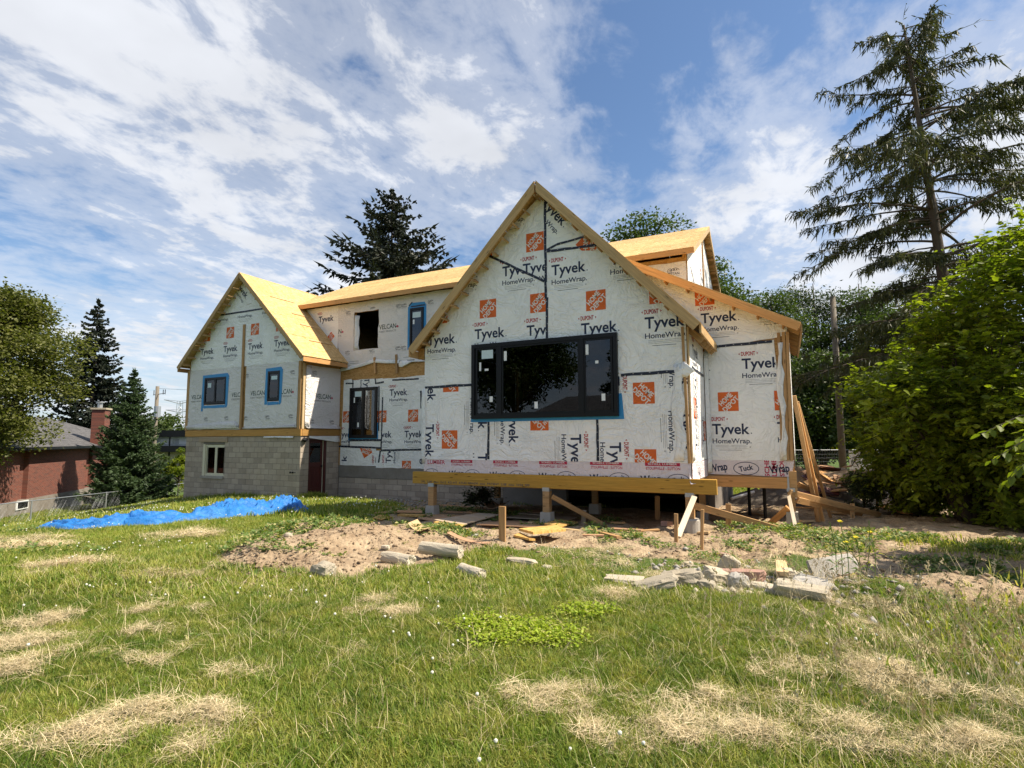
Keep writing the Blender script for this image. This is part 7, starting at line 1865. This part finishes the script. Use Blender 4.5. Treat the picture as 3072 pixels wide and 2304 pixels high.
def debris():
    r = np.random.default_rng(8); c = at_uD(2478, 19.5)
    DH = empty('debris_heap', (c[0], c[1], hz_(*c)), 'heap of old dark boards behind the leaning lumber', 'debris heap')
    heap('rubble_core', c, 1.25, 1.0, .62, 'bark_grey', None, None, 11, DH)
    for i in range(46):
        u = r.uniform(2395, 2550); D = r.uniform(18.2, 20.4); v = r.uniform(1398, 1478) if D > 19 else r.uniform(1430, 1495); a = pd(u, v, D); az = r.normal() * .5 + .3; L = r.uniform(.35, 1.2)
        b_ = a + Vector((math.cos(az), math.sin(az), r.uniform(-.28, .28))) * L
        board('board', a, b_, r.uniform(.08, .38), r.uniform(.015, .03), M[['ply_brown', 'ply_grey', 'door', 'lumber', 'door', 'ply_brown'][r.integers(0, 6)]], DH, up=(r.normal() * .35, r.normal() * .35 - .25, 1))
    a, b_ = pd(2470, 1428, 18.6), pd(2535, 1436, 18.9); board('board', a, b_, .75, .02, M['rake_orange'], DH, up=(-.1, -.75, 1))
debris()
lie('plank', 2640, 1524, 2722, 1548, .26, .05, 'rake_orange', 'wide orange plank lying in front of the bush, nearest of the three', dz=.05)
lie('plank', 2608, 1514, 2690, 1530, .22, .05, 'lumber', 'plank lying just behind the nearest orange one', dz=.04)
lie('plank', 2672, 1508, 2752, 1526, .24, .05, 'rake_orange', 'farthest orange plank running into the bush', dz=.04)
mbp = MB(); a = pd(2195, 1496, 19.2); b_ = pd(2262, 1476, 19.6); mbp.tube([a, b_], .05, 8); mbp.build('pipe', M['plastic'], label='white plastic pipe lying behind the right wing', cat='pipe')
# ------------------------------------------------------------------ grass
def tuft(name, r, blades, rad, hgt, wd, mat, lean=.5, seg=3, flat=0.0):
    V = []; F = []
    for _ in range(blades):
        a = r.uniform(0, 6.283); q = rad * math.sqrt(r.random()); x, y = q * math.cos(a), q * math.sin(a); h = hgt * r.uniform(.5, 1.15); az = r.uniform(0, 6.283); ln = lean * r.uniform(.3, 1.3)
        dx, dy = math.cos(az), math.sin(az); px_, py_ = -dy, dx; w_ = wd * r.uniform(.7, 1.3); n = len(V)
        for s in range(seg):
            t = s / seg; o_ = ln * h * t * t; ww = w_ * (1 - .6 * t); zz = h * (t - .35 * ln * t * t) * (1 - flat)
            V += [(x + dx * o_ + px_ * ww, y + dy * o_ + py_ * ww, zz), (x + dx * o_ - px_ * ww, y + dy * o_ - py_ * ww, zz)]
        V.append((x + dx * ln * h, y + dy * ln * h, h * (1 - .35 * ln) * (1 - flat)))
        for s in range(seg - 1): F.append((n + 2 * s, n + 2 * s + 1, n + 2 * s + 3, n + 2 * s + 2))
        F.append((n + 2 * seg - 2, n + 2 * seg - 1, n + 2 * seg))
    me = mesh_np(name, V, F, M[mat]); return bpy.data.objects.new(name, me)


def scatter(name, P, scl, variants, label, cat, tilt=.15, seed=0):
    """one stuff object: points that carry copies of a few small tufts"""
    r = np.random.default_rng(seed); me = bpy.data.meshes.new(name); me.vertices.add(len(P)); me.vertices.foreach_set('co', P.astype(np.float32).ravel()); me.update()
    rot = np.stack([r.normal(size=len(P)) * tilt, r.normal(size=len(P)) * tilt, r.uniform(0, 6.283, len(P))], 1).astype(np.float32)
    a = me.attributes.new('rot', 'FLOAT_VECTOR', 'POINT'); a.data.foreach_set('vector', rot.ravel()); a = me.attributes.new('scl', 'FLOAT', 'POINT'); a.data.foreach_set('value', np.asarray(scl, np.float32))
    a = me.attributes.new('pick', 'INT', 'POINT'); a.data.foreach_set('value', r.integers(0, len(variants), len(P)).astype(np.int32))
    coll = bpy.data.collections.new(name + '_tufts'); [coll.objects.link(v) for v in variants]
    ng = bpy.data.node_groups.new(name, 'GeometryNodeTree'); ng.interface.new_socket('Geometry', in_out='INPUT', socket_type='NodeSocketGeometry'); ng.interface.new_socket('Geometry', in_out='OUTPUT', socket_type='NodeSocketGeometry')
    N = ng.nodes; Lk = ng.links; gi = N.new('NodeGroupInput'); go = N.new('NodeGroupOutput'); ci = N.new('GeometryNodeCollectionInfo'); ci.inputs['Collection'].default_value = coll; ci.inputs['Separate Children'].default_value = True; ci.inputs['Reset Children'].default_value = True
    ip = N.new('GeometryNodeInstanceOnPoints'); ip.inputs['Pick Instance'].default_value = True
    def at_(nm, ty):
        x = N.new('GeometryNodeInputNamedAttribute'); x.data_type = ty; x.inputs[0].default_value = nm; return [o for o in x.outputs if o.enabled][0]
    Lk.new(gi.outputs[0], ip.inputs['Points']); Lk.new(ci.outputs[0], ip.inputs['Instance']); Lk.new(at_('pick', 'INT'), ip.inputs['Instance Index']); Lk.new(at_('rot', 'FLOAT_VECTOR'), ip.inputs['Rotation']); Lk.new(at_('scl', 'FLOAT'), ip.inputs['Scale']); Lk.new(ip.outputs[0], go.inputs[0])
    o = bpy.data.objects.new(name, me); o.modifiers.new('scatter', 'NODES').node_group = ng; link(o); return tag(o, label, cat, kind='stuff')


def in_view(X, Y, m=.12):
    d = np.stack([X, Y, H(X, Y)], 1) - CAM; z = d @ FW; a = d @ RT / np.maximum(z, .01); b_ = d @ UP / np.maximum(z, .01)
    return (z > .8) & (np.abs(a) < .921 + m + .25 / np.maximum(z, .5)) & (b_ > -.691 - m - .3 / np.maximum(z, .5)), z


def field(n, x0, x1, y0, y1, r): return r.uniform(x0, x1, n), r.uniform(y0, y1, n)


r6 = np.random.default_rng(66)
HOUSE_RECTS = [(-21.9, 14.4, -15.4, 24), (-15.6, 16.3, -2.3, 24)]
def ok_ground(X, Y):
    k = np.ones(len(X), bool)
    for a, b_, c, d in HOUSE_RECTS: k &= ~((X > a) & (X < c) & (Y > b_) & (Y < d))
    return k


# dry-cut swathes: centre in the photograph, radius across and along (m), weight
STRAW = [(G0(u, v), a * 1.12, b_ * 1.3, w_ * .84) for u, v, a, b_, w_ in ((500, 2190, .34, .14, 1.3), (250, 2235, .40, .10, 1.2), (120, 2260, .25, .10, .9), (330, 2215, .3, .12, 1.0), (600, 2270, .2, .1, .6), (2250, 2230, .55, .12, 1.0), (2000, 2200, .5, .10, .9), (2400, 2200, .45, .16, .7), (2130, 2120, .5, .08, .8),
          (2620, 2060, .30, .16, .9), (2330, 2010, .35, .2, .45), (2680, 2280, .3, .1, .9), (1800, 2092, .30, .06, .8), (1620, 2110, .18, .07, .8), (2890, 2260, .3, .12, .8), (1130, 1818, .14, .14, 1.1), (1070, 1853, .14, .10, .8), (1205, 1858, .18, .12, .8), (1845, 1806, .22, .16, 1.3),
          (480, 1738, .5, .2, .8), (262, 1706, .5, .25, .9), (190, 1745, .3, .18, .8), (130, 1880, .3, .12, .8), (70, 1940, .4, .16, .8), (20, 2030, .3, .2, .7), (365, 1905, .3, .1, .5), (1070, 1990, .16, .12, .8), (1180, 1975, .3, .1, .5), (350, 1990, .4, .1, .5), (600, 1840, .4, .1, .4), (560, 1605, .6, .3, .7), (30, 1640, .9, .3, .7), (95, 1618, .5, .2, .6), (1600, 2160, .4, .1, .5), (1400, 2000, .3, .1, .3), (700, 2060, .25, .1, .35))]


def straw_w(X, Y):
    s = np.zeros(len(X))
    for c, a, b_, w_ in STRAW:
        dx, dy = X - c[0], Y - c[1]; p = dx * _r[0] + dy * _r[1]; q = dx * FWD[0] + dy * FWD[1]; s = np.maximum(s, w_ * np.exp(-(p / a) ** 2 - (q / b_) ** 2))
    n = vnoise(X * 4.1, Y * 4.1, 61) * .6 + vnoise(X * 11, Y * 11, 62) * .4
    return np.clip(s * (2.3 * n - .28), 0, 1.2) + .16 * (n > .80) + (.10 + .24 * sstep(X + .45 * Y, -1.5, 3.0)) * (n > .66) * (1 - soil_mask(X, Y))


def lime_w(X, Y):
    s = np.zeros(len(X))
    for u, v, a, b_ in ((1560, 1920, .45, .25), (1440, 1900, .3, .2), (1650, 1945, .3, .15), (1760, 1860, .3, .2), (1520, 1950, .3, .12)):
        c = G0(u, v); dx, dy = X - c[0], Y - c[1]; s = np.maximum(s, np.exp(-((dx * _r[0] + dy * _r[1]) / a) ** 2 - ((dx * FWD[0] + dy * FWD[1]) / b_) ** 2))
    return s


P_all = []; S_all = []; G_small = []
def collect(n, x0, x1, y0, y1, dmin, dmax, s0):
    X, Y = field(n, x0, x1, y0, y1, r6); iv, z = in_view(X, Y); k = iv & (z > dmin) & (z <= dmax) & ok_ground(X, Y); X, Y = X[k], Y[k]; s = soil_mask(X, Y)
    n2 = vnoise(X * 1.3, Y * 1.3, 77); keep = r6.random(len(X)) > np.clip(s * 1.6 * (1.0 - .10 * (n2 > .70)), 0, .985); keep &= r6.random(len(X)) > np.clip(straw_w(X, Y) - .25, 0, .75)
    X, Y, s = X[keep], Y[keep], s[keep]; hv = (.45 + .60 * vnoise(X * .7, Y * .7, 41) + .25 * vnoise(X * 3, Y * 3, 43)) * (1 - .5 * s) * (1 - .6 * sstep(seg_dist(X, Y, YARD), -2.2, 0) * (X > -3.5))
    return np.stack([X, Y, H(X, Y) - .005], 1), hv * s0


near = collect(84000, -7.5, 4.5, -.4, 8, .8, 5.5, 1.0); mid = collect(112000, -17.5, 8, .5, 18, 5.5, 12, 1.15); farg = collect(110000, -50, 12, 4, 60, 12, 48, 1.6)
V1 = [tuft('grass_tuft', r6, 28, .080, .090, .0031, 'grass', .8) for _ in range(4)]; V2 = [tuft('grass_tuft', r6, 20, .11, .10, .0050, 'grass', .7, 2) for _ in range(3)]; V3 = [tuft('grass_tuft', r6, 20, .19, .10, .009, 'grass', .6, 2) for _ in range(3)]
scatter('grass', near[0], near[1], V1, 'uneven green grass in the foreground', 'grass', seed=1)
scatter('grass', mid[0], mid[1], V2, 'green lawn in the middle distance before the house', 'grass', seed=2)
scatter('grass', farg[0], farg[1], V3, 'far lawn beside the house and beyond the fence', 'grass', seed=3)
# weeds: low broad leaves, patches on soil and lawn
def leaf_tuft(name, n, rad, s, mat, up=.5):
    C = r6.normal(size=(n, 3)) * np.array([rad, rad, .0]); C[:, 2] = r6.uniform(.01, .07, n); d = r6.normal(size=(n, 3)); d[:, 2] = np.abs(d[:, 2]) * up; d /= np.linalg.norm(d, axis=1, keepdims=True)
    upv = np.array([0, 0, 1.0]) + r6.normal(size=(n, 3)) * .3; upv -= d * (upv * d).sum(1, keepdims=True); upv /= np.linalg.norm(upv, axis=1, keepdims=True); V, F = leaf_shape(C, d, upv, s * r6.uniform(.6, 1.3, n)); me = mesh_np(name, V, F, M[mat]); return bpy.data.objects.new(name, me)
X, Y = field(26000, -13, 8, 3, 17, r6); iv, z = in_view(X, Y); s = soil_mask(X, Y); pn = vnoise(X * 1.1 + 5, Y * 1.1, 88) * .7 + vnoise(X * 3.4, Y * 3.4, 89) * .3
k = iv & ok_ground(X, Y) & (((s > .3) & (pn > .60) & (Y < 13.4)) | ((s <= .3) & (pn > .74) & (r6.random(len(X)) > .3)) | ((s > .25) & (pn > .55) & (seg_dist(X, Y, MOUND) > -.1) & (r6.random(len(X)) > .35))); X, Y = X[k], Y[k]
scatter('weeds', np.stack([X, Y, H(X, Y)], 1), r6.uniform(.6, 1.3, len(X)) * np.clip(np.hypot(X, Y) / 11, .35, 1), [leaf_tuft('weed', 16, .06, .06, 'weed') for _ in range(3)], 'low green weeds growing in patches over the bare soil', 'weeds', seed=4)
X, Y = field(60000, -5, 3, 2, 8, r6); lw_ = lime_w(X, Y); k = r6.random(len(X)) < (lw_ - .25) * 1.1; X, Y = X[k], Y[k]
scatter('ground_cover', np.stack([X, Y, H(X, Y) + .04], 1), r6.uniform(.5, 1.0, len(X)), [leaf_tuft('cover', 14, .05, .035, 'lime', .2) for _ in range(3)], 'lime-green low ground cover in the middle of the lawn', 'ground cover', seed=5)
# straw
X, Y = field(300000, -16, 4, 1.2, 17, r6); sw = straw_w(X, Y); iv, z = in_view(X, Y); k = iv & (r6.random(len(X)) < (sw - .15) * np.clip(7.0 / z ** 1.1, .12, 1.2)); X, Y, sw, z = X[k], Y[k], sw[k], z[k]
scatter('dry_straw', np.stack([X, Y, H(X, Y) + .02 + .06 * r6.random(len(X)) * sw], 1), r6.uniform(.7, 1.3, len(X)) * np.clip(z / 6, .8, 1.6), [tuft('straw', r6, 26, .08, .105, .0015, 'straw', 1.5, 3, .80) for _ in range(4)], 'matted clumps of dry cut grass lying over the lawn', 'dry grass', tilt=.18, seed=6)
X, Y = field(9000, -8, 5, .8, 12, r6); iv, z = in_view(X, Y); k = iv & (soil_mask(X, Y) < .5) & (z < 9); X, Y = X[k], Y[k]
scatter('dry_stalks', np.stack([X, Y, H(X, Y)], 1), r6.uniform(.7, 1.5, len(X)), [tuft('stalk', r6, 3, .06, .15, .0010, 'straw', .9, 3) for _ in range(4)], 'single dry grass stalks standing among the green blades', 'dry grass', seed=7)
# seed-bearing stalks on the right
def seed_stalk(name):
    mb = MB()
    for k in range(4):
        x, y = r6.normal() * .06, r6.normal() * .06; az = r6.uniform(0, 6.28); h = r6.uniform(.24, .46); q = [(x + math.cos(az) * h * .35 * t * t, y + math.sin(az) * h * .35 * t * t, h * t) for t in (0, .35, .7, .9, 1.0)]; mb.tube(q, [.0010, .0009, .0008, .0012, .0005], 3, cap=False)
        for j in range(10): c = Vector(q[3]) + (Vector(q[4]) - Vector(q[3])) * (j / 9) + Vector((r6.normal(), r6.normal(), 0)) * .007; mb.add([c, c + Vector((.004, .002, .008)), c + Vector((0, 0, .017)), c + Vector((-.004, -.002, .008))], [(0, 1, 2, 3)])
    me = mesh_np(name, mb.V, mb.F, M['straw']); return bpy.data.objects.new(name, me)
us = r6.uniform(2050, 3250, 620); Ds = r6.uniform(2.8, 9.2, 620); k = r6.random(620) < np.clip((us - 1950) / 900, .1, 1); us, Ds = us[k], Ds[k]; lat = (us - 1536) / FPX * Ds
X = _r[0] * lat + FWD[0] * Ds; Y = _r[1] * lat + FWD[1] * Ds; k = soil_mask(X, Y) < .5; X, Y = X[k], Y[k]
scatter('seed_stalks', np.stack([X, Y, H(X, Y)], 1), r6.uniform(.7, 1.25, len(X)), [seed_stalk('seed_stalk') for _ in range(4)], 'pale nodding seed heads of tall grass on the right', 'dry grass', seed=9)
# clover heads
def clover(name):
    mb = MB(); mb.tube([(0, 0, 0), (.004, .002, .09)], .0014, 4, 0, False); r = .0105; V = []; c = Vector((.004, .002, .095))
    for zz, rr in ((-.6, .8), (.0, 1.0), (.6, .8)): V += [c + Vector((math.cos(a * .785) * r * rr, math.sin(a * .785) * r * rr, zz * r)) for a in range(8)]
    V += [c + Vector((0, 0, r)), c - Vector((0, 0, r))]; mb.add(V, [(q * 8 + a, q * 8 + (a + 1) % 8, q * 8 + 8 + (a + 1) % 8, q * 8 + 8 + a) for q in range(2) for a in range(8)] + [(16 + a, 16 + (a + 1) % 8, 24) for a in range(8)] + [((a + 1) % 8, a, 25) for a in range(8)], 1)
    me = mesh_np(name, mb.V, mb.F, [M['weed'], M['clover']], mb.M); return bpy.data.objects.new(name, me)
X, Y = field(26000, -30, 6, 1, 26, r6); iv, z = in_view(X, Y); cn = vnoise(X * .8, Y * .8, 55) * .6 + vnoise(X * 2.6, Y * 2.6, 56) * .4; lft = np.clip((-X * .12 - .1), 0, 1)
k = iv & ok_ground(X, Y) & (soil_mask(X, Y) < .3) & (r6.random(len(X)) < np.clip(cn - .44, 0, 1) * 1.5 * (.6 + lft * .35)); X, Y, z = X[k], Y[k], z[k]
scatter('clover_flowers', np.stack([X, Y, H(X, Y) + .01], 1), r6.uniform(.7, 1.2, len(X)) * np.clip(z / 9, 1, 1.5), [clover('clover') for _ in range(2)], 'small white clover heads dotted over the lawn', 'clover', seed=8)
# taller growth along walls and at the right edge
def edge_weeds(segs, n, sc, label, seed):
    r = np.random.default_rng(seed); P_ = []
    for (a, b_, w_) in segs:
        a = np.array(a, float); b_ = np.array(b_, float); t = r.random(n)[:, None]; q = a + (b_ - a) * t + r.normal(size=(n, 2)) * w_; P_.append(q)
    q = np.concatenate(P_); scatter('tall_weeds', np.stack([q[:, 0], q[:, 1], H(q[:, 0], q[:, 1])], 1), r.uniform(.6, 1.6, len(q)) * sc, V2, label, 'weeds', seed=seed)
edge_weeds([((-22.2, 14.35), (-15.6, 14.3), .10), ((-23.5, 15), (-22, 14.6), .3), ((-15.3, 14.6), (-15.2, 15.1), .08)], 420, 1.9, 'taller weeds along the foot of the block wall', 12)
bx0_, by0_ = at_uD(2950, 9.5)
edge_weeds([((bx0_ - 1, by0_ - 1), (bx0_ + 2, by0_ - .4), .5), (at_uD(2900, 4.2), at_uD(3150, 4.8), .35)], 200, 1.4, 'tall grass at the right edge under the bush', 13)
big_bush('weed_plant', 'dark leafy weed growing under the beam by the block wall', float(px(1440, 1500, y=13.4)[0]), 13.4, .12, .22, 15, 12, 900, .12, mat='leaf_dark', zl=0, trunk_r=.01, cat='plant')
def flower_stalks():
    r = np.random.default_rng(6); g = gp(2590, 1735); t = empty('wildflower', g, 'yellow-flowered weed stalks on the soil right of the grey slab', 'plant'); mb = MB(); fl = MB(); A = []
    for k in range(7):
        x, y = g.x + r.normal() * .12, g.y + r.normal() * .12; h = r.uniform(.3, .62); q = (x + r.normal() * .08, y + r.normal() * .08, g.z + h); mb.tube([(x, y, g.z), ((x + q[0]) / 2 + .02, y, g.z + h * .5), q], .004, 4, cap=False)
        for j in range(6): a = r.uniform(0, 6.28); c = Vector((x + (q[0] - x) * j / 7, y, g.z + h * (j + .5) / 8)); mb.add([c, c + Vector((math.cos(a), math.sin(a), .5)) * .06 + Vector((0, 0, .015)), c + Vector((math.cos(a), math.sin(a), .2)) * .12, c + Vector((math.cos(a + .3), math.sin(a + .3), .5)) * .06], [(0, 1, 2, 3)])
        if k < 4: c = Vector(q); fl.add([c + Vector((math.cos(a * 1.047) * .028, math.sin(a * 1.047) * .028, .01 * (a % 2))) for a in range(6)] + [c + Vector((0, 0, .02)), c - Vector((0, 0, .012))], [(a, (a + 1) % 6, 6) for a in range(6)] + [((a + 1) % 6, a, 7) for a in range(6)])
    mb.build('stem', M['weed'], t); fl.build('flower_head', M['yellow_petal'], t, kind='stuff')
M['yellow_petal'] = plain('yellow_petals', (0.75, 0.60, 0.03), .6)
flower_stalks()
